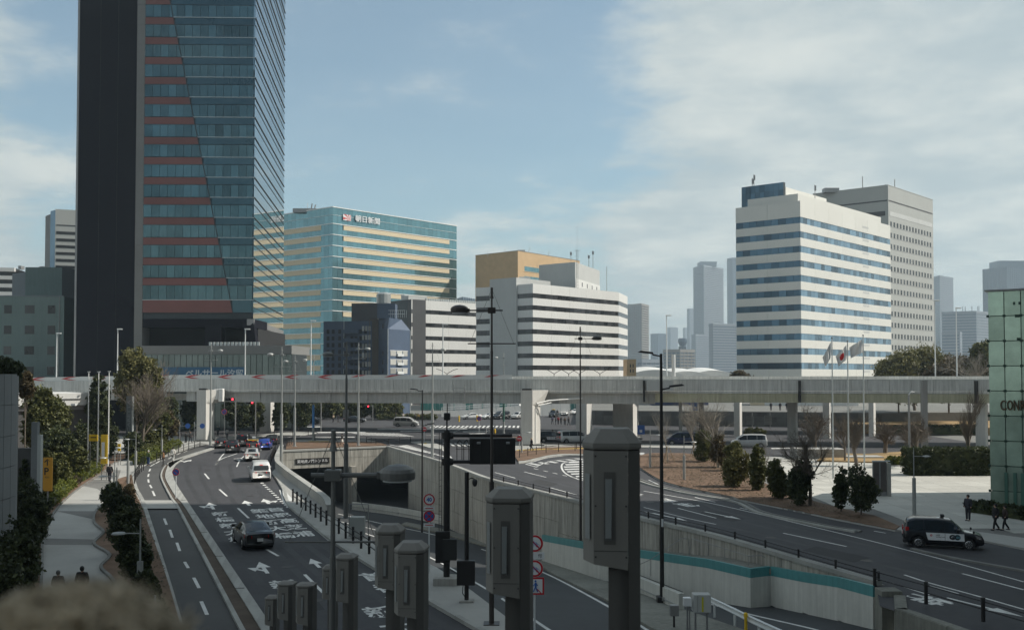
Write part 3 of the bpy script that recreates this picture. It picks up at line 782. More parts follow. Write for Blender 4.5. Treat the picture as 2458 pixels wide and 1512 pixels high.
lane_chars('築地新大橋', 597, 1222, 0, w=1.28, h=2.3, gap=.78)
lane_chars('首都高芝浦', 636, 1219, 0, w=1.28, h=2.3, gap=.78)
arrow(502, 1206, kind='t'); arrow(587, 1201, kind='s', L=3.4); arrow(641 - 9, 1197, kind='t', flip=-1, L=3.4)
arrow(622, 1348, kind='t', L=4.0, s=.85); arrow(745, 1340, kind='s', L=3.5, s=.8)
lane_chars('新橋', 641, 1394, 0, w=1.3, h=2.2, gap=.7)
lane_chars('首都高', 856, 1376, 0, w=1.3, h=2.1, gap=.7)
lane_chars('新大橋', 862, 1458, 0, w=1.3, h=2.1, gap=.7)
AD = (G(480, 1120) - G(520, 1165)).normalized(); arrow(583 - 123, 1103, AD + Vector((0.3, .2, 0)), 't', 3.5, .9); arrow(671 - 6 - 84 + 1, 1100, AD + Vector((0.3, .1, 0)), 's', 3, .9); 
dash(561, 1101, 580, 1099, .25, 'stop_line')
m_track = M('worn_asphalt', (0.040, 0.040, 0.043), .75, var=.25, scale=.6, fine=.2, world=True); m_patch = M('patched_asphalt', (0.034, 0.034, 0.036), .9, var=.15, scale=1, fine=.2, world=True); m_iron = M('cast_iron', (.06, .055, .05), .6, metal=.5, var=.2)
for f_ in (.13, .27, .45, .58, .77, .90):
    tp_ = [a_.lerp(b_, f_) for a_, b_ in zip(resample(sm(roadL), 40), resample(sm([G(700 - 60, 1092)] + MRR), 40))][3:]; ob('tyre_track', ribbon(tp_, .42, .0022), m_track, road)
for f_ in (.28, .42, .66, .82):
    tp_ = [a_.lerp(b_, f_) for a_, b_ in zip(resample(RW[6:], 40), resample(rkw[:42] + [G(2209, 1322), G(2458, 1370)], 40))]; ob('tyre_track', ribbon(tp_, .42, .0022), m_track, road)
for px_ in ([(560, 1150), (600, 1150), (612, 1163), (568, 1163)], [(700, 1420), (742, 1416), (780, 1462), (732, 1468)], [(1700, 1225), (1790, 1244), (1760, 1252), (1672, 1231)], [(1960, 1310), (2090, 1338), (2050, 1349), (1925, 1320)], [(1290, 1150), (1340, 1160), (1322, 1168), (1272, 1157)]): pq(px_, 'asphalt_patch', m_patch, .0032)
dash(430, 1178, 668, 1177, .05, 'tar_joint', mat=m_patch, z=.0038); dash(1100, 1098, 1290, 1105, .06, 'tar_joint', mat=m_patch, z=.0038); dash(1500, 1220, 1640, 1192, .06, 'tar_joint', mat=m_patch, z=.0038)
mh = MB().tube((0, 0, 0), (0, 0, .004), .33, n=20)
for x, y in ((548, 1240), (690, 1360), (600, 1190), (1560, 1205), (1850, 1290), (2080, 1345), (1190, 1118), (760, 1440), (500, 1128)): ob('manhole_cover', mh.mesh('manhole_cover', m_iron), None, road, loc=tuple(G(x, y) + Vector((0, 0, .0045))))
for x, y in ((463, 1234.5), (489, 1277), (526, 1334), (575, 1411), (441, 1200), (426, 1175)):
    p_ = G(x, y, kz); g_ = ob('drain_grate', MB().box(-.22, .22, -.07, .07, 0, .006), m_iron, road, loc=(p_.x, p_.y, kz + .001)); g_.rotation_euler.z = .1
# cycle lane dashes
for d_ in [(441, 1085, 449, 1082.5), (424, 1091, 433, 1087), (404, 1101, 414, 1096), (388, 1106, 396, 1103), (374, 1112, 383, 1106.5), (361, 1119, 371, 1113), (358, 1131, 361, 1125), (355.5, 1144, 357, 1137), (357, 1158, 355.8, 1150), (364, 1171, 359.8, 1163.5), (371.5, 1190, 366, 1178), (382, 1213, 375.5, 1202), (400, 1259, 394, 1244), (414, 1290, 407.5, 1271), (431.5, 1322, 424.5, 1302), (452, 1363, 443, 1348), (478, 1411, 465, 1386), (497, 1475, 483, 1443)]: dash(*d_, w=0.16, z=.011, par=clane)
# ---- right hand road
for d_ in [(1205, 1142.6, 1265, 1158.7) if False else (1188, 1133.5, 1237, 1147), (1258, 1132, 1311, 1145), (1321.5, 1170, 1384, 1187.5), (1880, 1279, 2032, 1311), (1546, 1245.5 - 18, 1626, 1246), (1627, 1219, 1719, 1243), (2310, 1376, 2458, 1415), (2200 - 23, 1384, 2373 + 140, 1500 - 20)][:-1]: dash(*d_, w=0.15)
for k in range(5): x = 1281 + k * 23; dash(x, 1124 + k * 5.2, x + 11, 1126.6 + k * 5.2, 0.15, 'guide_dot')
# hatched gore in the bend
gor = [(1376, 1134 - 33), (1390, 1085 + 18)]
line([(1440, 1104), (1395, 1105), (1356, 1110), (1348, 1120), (1358, 1136), (1392, 1151), (1440, 1160)], .2, 'gore_outline', n=40)
for k in range(8):
    y = 1108 + k * 5.6; xl = 1352 + abs(k - 2.2) ** 1.7 * 3.0; pq([(xl, y), (1440, y - 3), (1440, y - .4), (xl + 3, y + 2.6)], 'gore_bar')
line([(1262, 1113.5), (1320, 1097.5), (1400, 1093.5), (1470, 1098)], .15, 'gore_outline'); line([(1288, 1119), (1325, 1106), (1400, 1099), (1470, 1101)], .15, 'gore_outline')
dash(1262, 1113.5, 1290, 1121, .2, 'gore_outline')
for k in range(7): x = 1268 + k * 22; pq([(x, 1112 - k * 2.3), (x + 8, 1111 - k * 2.2), (x + 30, 1115 - k * 2.6), (x + 20, 1116 - k * 2.6)], 'gore_bar')
# triangular hatching by the portal corner
dash(936, 1067, 1080, 1098, .2, 'gore_outline'); dash(1063, 1079, 1084, 1104 - 5, .2, 'gore_outline')
for k in range(12):
    t = k / 12; x = 955 + t * 110; y = 1070 + t * 26; pq([(x, y), (x + 12 + 10 * (1 - t), y + 2 - 4 * (1 - t)), (x + 20 + 10 * (1 - t), y + 3.2 - 4 * (1 - t)), (x + 9, y + 1.8)], 'gore_bar')
island([(985, 1062), (1030, 1059), (1062, 1072), (1073, 1078), (1060, 1080), (1030, 1076)], .13, m_kerb)
# crosswalks
def crosswalk(px0, px1, n, lenpx, w=.45):
    a, b = G(*px0), G(*px1); d0 = (b - a) / n; pe = G(*lenpx) - a
    for i in range(n):
        p = a + d0 * i; q = p + d0 * .5
        m = MB(); pts = [p, q, q + pe, p + pe]; pts = [(v.x, v.y, MZ + .001) for v in pts]
        nrm = (Vector(pts[1]) - Vector(pts[0])).cross(Vector(pts[2]) - Vector(pts[0])).z
        m.poly(pts if nrm > 0 else pts[::-1]); ob('crosswalk_bar', m, m_mark, road)
crosswalk((1062, 1062.5), (1186, 1066.5), 9, (1072, 1069.5))
crosswalk((1040, 1021.5), (1262, 1021.5), 22, (1030, 1026.5))
crosswalk((868, 1044), (1000, 1048), 14, (835, 1036.5))
for x0, x1, y, dy in [(760, 876, 1036.5, 2.2), (755, 850, 1049, 2), (640, 700, 1042.5, 2), (1110, 1180, 1035, 2), (700, 770, 1024, 2.5), (1125, 1165, 1040, 1.5), (1640, 1700, 1094, 2), (1480, 1545, 1087, 2), (1480, 1545, 1099 - 9, 2), (1850, 1900, 1075, 2), (960, 1010, 1034, 1.6), (905, 1120, 1029, 2)]:
    pq([(x0, y), (x1, y - 1), (x1 + 3, y + dy - 1), (x0 + 3, y + dy)], 'lane_line')
for x, y in [(1000, 1031), (1060, 1045), (880, 1009), (1090, 1029)]: arrow(x, y, Vector((0.9, -.4, 0)), 's', 3, 1)
for d_ in [(560, 1046, 600, 1043), (1000, 1025, 1060, 1020), (1075, 1043, 1120, 1024), (1150, 1062, 1200, 1047), (560, 1072, 700, 1048)]: dash(*d_, w=.15)
# right road lower lettering and arrows near the posts
RD = (G(1384, 1187) - G(1880, 1300)).normalized()
def rchars(body, x, y, w, h, gap, sgn=1):
    p = G(x, y); dv = -RD * sgn; sv = Vector((dv.y, -dv.x, 0))
    for i, c in enumerate(body):
        o = p - dv * ((h + gap) * i + h); ob('road_character', text_on(c, o + Vector((0, 0, MZ)), sv * w, dv * h, bold=.03), m_mark, road)
rchars('止', 1560, 1188, 1.6, 2.6, .6); rchars('銀座', 1690, 1214, 1.5, 2.4, .6)
arrow(1780, 1246, -RD, 's', 5.5, .8); arrow(1650, 1250, -RD, 's', 5.5, .8)
line([(1545, 1217), (1640, 1241), (1719, 1263 - 5)], .12, 'edge_line')
line([(2171, 1384 - 5), (2230, 1398), (2340, 1428), (2458, 1462)], .15, 'edge_line')
dash(1750, 1290 - 2, 2100, 1392 - 4, .12, 'edge_line')
line([(1545, 1178), (1700, 1206), (1900, 1252), (2100, 1300), (2300, 1352), (2458, 1396)], .13, 'edge_line')
for d_ in [(2140, 1398, 2230, 1427), (2230, 1405, 2300, 1424)]: dash(*d_, w=.14)
rchars('特', 2300, 1447, 1.4, 2.3, .4); arrow(2458, 1480, -RD, 's', 5, .8)
# side lane dashes on the right
for d_ in [(1557, 1151.5, 1580, 1162), (1609, 1175, 1634, 1183.5), (1668, 1193, 1717, 1204.5), (1776, 1218.5, 1841, 1231.5), (1910, 1244, 1984, 1259), (2098, 1273 + 1, 2126, 1279)]: dash(*d_, w=.13)
# yellow guide paving
for px in ([(740, 1058.6), (790, 1058.2), (790, 1059.4), (740, 1059.9)], [(1240, 1079), (1330, 1076.4), (1440, 1074.2), (1440, 1075.6), (1330, 1077.9), (1240, 1080.6)]): pq(px, 'tactile_paving', m_marky, z=.145)
pq([(1016, 1063), (1023, 1062.4), (1026, 1064.4), (1019, 1065)], 'tactile_paving', m_marky, z=.136)
# name board lettering
b0 = pw(s_of(712), s_of(787), -1.58, -1.12, 0.141, 0.145).v
TXT = ob('board_lettering', text_on('築地虎ノ門トンネル', PL + du * s_of(713) + nr * .145 + Vector((0, 0, -1.58)), du * (s_of(786) - s_of(713)), Vector((0, 0, .46)), bold=.01), m_swht, pt)
# underpass drains / concrete strips beside the walls
# ------------------------------------------------------------------ buildings
class Wall:
    def __init__(s, P0, P1):
        s.P0 = Vector((P0[0], P0[1], 0)); s.P1 = Vector((P1[0], P1[1], 0)); s.d = (s.P1 - s.P0); s.L = s.d.length; s.d /= s.L
        s.n = Vector((s.d.y, -s.d.x, 0))
        if s.n.dot(Vector((0, 0, 0)) - s.P0) < 0: s.n = -s.n
    def p(s, a, t, z): q = s.P0 + s.d * a + s.n * t; return (q.x, q.y, z)
    def box(s, a0, a1, z0, z1, t0, t1, mb=None):
        mb = mb or MB(); q = [(a0, t0), (a1, t0), (a1, t1), (a0, t1)]
        if s.d.cross(s.n).z < 0: q = q[::-1]
        return mb.hexa([s.p(a, t, z0) for a, t in q] + [s.p(a, t, z1) for a, t in q])
    def ang(s): return math.atan2(s.d.y, s.d.x)
    def s_px(s, px):
        r = ray(px, 900); k = r.x / r.y
        return (k * s.P0.y - s.P0.x) / (s.d.x - k * s.d.y)
_pc = {}
def pieces(th, name, items, mat, limit=290, restname=None):
    """items: (wall, a0, a1, z0, z1, t0, t1): the largest in the picture become parts of their own, the rest one part"""
    def size(i):
        w, a0, a1, z0, z1, t0, t1 = i; c = Vector(w.p((a0 + a1) / 2, 0, (z0 + z1) / 2)); v = c - CAM; dd = v.length
        return abs(a1 - a0) * abs(z1 - z0) * abs(w.n.dot(v)) / dd ** 3
    items = sorted(items, key=size, reverse=True)
    for w, a0, a1, z0, z1, t0, t1 in items[:limit]:
        s = 1 if w.d.cross(w.n).z > 0 else -1
        key = (round(a1 - a0, 3), round(z1 - z0, 3), round(t1 - t0, 3), s, mat.name)
        if key not in _pc:
            mb = MB(); y0, y1 = (0, t1 - t0) if s > 0 else (-(t1 - t0), 0); mb.box(0, a1 - a0, y0, y1, 0, z1 - z0); _pc[key] = mb.mesh(name, mat)
        ob(name, _pc[key], None, th, loc=w.p(a0, t0, z0), rz=w.ang())
    if items[limit:]:
        mb = MB()
        for w, a0, a1, z0, z1, t0, t1 in items[limit:]: w.box(a0, a1, z0, z1, t0, t1, mb)
        ob(restname or name + '_far', mb, mat, th, kind='stuff')
def XY(px, Y): p = A(px, 900, Y); return (p.x, p.y)
def ZT(py, Y, px=1229): return A(px, py, Y).z
def bldg(name, label, cat='building', at=(0, 0, 0)): return thing(name, label, cat, at, world=True)
def block(th, pts, z0, z1, mat, name='body'):
    return ob(name, MB().prism(pts, z0, z1), mat, th)
def back4(a, c, b):      # left end, near corner, right end -> four plan corners
    return [a, c, b, (a[0] + b[0] - c[0], a[1] + b[1] - c[1])]
m_gl_teal = M('tower_glass_teal', (0.078, 0.135, 0.15), 0.08, metal=0.75, var=0.35, scale=0.6, objvar=0.22, wave=0.25, bscale=0.5, world=True)
m_gl_span = M('tower_spandrel_blue', (0.05, 0.095, 0.115), 0.12, metal=0.7, var=0.2, scale=0.5, objvar=0.1, world=True)
m_redsp = M('tower_red_spandrel', (0.165, 0.06, 0.052), 0.45, var=0.12, scale=1, objvar=0.08, world=True)
m_gl_mir = M('mirror_glass', (0.36, 0.42, 0.45), 0.03, metal=1.0, var=0.05, scale=0.5)
m_louv = M('dark_louvre', (0.010, 0.010, 0.015), 0.95, spec=.08, var=0.12, scale=0.5, world=True)
m_stone = M('tower_stone_strip', (0.17, 0.17, 0.165), 0.7, var=0.08, scale=0.7, world=True)
m_wht = M('white_tile', (0.66, 0.66, 0.64), 0.6, var=0.03, scale=0.5, streak=0.03, objvar=0.02, world=True)
m_gl_dk = M('dark_window_glass', (0.05, 0.05, 0.052), 0.12, metal=0.35, var=0.2, scale=1.2, objvar=0.6, world=True)
m_gl_bl = M('blue_window_glass', (0.11, 0.19, 0.26), 0.1, metal=0.6, var=0.2, scale=0.5, objvar=0.5, world=True)
m_gl_as = M('turquoise_glass', (0.17, 0.33, 0.37), 0.1, metal=0.75, var=0.08, scale=0.5, objvar=0.12, world=True)
m_cream = M('cream_cladding', (0.60, 0.50, 0.34), 0.6, var=0.04, objvar=0.05, world=True)
m_brick = M('tan_brick', (0.50, 0.345, 0.19), 0.8, var=0.12, scale=2, objvar=0.03, world=True)
m_greyb = M('grey_tile', (0.36, 0.37, 0.355), 0.7, var=0.05, scale=0.6, objvar=0.03, world=True)
m_greyd = M('dark_grey_wall', (0.06, 0.06, 0.062), 0.7, var=0.12, scale=1, world=True)
m_navy = M('navy_tile', (0.065, 0.095, 0.15), 0.6, var=0.12, scale=1.5, objvar=0.05, world=True)
m_lgrey = M('light_grey_render', (0.46, 0.47, 0.46), 0.75, var=0.06, scale=0.6, streak=0.06, world=True)
m_mull = M('dark_mullion', (0.035, 0.045, 0.05), 0.5, var=0, metal=0.3)
m_alu = M('pale_aluminium', (0.50, 0.53, 0.53), 0.4, metal=0.4, var=0.05)
m_tealw = M('grey_green_render', (0.15, 0.20, 0.19), 0.8, var=0.1, scale=0.4, streak=0.1, world=True)
m_teald = M('grey_blue_cladding', (0.17, 0.19, 0.205), 0.7, var=0.1, scale=0.6, world=True)

# === tall glass tower =================================================
YT = 190.0
tL = XY(180, YT); tA = XY(320, YT + .2); tB = XY(340, YT + .3); tC = XY(607, YT + .8); tD = XY(679, YT * 1.27)
TW = bldg('glass_tower', 'tall dark glass tower with red spandrel stripes and a black louvred flank', 'tower', (tB[0], tB[1], 0))
topz = 118.0; zb = ZT(765, YT)
front = Wall(tB, tC); side = Wall(tC, tD)
fl = 48.75 / FPX * YT
Z0 = ZT(697.5, YT)          # reference floor line (top of a red band at y=667..)
block(TW, [(tB[0], tB[1] + .25), (tC[0] - .25, tC[1] + .25), (tD[0] - .25, tD[1]), (tD[0] - 30, tD[1]), (tB[0], tB[1] + 40)], zb, topz, m_mull, 'core')
block(TW, [(tL[0], tL[1]), (tA[0], tA[1]), (tA[0], tA[1] + 48), (tL[0] - 4, tA[1] + 48)], 0, topz + 3, m_louv, 'louvred_flank')
block(TW, [(tL[0] - .25, tL[1] - .12), (tL[0] + .12, tL[1] - .12), (tL[0] + .12, tL[1] + .3), (tL[0] - .25, tL[1] + .3)], 0, topz + 3, m_gry, 'corner_trim')
cstrip = Wall((tA[0] + .01, tA[1]), (tB[0] - .01, tB[1]))
block(TW, [(tA[0] + .01, tA[1] + .06), (tB[0] - .01, tB[1] + .06), (tB[0] - .01, tB[1] + 10), (tA[0] + .01, tA[1] + 10)], 0, topz + 2, m_stone, 'stone_core')
pn = []
z = 8
while z < 90: pn.append((cstrip, 0.03, cstrip.L - .03, z, z + fl - .06, .06 - .1, .06)); z += fl
pieces(TW, 'stone_panel', [(w, a0, a1, z0, z1, -.05, .0) for w, a0, a1, z0, z1, _, _ in pn], m_stone)
for xx in (232, 275):
    w = Wall(tL, tA); s0 = w.s_px(xx); ob('vertical_joint', w.box(s0, s0 + .06, 5, topz, 0.0, 0.05), m_blk, TW)
npane = 14; pwid = front.L / npane
glass = []; spand = []; red = []; lines = []
# picture rows of the white floor lines at the corner (y) from bottom up
rows = []
y = 720.0
zt_lines = [ZT(720, YT), ZT(667, YT)]
while zt_lines[-1] < topz - 6: zt_lines.append(zt_lines[-1] + fl)
def diag(z):     # picture column of the slanting edge at height z -> distance along the front
    ypx = 756 - (z - CZ) * FPX / YT + 144; xpx = 400 + (560 - 400) * (ypx + 0) / 765.0; return front.s_px(xpx)
for k, zl in enumerate(zt_lines):
    sh = 1.36 if k else ZT(720, YT) - ZT(750, YT)
    zn = (zt_lines[k + 1] if k + 1 < len(zt_lines) else zl + fl) - 1.36
    sx_ = diag(zl - .5); 
    # red spandrel with slanted end
    m = MB(); t = 0.02; a1, a2 = diag(zl - sh), diag(zl)
    m.hexa([front.p(0.03, -.2, zl - sh), front.p(0.03, t, zl - sh), front.p(a1, t, zl - sh), front.p(a1, -.2, zl - sh), front.p(0.03, -.2, zl), front.p(0.03, t, zl), front.p(a2, t, zl), front.p(a2, -.2, zl)])
    ob('red_spandrel', m, m_redsp, TW)
    spand.append((front, sx_ + .35, front.L - .05, zl - sh + .05, zl - .02, -.15, .0))
    ob('floor_line', front.box(sx_ if k else 0, front.L, zl, zl + .1, -.1, .12), m_alu, TW)
    ob('floor_line', front.box(0, front.L, zl - sh - .06, zl - sh, -.1, .05), m_mull, TW)
    for i in range(npane): glass.append((front, i * pwid + .03, (i + 1) * pwid - .03, zl + .12, zn - .08, -.14, -.01))
    # right flank
    ob('fin', side.box(0.05, side.L, zl, zl + .16, .0, .14), m_mull, TW)
    ob('fin', side.box(0.05, side.L, zl - 1.4, zl - 1.3, .0, .08), m_mull, TW)
pieces(TW, 'glass_pane', glass, m_gl_teal, 290); pieces(TW, 'blue_spandrel', spand, m_gl_span)
ob('slanted_joint', MB().hexa([front.p(diag(zb), 0.0, zb), front.p(diag(zb), .06, zb), front.p(diag(zb) + .16, .06, zb), front.p(diag(zb) + .16, 0, zb), front.p(diag(topz), 0, topz), front.p(diag(topz), .06, topz), front.p(diag(topz) + .16, .06, topz), front.p(diag(topz) + .16, 0, topz)]), m_mull, TW)
ob('mirror_glass', side.box(0.02, side.L, zb, topz, -.3, 0.0), m_gl_mir, TW)
vm = [(side, i * 1.6, i * 1.6 + .07, zb, topz, 0, .012) for i in range(1, int(side.L / 1.6))]
pieces(TW, 'mullion', vm, m_mull)
# base: dark soffit, leaning column, podium
ob('underbelt', front.box(0.02, front.L, zb - .02 - 1.6, zb - .02, -12, -.1), m_louv, TW)
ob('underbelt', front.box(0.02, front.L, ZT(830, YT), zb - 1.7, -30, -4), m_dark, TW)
c0 = front.p(front.L - 0.2, -.2, zb); 
lc = MB(); x1_, yy1 = XY(632, YT - 2); x0_, _ = XY(600, YT)
lc.hexa([(x1_ - 1.6, yy1, 0), (x1_ + .9, yy1, 0), (x1_ + .9, yy1 + 2, 0), (x1_ - 1.6, yy1 + 2, 0), (tC[0] - 2.2, tC[1] + .1, zb), (tC[0] - .1, tC[1] + .1, zb), (tC[0] - .1, tC[1] + 2, zb), (tC[0] - 2.2, tC[1] + 2, zb)])
ob('leaning_column', lc, m_louv, TW)
sw = []
for i in range(9):
    a0 = 1 + i * side.L / 9; m = MB(); p0 = Vector(side.p(a0, -.2, zb)); p1 = Vector(side.p(a0 + 2.0, -3.0, 11.5)); m.tube(p0, p1, .32, .32, 4); ob('soffit_strut', m, m_gry, TW)
ob('edge_beam', side.box(0, side.L, zb - 1.2, zb - .02, -1.2, 0.1), m_gry, TW)
ob('set_back_wall', side.box(0, side.L, 0, zb - 1.2, -9, -6), m_louv, TW)
# podium
pod = bldg('glass_podium', 'low glass podium at the foot of the tower with a blue banner', 'building', (XY(430, 182)[0], 182, 0))
w = Wall(XY(335, 184), XY(700, 182)); ztp = ZT(830, 184)
ob('roof_band', w.box(0, w.L, ZT(850, 183), ztp, -12, 0.1), m_stone, pod)
ob('core', w.box(0, w.L, 0, ZT(850, 183) - .02, -10, -.3), m_mull, pod)
n = 26; gp = [(w, i * w.L / n + .05, (i + 1) * w.L / n - .05, .5, ZT(850, 183) - .05, -.28, -.1) for i in range(n)]
pieces(pod, 'glass_pane', gp, M('podium_glass', (0.16, 0.19, 0.18), 0.15, metal=.5, var=.2, objvar=.15, world=True))
b0, b1 = w.s_px(386), w.s_px(588); zb0, zb1 = ZT(906, 183), ZT(881, 183)
ob('banner', w.box(b0, b1, zb0 - .6, zb1, .02, .10), M('blue_banner', (0.035, 0.12, 0.22), .6, var=.1), pod)
ob('banner_lettering', text_on('ベルサール汐留', w.p(w.s_px(446), .104, zb0 + .15), w.d * (w.s_px(584) - w.s_px(446)), Vector((0, 0, (zb1 - zb0) * .72)), bold=.03), M('banner_white', (.5, .55, .58), .6), pod)
for i in range(14):
    ob('roof_louvre', w.box(w.s_px(488 + i * 9), w.s_px(493 + i * 9), ztp + .02, ztp + .75, -3, -2.6), m_alu, pod)

# === newspaper building ================================================
YA = 370.0
aC = XY(797, YA); aR = XY(1096, YA * 1.129); aL = XY(660, YA * 1.055)
AS = bldg('office_building', 'turquoise and cream striped office block with a rayed flag emblem by its roof', 'building', (aC[0], aC[1], 0))
wr = Wall(aC, aR); wlw = Wall(aL, aC); zt = ZT(497, YA)
q = back4(aL, aC, aR); cx_ = sum(p[0] for p in q) / 4; cy_ = sum(p[1] for p in q) / 4
block(AS, [(p[0] + (cx_ - p[0]) * .025, p[1] + (cy_ - p[1]) * .025) for p in q], 0, zt - .4, m_mull, 'core')
flA = 26.3 / FPX * YA; gl = []; cream = []; zc = zt
def px_len(wl_, p): return wl_.s_px(p)
zones = [zt, ZT(516, YA), ZT(536.5, YA)]
gls = []
for k in range(16):
    zl = ZT(536.5, YA) - k * flA
    if zl < 2: break
    for wq, c0_, c1_ in ((wr, wr.s_px(823), wr.s_px(1078)), (wlw, 0, wlw.L - 6.5)):
        ob('floor_rail', wq.box(0, wq.L, zl - .12, zl + .12, -.1, .22), m_white, AS)
        ob('cream_band', wq.box(c0_, c1_, zl - 1.95, zl - .14, -.25, .06), m_cream, AS)
        n = int(wq.L / 2.3); u = wq.L / n
        for i in range(n):
            a0, a1 = i * u + .05, (i + 1) * u - .05
            gls.append((wq, a0, a1, zl - flA + .14, zl - (2.0 if c0_ - .5 < a0 < c1_ - .6 else .16), -.22, -.03))
for wq in (wr, wlw):
    n = int(wq.L / 2.3); u = wq.L / n
    for i in range(n):
        gls.append((wq, i * u + .05, (i + 1) * u - .05, zones[1] + .1, zt - .1, -.22, -.03)); gls.append((wq, i * u + .05, (i + 1) * u - .05, zones[2] + .14, zones[1] - .02, -.22, -.03))
    ob('roof_rail', wq.box(0, wq.L, zt - .08, zt + .2, -.5, .2), m_white, AS); ob('floor_rail', wq.box(0, wq.L, zones[1], zones[1] + .08, -.1, .12), m_white, AS)
pieces(AS, 'window_pane', gls, m_gl_as, 290)
# emblem (flag with rays) and the characters, mounted proud of the glass
ex0, ex1 = wr.s_px(820), wr.s_px(839); ez0, ez1 = ZT(525.5, YA) , ZT(511, YA)
ob('sign_emblem', wr.box(ex0, ex1, ez0, ez1, .3, .5), m_swht, AS)
m = MB(); ccx, ccz = ex0 + (ex1 - ex0) * .75, ez0 + (ez1 - ez0) * .35
for k in range(9):
    a0 = k * 2 * math.pi / 9 + .2; a1 = a0 + math.pi / 9; r = 5
    def cl(a):
        dx, dz = math.cos(a), math.sin(a); t = 9
        if dx > 0: t = min(t, (ex1 - ccx) / dx)
        if dx < 0: t = min(t, (ex0 - ccx) / dx)
        if dz > 0: t = min(t, (ez1 - ccz) / dz)
        if dz < 0: t = min(t, (ez0 - ccz) / dz)
        return ccx + dx * t, ccz + dz * t
    p0, p1 = cl(a0), cl(a1); m.poly([wr.p(ccx, .505, ccz), wr.p(p0[0], .505, p0[1]), wr.p(p1[0], .505, p1[1])])
ob('emblem_rays', m, m_red, AS)
ob('sign_lettering', text_on('朝日新聞', wr.p(wr.s_px(849), .35, ZT(532, YA * 1.02)), wr.d * (wr.s_px(908) - wr.s_px(849)), Vector((0, 0, 2.55)), bold=.008, depth=wr.n * .3), m_swht, AS)
for x, h in ((731, 3.5), (737, 3.2), (745, 2.8)): 
    s_ = XY(x, YA * 1.02); ob('roof_mast', MB().tube((s_[0], s_[1] + 4, zt - 1), (s_[0] + (.8 if x > 735 else 0), s_[1] + 4, zt + h), .25 if x > 735 else .12, n=6), m_gry if x > 735 else m_swht, AS)
ob('roof_plant', MB().box(aC[0] - 17, aC[0] - 8, aC[1] + 9, aC[1] + 13, zt - .4, zt + 1.0), m_gry, AS)

# === navy apartment blocks =============================================
YN = 262.0
NV = bldg('apartment_block', 'navy tiled apartment block with small white framed windows and a slanted sunlit end', 'apartment block', (XY(880, YN)[0], YN, 0))
def bx(px0, px1, y0, Y, depth=12, zb_=0):
    a, b = XY(px0, Y), XY(px1, Y); return [(a[0], a[1]), (b[0], b[1]), (b[0], b[1] + depth), (a[0], a[1] + depth)]
wN1 = Wall(XY(776, YN + 3), XY(892, YN + 1)); zt1 = ZT(770, YN)
block(NV, [wN1.p(0, 0, 0)[:2], wN1.p(wN1.L, 0, 0)[:2], wN1.p(wN1.L, -12, 0)[:2], wN1.p(0, -12, 0)[:2]], 0, zt1, m_navy, 'left_wing')
block(NV, bx(843, 905, 0, YN + 6, 8), 0, ZT(728, YN + 6), m_greyd, 'stair_tower')
wN2 = Wall(XY(908, YN + 2), XY(930, YN - 6)); wN2b = Wall(XY(886, YN + 1), XY(908, YN + 1.9)); wN3 = Wall(XY(930, YN - 6), XY(985, YN + 4)); zt2 = ZT(762, YN - 6); zt2b = ZT(792, YN)
block(NV, [wN2b.p(0, 0, 0)[:2], wN2b.p(wN2b.L, 0, 0)[:2], (wN2b.P1.x + 1, wN2b.P1.y + 6), (wN2b.P0.x, wN2b.P0.y + 6)], 0, ZT(765, YN), M('brown_tile', (.13, .11, .09), .8), 'link_wing')
e0 = wN2.P0; e1 = wN3.P0; e2 = wN3.P1
block(NV, [(e0.x, e0.y), (e1.x, e1.y), (e2.x, e2.y), (e2.x - 1.2, e2.y + 6), (e0.x, e0.y + 8)], 0, zt2b, m_navy, 'right_wing')
# slanting head of the right wing
sl_ = MB(); k = 2.6
tp = [Vector((e0.x, e0.y, 0)), Vector((e1.x, e1.y, 0)), Vector((e2.x, e2.y, 0)), Vector((e0.x + 2.6, e0.y + 9, 0))]
lo = [Vector((p.x, p.y, zt2b + .01)) for p in tp]; hi = [Vector((e0.x, e0.y, zt2)), Vector((e1.x + .4, e1.y + .3, zt2)), Vector((e2.x - 2.4, e2.y - .6, zt2)), Vector((e0.x + 2.6, e0.y + 9, zt2))]
sl_.hexa([tuple(p) for p in lo] + [tuple(p) for p in hi]); ob('mansard', sl_, m_navy, NV)
block(NV, bx(905, 948, 0, YN - 2, 5), zt2, ZT(729, YN - 2), m_navy, 'roof_turret')
ob('water_tank', MB().lathe([(1.9, 0), (1.9, 2.4), (1.2, 2.9), (.1, 3.0)], 14, (XY(919, YN)[0], YN + 1, ZT(728, YN) + .02)), M('silver_tank', (.45, .46, .45), .35, metal=.6), NV)
win = []
for r in range(8):
    zz = ZT(790 + r * 16.3, YN)
    for s_ in (0.9, 2.3, 4.1, 5.6, 7.5, 8.6, 9.9, 11.2):
        win.append((wN1, s_, s_ + .75, zz - 1.1, zz, .0, .04))
pieces(NV, 'window', win, m_gl_dk)
wf = []; bal = []
for r in range(7):
    zz = ZT(820 + r * 21.5, YN - 6) if r else ZT(775, YN - 6)
    wf.append((wN2, wN2.L * .45, wN2.L * .45 + .9, zz - 1.2, zz, .0, .04))
    if r:
        for a0, a1 in ((.12, .36), (.40, .62), (.66, .86)): bal.append((wN3, wN3.L * a0, wN3.L * a1, zz - 1.3, zz, .02, .06))
pieces(NV, 'window', wf, m_gl_dk); pieces(NV, 'window', bal, M('curtained_glass', (.35, .35, .33), .4, objvar=.5, world=True))
for r in range(1, 7):
    zz = ZT(820 + r * 21.5, YN - 6); ob('window_frame', wN3.box(wN3.L * .1, wN3.L * .88, zz + .02, zz + .14, 0, .1), m_white, NV); ob('balcony_rail', wN3.box(wN3.L * .38, wN3.L * .64, zz - 1.4, zz - .75, .08, .5), m_whites, NV)
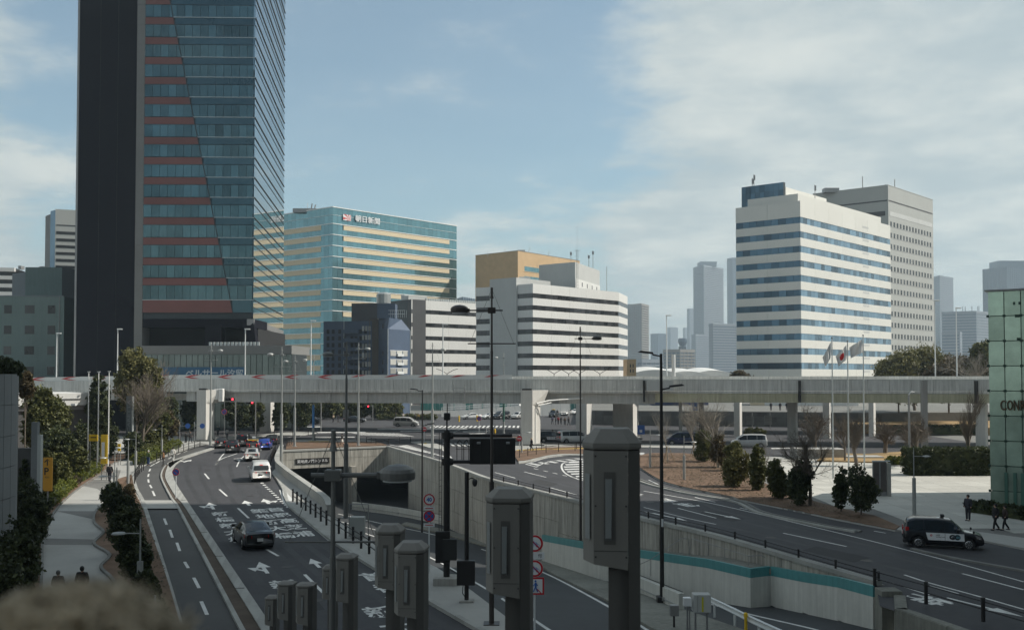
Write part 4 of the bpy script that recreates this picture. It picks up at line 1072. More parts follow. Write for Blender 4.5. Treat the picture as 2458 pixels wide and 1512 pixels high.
for a_ in (0, 1): ob('corner_trim', wN3.box(wN3.L * (.0 if a_ == 0 else .98), wN3.L * (.0 if a_ == 0 else .98) + .15, 0, zt2b, 0, .1), m_alu, NV)
ob('corner_trim', wN1.box(wN1.L * .42, wN1.L * .42 + .15, 0, zt1, 0, .1), m_alu, NV)
for r in range(7):
    zz = ZT(782 + r * 21.5, YN); ob('balcony', wN1.box(wN1.L * .44, wN1.L * .75, zz - 1.9, zz - .95, .05, 1.1), m_navy, NV)
    for j in range(3): ob('window', wN1.box(wN1.L * (.80 + j * .065), wN1.L * (.80 + j * .065) + .6, zz - 1.3, zz, 0, .05), M('curtained_glass', (1, 1, 1)), NV)
rr = MB()
for i in range(9): rr.box(XY(937 + i * 4.7, YN - 5)[0], XY(937 + i * 4.7, YN - 5)[0] + .06, YN - 5, YN - 4.94, zt2, zt2 + 1.9)
rr.box(XY(937, YN)[0], XY(977, YN)[0], YN - 5, YN - 4.94, zt2 + 1.85, zt2 + 1.95); rr.box(XY(937, YN)[0], XY(977, YN)[0], YN - 5, YN - 4.94, zt2 + .9, zt2 + 1.0)
ob('roof_railing', rr, m_whites, NV)

# === striped white building on the left ================================
def striped(th, wl_, ztop_, first, period, dark_h, n, wmat, gmat, pane=1.8, zbot=0, cover=None, limit=290, gl=None):
    """white spandrels proud of recessed strip windows; first = depth of the top band"""
    zc_ = ztop_; sp = []; L = wl_.L; npn_ = max(1, int(L / 7.5)); u = L / npn_
    out = gl if gl is not None else []
    for k in range(n + 1):
        h = first if k == 0 else period - dark_h; z0 = zc_ - h
        if k == n: z0 = zbot
        for i in range(npn_): sp.append((wl_, i * u + .025, (i + 1) * u - .025, z0, zc_, -.3, .0))
        if k == n: break
        m_ = max(1, int(L / pane)); v_ = L / m_
        for i in range(m_): out.append((wl_, i * v_ + .035, (i + 1) * v_ - .035, z0 - dark_h + .01, z0 - .01, -.3, -.14))
        zc_ = z0 - dark_h
    pieces(th, 'spandrel_panel', sp, wmat)
    if gl is None: pieces(th, 'window_pane', out, gmat, limit)
YW = 338.0
wa = Wall(XY(987, YW), XY(1160, YW * 1.065)); WA = bldg('office_building', 'white striped office block with a black end wall and air conditioners along its roof', 'building', tuple(wa.P0))
za = ZT(719, YW); kA = YW / FPX
block(WA, [wa.p(.1, -.3, 0)[:2], wa.p(wa.L, -.3, 0)[:2], wa.p(wa.L, -14, 0)[:2], wa.p(.1, -14, 0)[:2]], 0, za - .15, m_mull, 'core')
striped(WA, wa, za, 23 * kA, 31.8 * kA, 10.2 * kA, 5, m_wht, m_gl_dk, pane=1.7)
we = Wall(XY(936, YW + 10), XY(987, YW)); ob('black_end_wall', we.box(0, we.L - .02, 0, za + .1, -6, 0), m_greyd, WA)
for i in range(30):
    a0 = wa.s_px(1030) + i * 1.05; ob('air_conditioner', wa.box(a0, a0 + .8, za, za + 1.0, -2.4, -1.7), m_alu, WA)
ob('roof_plant', wa.box(1, 9, za - .1, za + 1.6, -7, -3), m_lgrey, WA); ob('roof_plant', wa.box(3, 6, za - .1, za + 2.3, -10, -8), m_alu, WA)
# === striped white building in the middle =============================
YB = 290.0; kB = YB / FPX
bC = XY(1279, YB); bR = XY(1486, YB / .904); bR2 = XY(1507, YB * 1.165); bL1 = XY(1242, YB * 1.012); bL2 = XY(1178, YB * 1.035); bL3 = XY(1142, YB * 1.045)
WB = bldg('office_building', 'large white striped office block with a grey blank core and two rooftop sheds', 'building', (bC[0], bC[1], 0))
zB = ZT(681, YB)
w1 = Wall(bC, bR); w2 = Wall(bR, bR2); w0 = Wall(bL1, bC); wl3 = Wall(bL3, bL2)
bkx = bL3[0] + 6, bL3[1] + 30
block(WB, [(bL1[0] + .3, bL1[1] + .35), (bC[0], bC[1] + .4), (bR[0] - .35, bR[1] + .35), (bR2[0] - .35, bR2[1] + .2), (bR2[0] - 5, bR2[1] + 5), (bC[0] - 2, bC[1] + 17), (bL1[0] + .5, bL1[1] + 14)], 0, zB - .2, m_mull, 'core')
fA, pB, dB = 89 / 3.15 / 1.2474 * kB, 28.9 * kB, 11.4 * kB
for wq in (w1, w2, w0): striped(WB, wq, zB, fA, pB, dB, 7, m_wht if wq is not w0 else m_wht, m_gl_dk, pane=1.9)
zc_ = ZT(690, YB * 1.04); block(WB, [wl3.p(0.1, -.3, 0)[:2], wl3.p(wl3.L, -.3, 0)[:2], wl3.p(wl3.L, -14, 0)[:2], wl3.p(.1, -14, 0)[:2]], 0, zc_ - .2, m_mull, 'core')
striped(WB, wl3, zc_, 20.5 * kB * 1.04, pB, dB * 1.1, 7, m_wht, m_gl_dk)
wcore = Wall(bL2, bL1); block(WB, [wcore.p(0.02, .5, 0)[:2], wcore.p(wcore.L - .02, .5, 0)[:2], wcore.p(wcore.L - .02, -16, 0)[:2], wcore.p(0.02, -16, 0)[:2]], 0, ZT(668, YB * 1.02), m_lgrey, 'blank_core')
# rooftop sheds
s1, s2, s3 = XY(1294, YB * 1.10), XY(1381, YB * 1.07), XY(1440, YB * 1.16)
q = back4(s1, s2, s3); block(WB, q, zB - 1, ZT(629, YB * 1.07), m_lgrey, 'rooftop_shed')
wsh = Wall(s2, s3); wsh0 = Wall(s1, s2)
ob('shed_base', wsh.box(0.0, wsh.L, zB - .8, ZT(668, YB * 1.07), 0.01, .15), m_wht, WB)
for i in range(4): ob('window', wsh.box(wsh.L * (.24 + .2 * i), wsh.L * (.24 + .2 * i) + .7, ZT(690, YB * 1.1), ZT(680, YB * 1.1), .16, .2), m_gl_dk, WB)
ob('roof_stair_box', MB().box(XY(1255, YB)[0] - 1, XY(1275, YB)[0], YB + 12, YB + 16, zB - 1, ZT(664, YB * 1.04)), m_wht, WB)
ob('parapet_rail', w1.box(0, w1.L, zB, zB + .12, -.5, -.3), m_alu, WB)
mast = MB(); p_ = XY(1386, YB * 1.06); zz = ZT(629, YB)
for dx in (-.25, .25): mast.tube((p_[0] + dx, p_[1], zB), (p_[0] + dx, p_[1], ZT(600, YB * 1.06)), .06, n=5)
for k in range(22): mast.tube((p_[0] - .25, p_[1], zB + k * .9), (p_[0] + .25, p_[1], zB + k * .9 + .4), .04, n=4)
mast.tube((p_[0] - 1, p_[1], ZT(600, YB * 1.06) - .2), (p_[0] + 1, p_[1], ZT(600, YB * 1.06) - .2), .05, n=4)
ob('lattice_mast', mast, m_gry, WB)
for x, y0_, y1_ in ((1414, 640, 612), (1424, 640, 602), (1371, 632, 604), (1457, 700, 640)):
    p_ = XY(x, YB * 1.12); m = MB().tube((p_[0], p_[1], ZT(y0_, YB * 1.12) - .5), (p_[0], p_[1], ZT(y1_, YB * 1.12)), .08, n=5)
    if x < 1450: m.box(p_[0] - .3, p_[0] + .3, p_[1] - .1, p_[1] + .1, ZT(y1_, YB * 1.12) - 1.2, ZT(y1_, YB * 1.12) - .2)
    ob('antenna', m, m_gry, WB)
# === tan brick block ====================================================
YO = 400.0
oL, oC, oR = XY(1141, YO * 1.04), XY(1243, YO), XY(1392, YO * 1.09)
BO = bldg('brick_building', 'tan brick building rising behind the white striped block', 'building', (oC[0], oC[1], 0))
zo = ZT(602, YO); block(BO, back4(oL, oC, oR), 0, zo, m_brick, 'brick_body'); wo_ = Wall(oC, oR); wol = Wall(oL, oC)
for r in (0, 1):
    z1 = ZT(641 + r * 23 + 1, YO * 1.02); it = [(wo_, wo_.s_px(1259) + i * 1.05, wo_.s_px(1259) + i * 1.05 + .95, z1 - 1.9, z1, .02, .06) for i in range(12)]
    pieces(BO, 'window_pane', it, m_gl_as)
    ob('window_sill', wo_.box(wo_.s_px(1257), wo_.s_px(1257) + 13, z1 - 2.1, z1 - 1.95, 0, .15), m_cream, BO)
for wq in (wo_, wol): ob('parapet_cap', wq.box(0, wq.L, zo, zo + .15, -.3, .1), m_gry, BO)
for x, y1_ in ((1170, 594), (1212, 589), (1247, 588), (1256, 588), (1266, 584), (1318, 596)):
    p_ = XY(x, YO * 1.02); m = MB()
    if x in (1247, 1256): m.box(p_[0] - .8, p_[0] + .8, p_[1] - 1 + 5, p_[1] + 6, zo - .2, ZT(y1_ + 3, YO))
    else: m.tube((p_[0], p_[1] + 3, zo - 1), (p_[0] + (1.2 if x == 1266 else 0), p_[1] + 3, ZT(y1_, YO)), .1, n=5)
    ob('roof_equipment', m, m_alu, BO)
tan2 = bldg('brick_annex', 'small tan annex at the right foot of the white striped block', 'building', (XY(1516, 300)[0], 300, 0))
block(tan2, bx(1505, 1527, 0, 300, 10), 0, ZT(862, 300), m_brick, 'brick_body')
for i in range(4): ob('window', Wall(XY(1505, 300), XY(1527, 300)).box(.9 + (i % 2) * .8, 1.2 + (i % 2) * .8, ZT(882 + 12 * (i // 2), 300), ZT(874 + 12 * (i // 2), 300), 0.01, .05), m_gl_dk, tan2)

# === right white striped block ==========================================
YC = 262.0; kC = YC / FPX
cC = XY(1924, YC); cL = XY(1768, YC * 1.045); cR = XY(2141, YC / .856)
WC = bldg('office_building', 'big cream white office block with blue strip windows and glass roof box', 'building', (cC[0], cC[1], 0))
zC = ZT(482, YC); wcr = Wall(cC, cR); wcl = Wall(cL, cC)
q = back4(cL, cC, cR); gx_, gy_ = sum(p[0] for p in q) / 4, sum(p[1] for p in q) / 4
m_cw = M('cream_white_tile', (0.62, 0.615, 0.575), 0.65, var=0.03, scale=0.6, objvar=0.02, world=True)
block(WC, [(p[0] + (gx_ - p[0]) * .04, p[1] + (gy_ - p[1]) * .04) for p in q], 0, zC - .2, m_mull, 'core')
m_gl_b2 = M('blue_window_glass_lit_side', (0.17, 0.26, 0.33), 0.1, metal=0.6, var=0.25, scale=0.3, objvar=0.5, world=True)  # lighter copy for the right face, its brighter sky reflection put into the colour
for wq, gm_, lim in ((wcr, m_gl_b2, 180), (wcl, m_gl_bl, 115)): striped(WC, wq, zC, 38.5 * kC, 35.15 * kC, 15.4 * kC, 11, m_cw, gm_, pane=2.0, limit=lim)
for k in range(12):
    zz = zC - (21 + 35.15 * k) * kC; a0 = wcr.s_px(2074); ob('vent_grille', wcr.box(a0, a0 + 4.2, zz - .55, zz, 0.0, .03), m_lgrey, WC)
u_ = wcr.d; v_ = (Vector((q[0][0], q[0][1], 0)) - Vector((q[1][0], q[1][1], 0))).normalized(); c0 = Vector((cC[0], cC[1], 0))
def plan(au, av): p = c0 + u_ * au + v_ * av; return (p.x, p.y)
Lu = wcr.L; Lv = wcl.L
block(WC, [plan(1.2, 1.2), plan(Lu * .93, 1.2), plan(Lu * .93, Lv - 3), plan(1.2, Lv - 3)], zC - .2, ZT(464.5, YC * 1.005), m_cw, 'attic')
zg = ZT(443, YC * 1.04)
block(WC, [plan(5, 6.5), plan(Lu * .5, 6.5), plan(Lu * .5, Lv), plan(5, Lv)], zC, zg - 1.2, m_cw, 'upper_attic')
block(WC, [plan(4, 6.6), plan(5, 6.6), plan(5, Lv + .3), plan(4, Lv + .3)], zC, zg, m_mull, 'glass_box_core')
wgb = Wall(plan(3.9, Lv + .3), plan(3.9, 6.6)); it = []
for r in range(3):
    for i in range(9):
        hh = (zg - zC) / 3; it.append((wgb, i * wgb.L / 9 + .04, (i + 1) * wgb.L / 9 - .04, zC + r * hh + .04, zC + (r + 1) * hh - .04, -.05, .05))
pieces(WC, 'glass_panel', it, m_gl_bl)
for x, y1_ in ((1809, 428), (1813, 419), (1960, 444)):
    p_ = XY(x, YC * 1.06); ob('antenna', MB().tube((p_[0], p_[1], zC), (p_[0], p_[1], ZT(y1_, YC * 1.06)), .1, n=5).box(p_[0] - .15, p_[0] + .35, p_[1] - .1, p_[1] + .1, ZT(y1_ + 14, YC * 1.06), ZT(y1_ + 2, YC * 1.06)), m_gry, WC)
# === grey block behind ==================================================
YD = 330.0; kD = YD / FPX
dC, dL, dR = XY(2136.5, YD), XY(1955, YD * 1.05), XY(2244, YD * 1.086)
WD = bldg('office_building', 'tall grey office block with small square windows behind the cream white one', 'building', (dC[0], dC[1], 0))
zD = ZT(445, YD); wdr = Wall(dC, dR); wdl = Wall(dL, dC)
block(WD, back4(dL, dC, dR), 0, zD, m_greyb, 'body')
it = []; 
for r in range(12):
    z1 = ZT(530.5 + r * 27.0 + 0, YD)
    for i in range(14): a0 = 1.5 + i * (wdr.L - 2.2) / 14; it.append((wdr, a0, a0 + 1.25, z1 - 1.55, z1, .02, .06))
pieces(WD, 'window', it, m_gl_dk)
for wq in (wdr, wdl):
    ob('shadow_gap', wq.box(.3, wq.L - .3, ZT(480.5, YD) - .3, ZT(480.5, YD) + .15, .0, .05), m_greyd, WD); ob('louvre_band', wq.box(1, wq.L - 1, ZT(517, YD), ZT(506, YD), .0, .06), m_lgrey if wq is wdr else m_greyd, WD); ob('parapet_cap', wq.box(0, wq.L, zD, zD + .2, -.3, .08), m_greyb, WD)
for k in range(13): ob('floor_joint', wdr.box(0, wdr.L, ZT(543.5 + k * 27, YD), ZT(543.5 + k * 27, YD) + .12, .0, .03), m_gry, WD)
for x, y1_ in ((2080, 421), (2158, 428), (2000, 452), (2135, 440)):
    p_ = XY(x, YD * 1.03); m = MB().tube((p_[0], p_[1] + 2, zD - .5), (p_[0], p_[1] + 2, ZT(y1_, YD * 1.03)), .15, n=5)
    if x == 2000: m.box(p_[0] - 2, p_[0] + 3, p_[1] + 1, p_[1] + 4, zD - .3, zD + 1.2)
    ob('antenna', m, m_gry, WD)
# === left cluster =======================================================
LB1 = bldg('apartment_building', 'grey green block with small dark windows beside the tower', 'building', (XY(80, 205)[0], 205, 0))
w = Wall(XY(-80, 204), XY(152, 205)); z1 = ZT(712, 205); ob('body', w.box(0, w.L, 0, z1, -14, 0), m_tealw, LB1)
it = []
for r in range(5):
    zz = ZT(733 + r * 49, 205)
    for x, ww in ((58, 1.9), (113, 1.5), (8, 1.5)): a0 = w.s_px(x); it.append((w, a0, a0 + ww, zz - 1.7, zz, .02, .06))
pieces(LB1, 'window', it, m_gl_dk); ob('parapet_cap', w.box(0, w.L, z1, z1 + .2, -.4, .1), m_teald, LB1)
ob('pipe', w.box(w.s_px(140), w.s_px(140) + .12, 0, z1, .01, .12), m_gry, LB1)
LB2 = bldg('apartment_building', 'plain grey block with a sloping roof edge between the tower and the balcony block', 'building', (XY(110, 225)[0], 225, 0))
w = Wall(XY(26, 226), XY(146, 222)); w2_ = Wall(XY(146, 222), XY(186, 232)); m = MB(); za_, zb_ = ZT(657, 226), ZT(642, 222)
m.hexa([w.p(0, 0, 0), w.p(w.L, 0, 0), w.p(w.L, -14, 0), w.p(0, -14, 0), w.p(0, 0, za_), w.p(w.L, 0, zb_), w.p(w.L, -14, zb_), w.p(0, -14, za_)]); ob('body', m, m_teald, LB2)
ob('side_wing', w2_.box(0, w2_.L, 0, zb_, -8, 0), m_tealw, LB2); ob('window', w.box(w.s_px(85), w.s_px(97), ZT(712, 224), ZT(701, 224), .02, .08), m_gl_dk, LB2)
for r in range(4): ob('window', w2_.box(w2_.L * .35, w2_.L * .35 + .6, ZT(720 + r * 49, 226), ZT(706 + r * 49, 226), .01, .05), m_gl_dk, LB2)
ob('chimney', MB().box(XY(86, 226)[0] - .5, XY(86, 226)[0] + .6, 228, 229, za_ - .5, ZT(637, 226)), m_gry, LB2)
LB3 = bldg('office_building', 'grey stone office tower with striped windows peeking out left of the glass tower', 'building', (XY(140, 300)[0], 300, 0))
lp0, lp1, lp2, lp3 = XY(104, 306), XY(116, 302), XY(128, 300), XY(200, 303)
z3 = ZT(502, 300); wq = Wall(lp2, lp3); ob('body', wq.box(0, wq.L, 0, z3, -20, 0), m_greyb, LB3)
ob('grey_edge', Wall(lp0, lp1).box(0, Wall(lp0, lp1).L, 0, z3 - 1.2, -8, 0), m_stone, LB3); ob('blue_glass_corner', Wall(lp1, lp2).box(.02, Wall(lp1, lp2).L - .02, 0, z3 - .3, -8, 0), m_gl_bl, LB3)
for k, y_ in enumerate((539, 555, 572, 588, 604.5, 621, 637, 653)): ob('window_band', wq.box(.3, wq.L, ZT(y_ + (2 if k == 0 else 6.5), 300), ZT(y_, 300), .02, .08), m_gl_dk, LB3)
LB4 = bldg('balcony_block', 'white balcony apartment block at the far left edge', 'building', (XY(10, 270)[0], 270, 0))
wq = Wall(XY(-60, 270), XY(31, 272)); z4 = ZT(641, 270); ob('body', wq.box(0, wq.L, 0, z4, -12, -1.2), m_gl_dk, LB4)
for k in range(8): ob('balcony', wq.box(0, wq.L, z4 - 1.0 - k * 2.2 - (.0), z4 - k * 2.2, -1.2, 0), m_wht, LB4)
ob('roof_plant', MB().box(XY(18, 270)[0], XY(25, 270)[0], 275, 277, z4, z4 + .9), m_gry, LB4)
# === far towers, each at its own distance ================================
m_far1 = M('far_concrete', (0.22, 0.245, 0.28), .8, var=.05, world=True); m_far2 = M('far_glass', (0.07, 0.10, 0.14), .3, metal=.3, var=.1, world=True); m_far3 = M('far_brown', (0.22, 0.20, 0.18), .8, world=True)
def far(label, px0, px1, ytop, Y, style, pc=None, name='tower_block', wallm=None, nf=None, cat='tower', depth=30):
    Y = Y * 1.7; depth = depth * 1.7
    th = bldg(name, label, cat, (XY((px0 + px1) / 2, Y)[0], Y, 0)); zt_ = ZT(ytop, Y)
    pc = pc if pc is not None else px0 + (px1 - px0) * .35
    l, c, r = XY(px0, Y + depth * .45), XY(pc, Y), XY(px1, Y + depth * .6); q = back4(l, c, r); gx2, gy2 = sum(p[0] for p in q) / 4, sum(p[1] for p in q) / 4
    ws = [Wall(l, c), Wall(c, r)]; wm = wallm or m_far1; nf = nf or max(4, int(zt_ / 3.6)); fh = zt_ / nf
    block(th, [(p[0] + (gx2 - p[0]) * .02, p[1] + (gy2 - p[1]) * .02) for p in q], 0, zt_ - .3, m_far2 if style != 'solid' else wm, 'core')
    for wq in ws:
        if style in ('bands', 'balcony'):
            it = [(wq, 0, wq.L, k * fh, k * fh + fh * .5, -.5, .4 if style == 'bands' else .9) for k in range(nf)] + [(wq, 0, wq.L, zt_ - fh * .8, zt_, -.5, .4)]
            pieces(th, 'floor_band', it, wm)
        if style in ('grid', 'solid', 'balcony'):
            n_ = max(2, int(wq.L / 5)); pieces(th, 'pilaster', [(wq, i * wq.L / n_, i * wq.L / n_ + (1.2 if style == 'grid' else .8), 0, zt_, -.4, .5) for i in range(n_)] , wm)
        if style == 'grid': pieces(th, 'floor_band', [(wq, 0, wq.L, k * fh, k * fh + fh * .35, -.4, .3) for k in range(nf)], wm)
    return th, zt_
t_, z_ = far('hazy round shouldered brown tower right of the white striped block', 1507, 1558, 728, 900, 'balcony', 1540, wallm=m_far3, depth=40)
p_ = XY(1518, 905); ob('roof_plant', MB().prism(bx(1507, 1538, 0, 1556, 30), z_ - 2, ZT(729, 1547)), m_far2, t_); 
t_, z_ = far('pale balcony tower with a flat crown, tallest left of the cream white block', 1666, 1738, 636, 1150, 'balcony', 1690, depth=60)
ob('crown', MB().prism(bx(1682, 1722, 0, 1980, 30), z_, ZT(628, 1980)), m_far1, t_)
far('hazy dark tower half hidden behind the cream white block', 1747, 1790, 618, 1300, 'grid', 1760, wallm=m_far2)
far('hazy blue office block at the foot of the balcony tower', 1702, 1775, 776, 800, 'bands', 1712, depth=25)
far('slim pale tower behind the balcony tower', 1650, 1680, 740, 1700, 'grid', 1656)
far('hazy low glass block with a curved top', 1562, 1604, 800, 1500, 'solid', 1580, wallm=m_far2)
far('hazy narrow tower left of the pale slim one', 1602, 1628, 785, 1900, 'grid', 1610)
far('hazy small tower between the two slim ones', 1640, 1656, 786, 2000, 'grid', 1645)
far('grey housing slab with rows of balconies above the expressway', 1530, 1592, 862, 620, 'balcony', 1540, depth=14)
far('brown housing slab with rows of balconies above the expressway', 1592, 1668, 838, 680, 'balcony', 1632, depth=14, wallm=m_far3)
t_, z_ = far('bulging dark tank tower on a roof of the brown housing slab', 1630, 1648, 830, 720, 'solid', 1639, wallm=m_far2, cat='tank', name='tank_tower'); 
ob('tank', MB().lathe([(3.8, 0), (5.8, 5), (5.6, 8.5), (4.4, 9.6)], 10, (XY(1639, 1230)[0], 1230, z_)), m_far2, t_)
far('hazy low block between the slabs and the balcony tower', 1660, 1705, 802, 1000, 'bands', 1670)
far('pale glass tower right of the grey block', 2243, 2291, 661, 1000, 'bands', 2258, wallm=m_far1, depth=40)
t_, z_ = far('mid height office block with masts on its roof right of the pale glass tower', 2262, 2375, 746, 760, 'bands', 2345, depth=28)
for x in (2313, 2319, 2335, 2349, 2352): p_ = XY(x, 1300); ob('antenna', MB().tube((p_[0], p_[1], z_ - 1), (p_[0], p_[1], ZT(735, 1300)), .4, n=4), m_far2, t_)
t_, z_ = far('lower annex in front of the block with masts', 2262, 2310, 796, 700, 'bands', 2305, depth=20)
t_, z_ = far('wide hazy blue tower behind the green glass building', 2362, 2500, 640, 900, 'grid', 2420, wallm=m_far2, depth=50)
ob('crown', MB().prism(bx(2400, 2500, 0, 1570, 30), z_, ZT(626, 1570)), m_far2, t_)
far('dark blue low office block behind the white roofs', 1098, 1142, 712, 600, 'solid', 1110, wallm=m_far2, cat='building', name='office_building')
# white market roofs
mk = bldg('market_hall', 'long white arched market roofs beyond the expressway', 'market hall', (XY(1640, 420)[0], 420, 0))
for i, (x0, x1, yt) in enumerate(((1508, 1640, 893), (1600, 1700, 896), (1660, 1766, 894))):
    a, b = XY(x0, 420 + i * 12), XY(x1, 420 + i * 12); n = 14; m = MB()
    for k in range(n):
        t0, t1 = k / n, (k + 1) / n; zf = lambda t: ZT(905, 420) + (ZT(yt, 420) - ZT(905, 420)) * (1 - (2 * t - 1) ** 2) + 1
        xa, xb = a[0] + (b[0] - a[0]) * t0, a[0] + (b[0] - a[0]) * t1
        m.hexa([(xa, a[1], 0), (xb, a[1], 0), (xb, a[1] + 30, 0), (xa, a[1] + 30, 0), (xa, a[1], zf(t0)), (xb, a[1], zf(t1)), (xb, a[1] + 30, zf(t1) + 1.5), (xa, a[1] + 30, zf(t0) + 1.5)])
    ob('vaulted_roof', m, m_wht, mk)
ob('chimney', MB().tube((XY(1617, 415)[0], 415, 0), (XY(1617, 415)[0], 415, ZT(851, 415)), .8, n=10), m_white, mk)

# === green glass building ===============================================
GB = bldg('green_glass_building', 'green glass building with bronze letters at the right edge', 'building', (G(2382, 1222)[0], G(2382, 1222)[1], 0))
g0 = G(2384, 1228); Yg = g0.y; zg = ZT(700, Yg); wg = Wall(XY(2373, Yg), (XY(2373, Yg)[0] + 13, Yg - 9.0))
m_ggl = M('green_tinted_glass', (0.34, 0.44, 0.36), 0.12, metal=0.45, var=0.45, scale=0.25, objvar=0.22, wave=.15, bscale=.6, world=True)
m_ggd = M('dark_green_frame', (0.02, 0.05, 0.035), .4, metal=.3)
block(GB, [wg.p(0.1, -.25, 0)[:2], wg.p(wg.L, -.25, 0)[:2], wg.p(wg.L, -14, 0)[:2], wg.p(.1, -14, 0)[:2]], 0.12, zg - .1, m_ggd, 'core')
hh = 59.5 / FPX * Yg; it = []; r = 0; zz = zg
ww = wg.s_px(2412) ; cw = [0, ww]; 
while cw[-1] < wg.L - .5: cw.append(cw[-1] + ww * 1.02)
while zz > 1.2:
    z0 = max(.15, zz - hh)
    for i in range(len(cw) - 1): it.append((wg, cw[i] + .03, min(cw[i + 1], wg.L) - .03, z0 + .03, zz - .03, -.2, -.02))
    zz = z0
    if zz <= .2: break
pieces(GB, 'glass_panel', it, m_ggl)
ob('roof_edge', wg.box(-.2, wg.L, zg, zg + .12, -1.5, .12), m_gry, GB)
sp_ = []
for i in range(len(cw) - 1):
    zq = zg - hh
    while zq > 1: sp_.append((wg, cw[i] - .09, cw[i] + .09, zq - .09, zq + .09, -.02, .09)); zq -= hh
pieces(GB, 'glass_fixing', sp_, m_ggd)
for x in (2408, 2429, 2447): ob('entrance_mullion', wg.box(wg.s_px(x), wg.s_px(x) + .22, .12, 3.0, .0, .12), m_grn, GB)
m_brz = M('bronze_letters', (0.10, 0.065, 0.035), .4, metal=.6)
def lt(c, px0, px1): 
    a0, a1 = wg.s_px(px0), wg.s_px(px1); zt_ = A(px0, 960, wg.p(a0, 0, 0)[1]).z; return ob('sign_letter', text_on(c, wg.p(a0, .12, zt_ - .76), wg.d * (a1 - a0), Vector((0, 0, .76)), bold=.015, depth=wg.n * .12), m_brz, GB)
for c, a_, b_ in (('C', 2401, 2415), ('O', 2417, 2431), ('N', 2433, 2446), ('R', 2449, 2461), ('A', 2463, 2476), ('D', 2478, 2491)): lt(c, a_, b_)
for x, y_, w_ in ((2434, 727, 5), (2447, 727, 5), (2438, 757, 12), (2442, 812, 9)): ob('inner_light', wg.box(wg.s_px(x), wg.s_px(x + w_), ZT(y_ + 7, Yg), ZT(y_, Yg), -.015, 0.0), m_ggd, GB)
# tower standing on it outside the picture; it casts the shade over the near streets
HT = bldg('hotel_tower', 'tall glass hotel tower just outside the right edge that shades the near streets', 'tower', (95, 20, 0))
yedge = 80.5
ux, uy = math.cos(R(SUN_AZ)), math.sin(R(SUN_AZ))
c_ = [(74, -70), (120, -70), (120, yedge + 120 * math.tan(R(SUN_AZ))), (74, yedge + 74 * math.tan(R(SUN_AZ)))]
block(HT, c_, 0, 176, m_gl_span, 'body')
for k in range(40): block(HT, [(73.8, -70), (74, -70), (74, c_[3][1] - .3), (73.8, c_[3][1] - .3)], 4 + k * 4.2, 5.2 + k * 4.2, m_alu, 'floor_band')
BT = bldg('unseen_tower', 'dark office tower added unseen behind the camera to darken the glass reflections', 'tower', (-30, -90, 0))  # added out of view: darkens the tower glass reflections and blocks sky light
block(BT, [(-75, -130), (35, -130), (35, -80), (-75, -80)], 0, 150, m_greyd, 'body')
for k in range(34): block(BT, [(-75, -80), (35, -80), (35, -79.6), (-75, -79.6)], 4 + k * 4.2, 6.0 + k * 4.2, m_gl_bl, 'window_band')
# === stone building at the left edge =====================================
SB = bldg('stone_building', 'rounded granite panelled building corner at the left edge', 'building', (-22, 36, 0))
m_gran = M('grey_granite', (0.20, 0.215, 0.225), .6, var=.06, scale=1.5, objvar=.05, fine=.1, bump=.1, world=True)
Ys = 42.0; ex = XY(48, Ys)[0]; Rr_ = 9.0; cx0, cy0 = ex - Rr_ - 1.05, Ys + 0.2
zt_s = ZT(897, Ys) ; nseg = 22; angs = [R(-100 + i * 5.2) for i in range(nseg + 1)]
corem = MB().lathe([(Rr_ - .12, 0), (Rr_ - .12, zt_s - .1)], 64, (cx0, cy0, 0)); ob('core', corem, m_gran, SB)
rowsz = []; zz = zt_s
while zz > -0.5: rowsz.append((zz, max(0, zz - 1.35))); zz -= 1.35
pan = 0
for (z1, z0) in rowsz:
    for i in range(nseg):
        a0, a1 = angs[i] + .002, angs[i + 1] - .002
        if z1 - z0 < .2: continue
        m = MB(); g_ = .012
        P_ = lambda a, r_, z: (cx0 + r_ * math.cos(a), cy0 + r_ * math.sin(a), z)
        # the curved notch in the stone, glazed
        m.hexa([P_(a0, Rr_ - .1, z0 + g_), P_(a0, Rr_, z0 + g_), P_(a1, Rr_, z0 + g_), P_(a1, Rr_ - .1, z0 + g_), P_(a0, Rr_ - .1, z1 - g_), P_(a0, Rr_, z1 - g_), P_(a1, Rr_, z1 - g_), P_(a1, Rr_ - .1, z1 - g_)])
        ob('stone_panel', m, m_gran, SB)
# glazed slit curving down
gm = MB(); zA = ZT(1115, Ys); zB_ = ZT(1240, Ys)
sa_ = R(-8)
for i in range(10):
    t0, t1 = i / 10, (i + 1) / 10; a0, a1 = sa_ - t0 * R(58), sa_ - t1 * R(58); zu = lambda t: zA - 3.2 * t ** 1.25; zl_ = lambda t: zA - .05 - 4.6 * t ** 1.05
    P_ = lambda a, r_, z: (cx0 + r_ * math.cos(a), cy0 + r_ * math.sin(a), z)
    gm.hexa([P_(a1, Rr_ - .05, zl_(t1)), P_(a1, Rr_ + .02, zl_(t1)), P_(a0, Rr_ + .02, zl_(t0)), P_(a0, Rr_ - .05, zl_(t0)), P_(a1, Rr_ - .05, zu(t1)), P_(a1, Rr_ + .02, zu(t1)), P_(a0, Rr_ + .02, zu(t0)), P_(a0, Rr_ - .05, zu(t0))])
ob('curved_window', gm, M('window_slit_glass', (.25, .27, .27), .08, metal=.6, var=.1), SB)
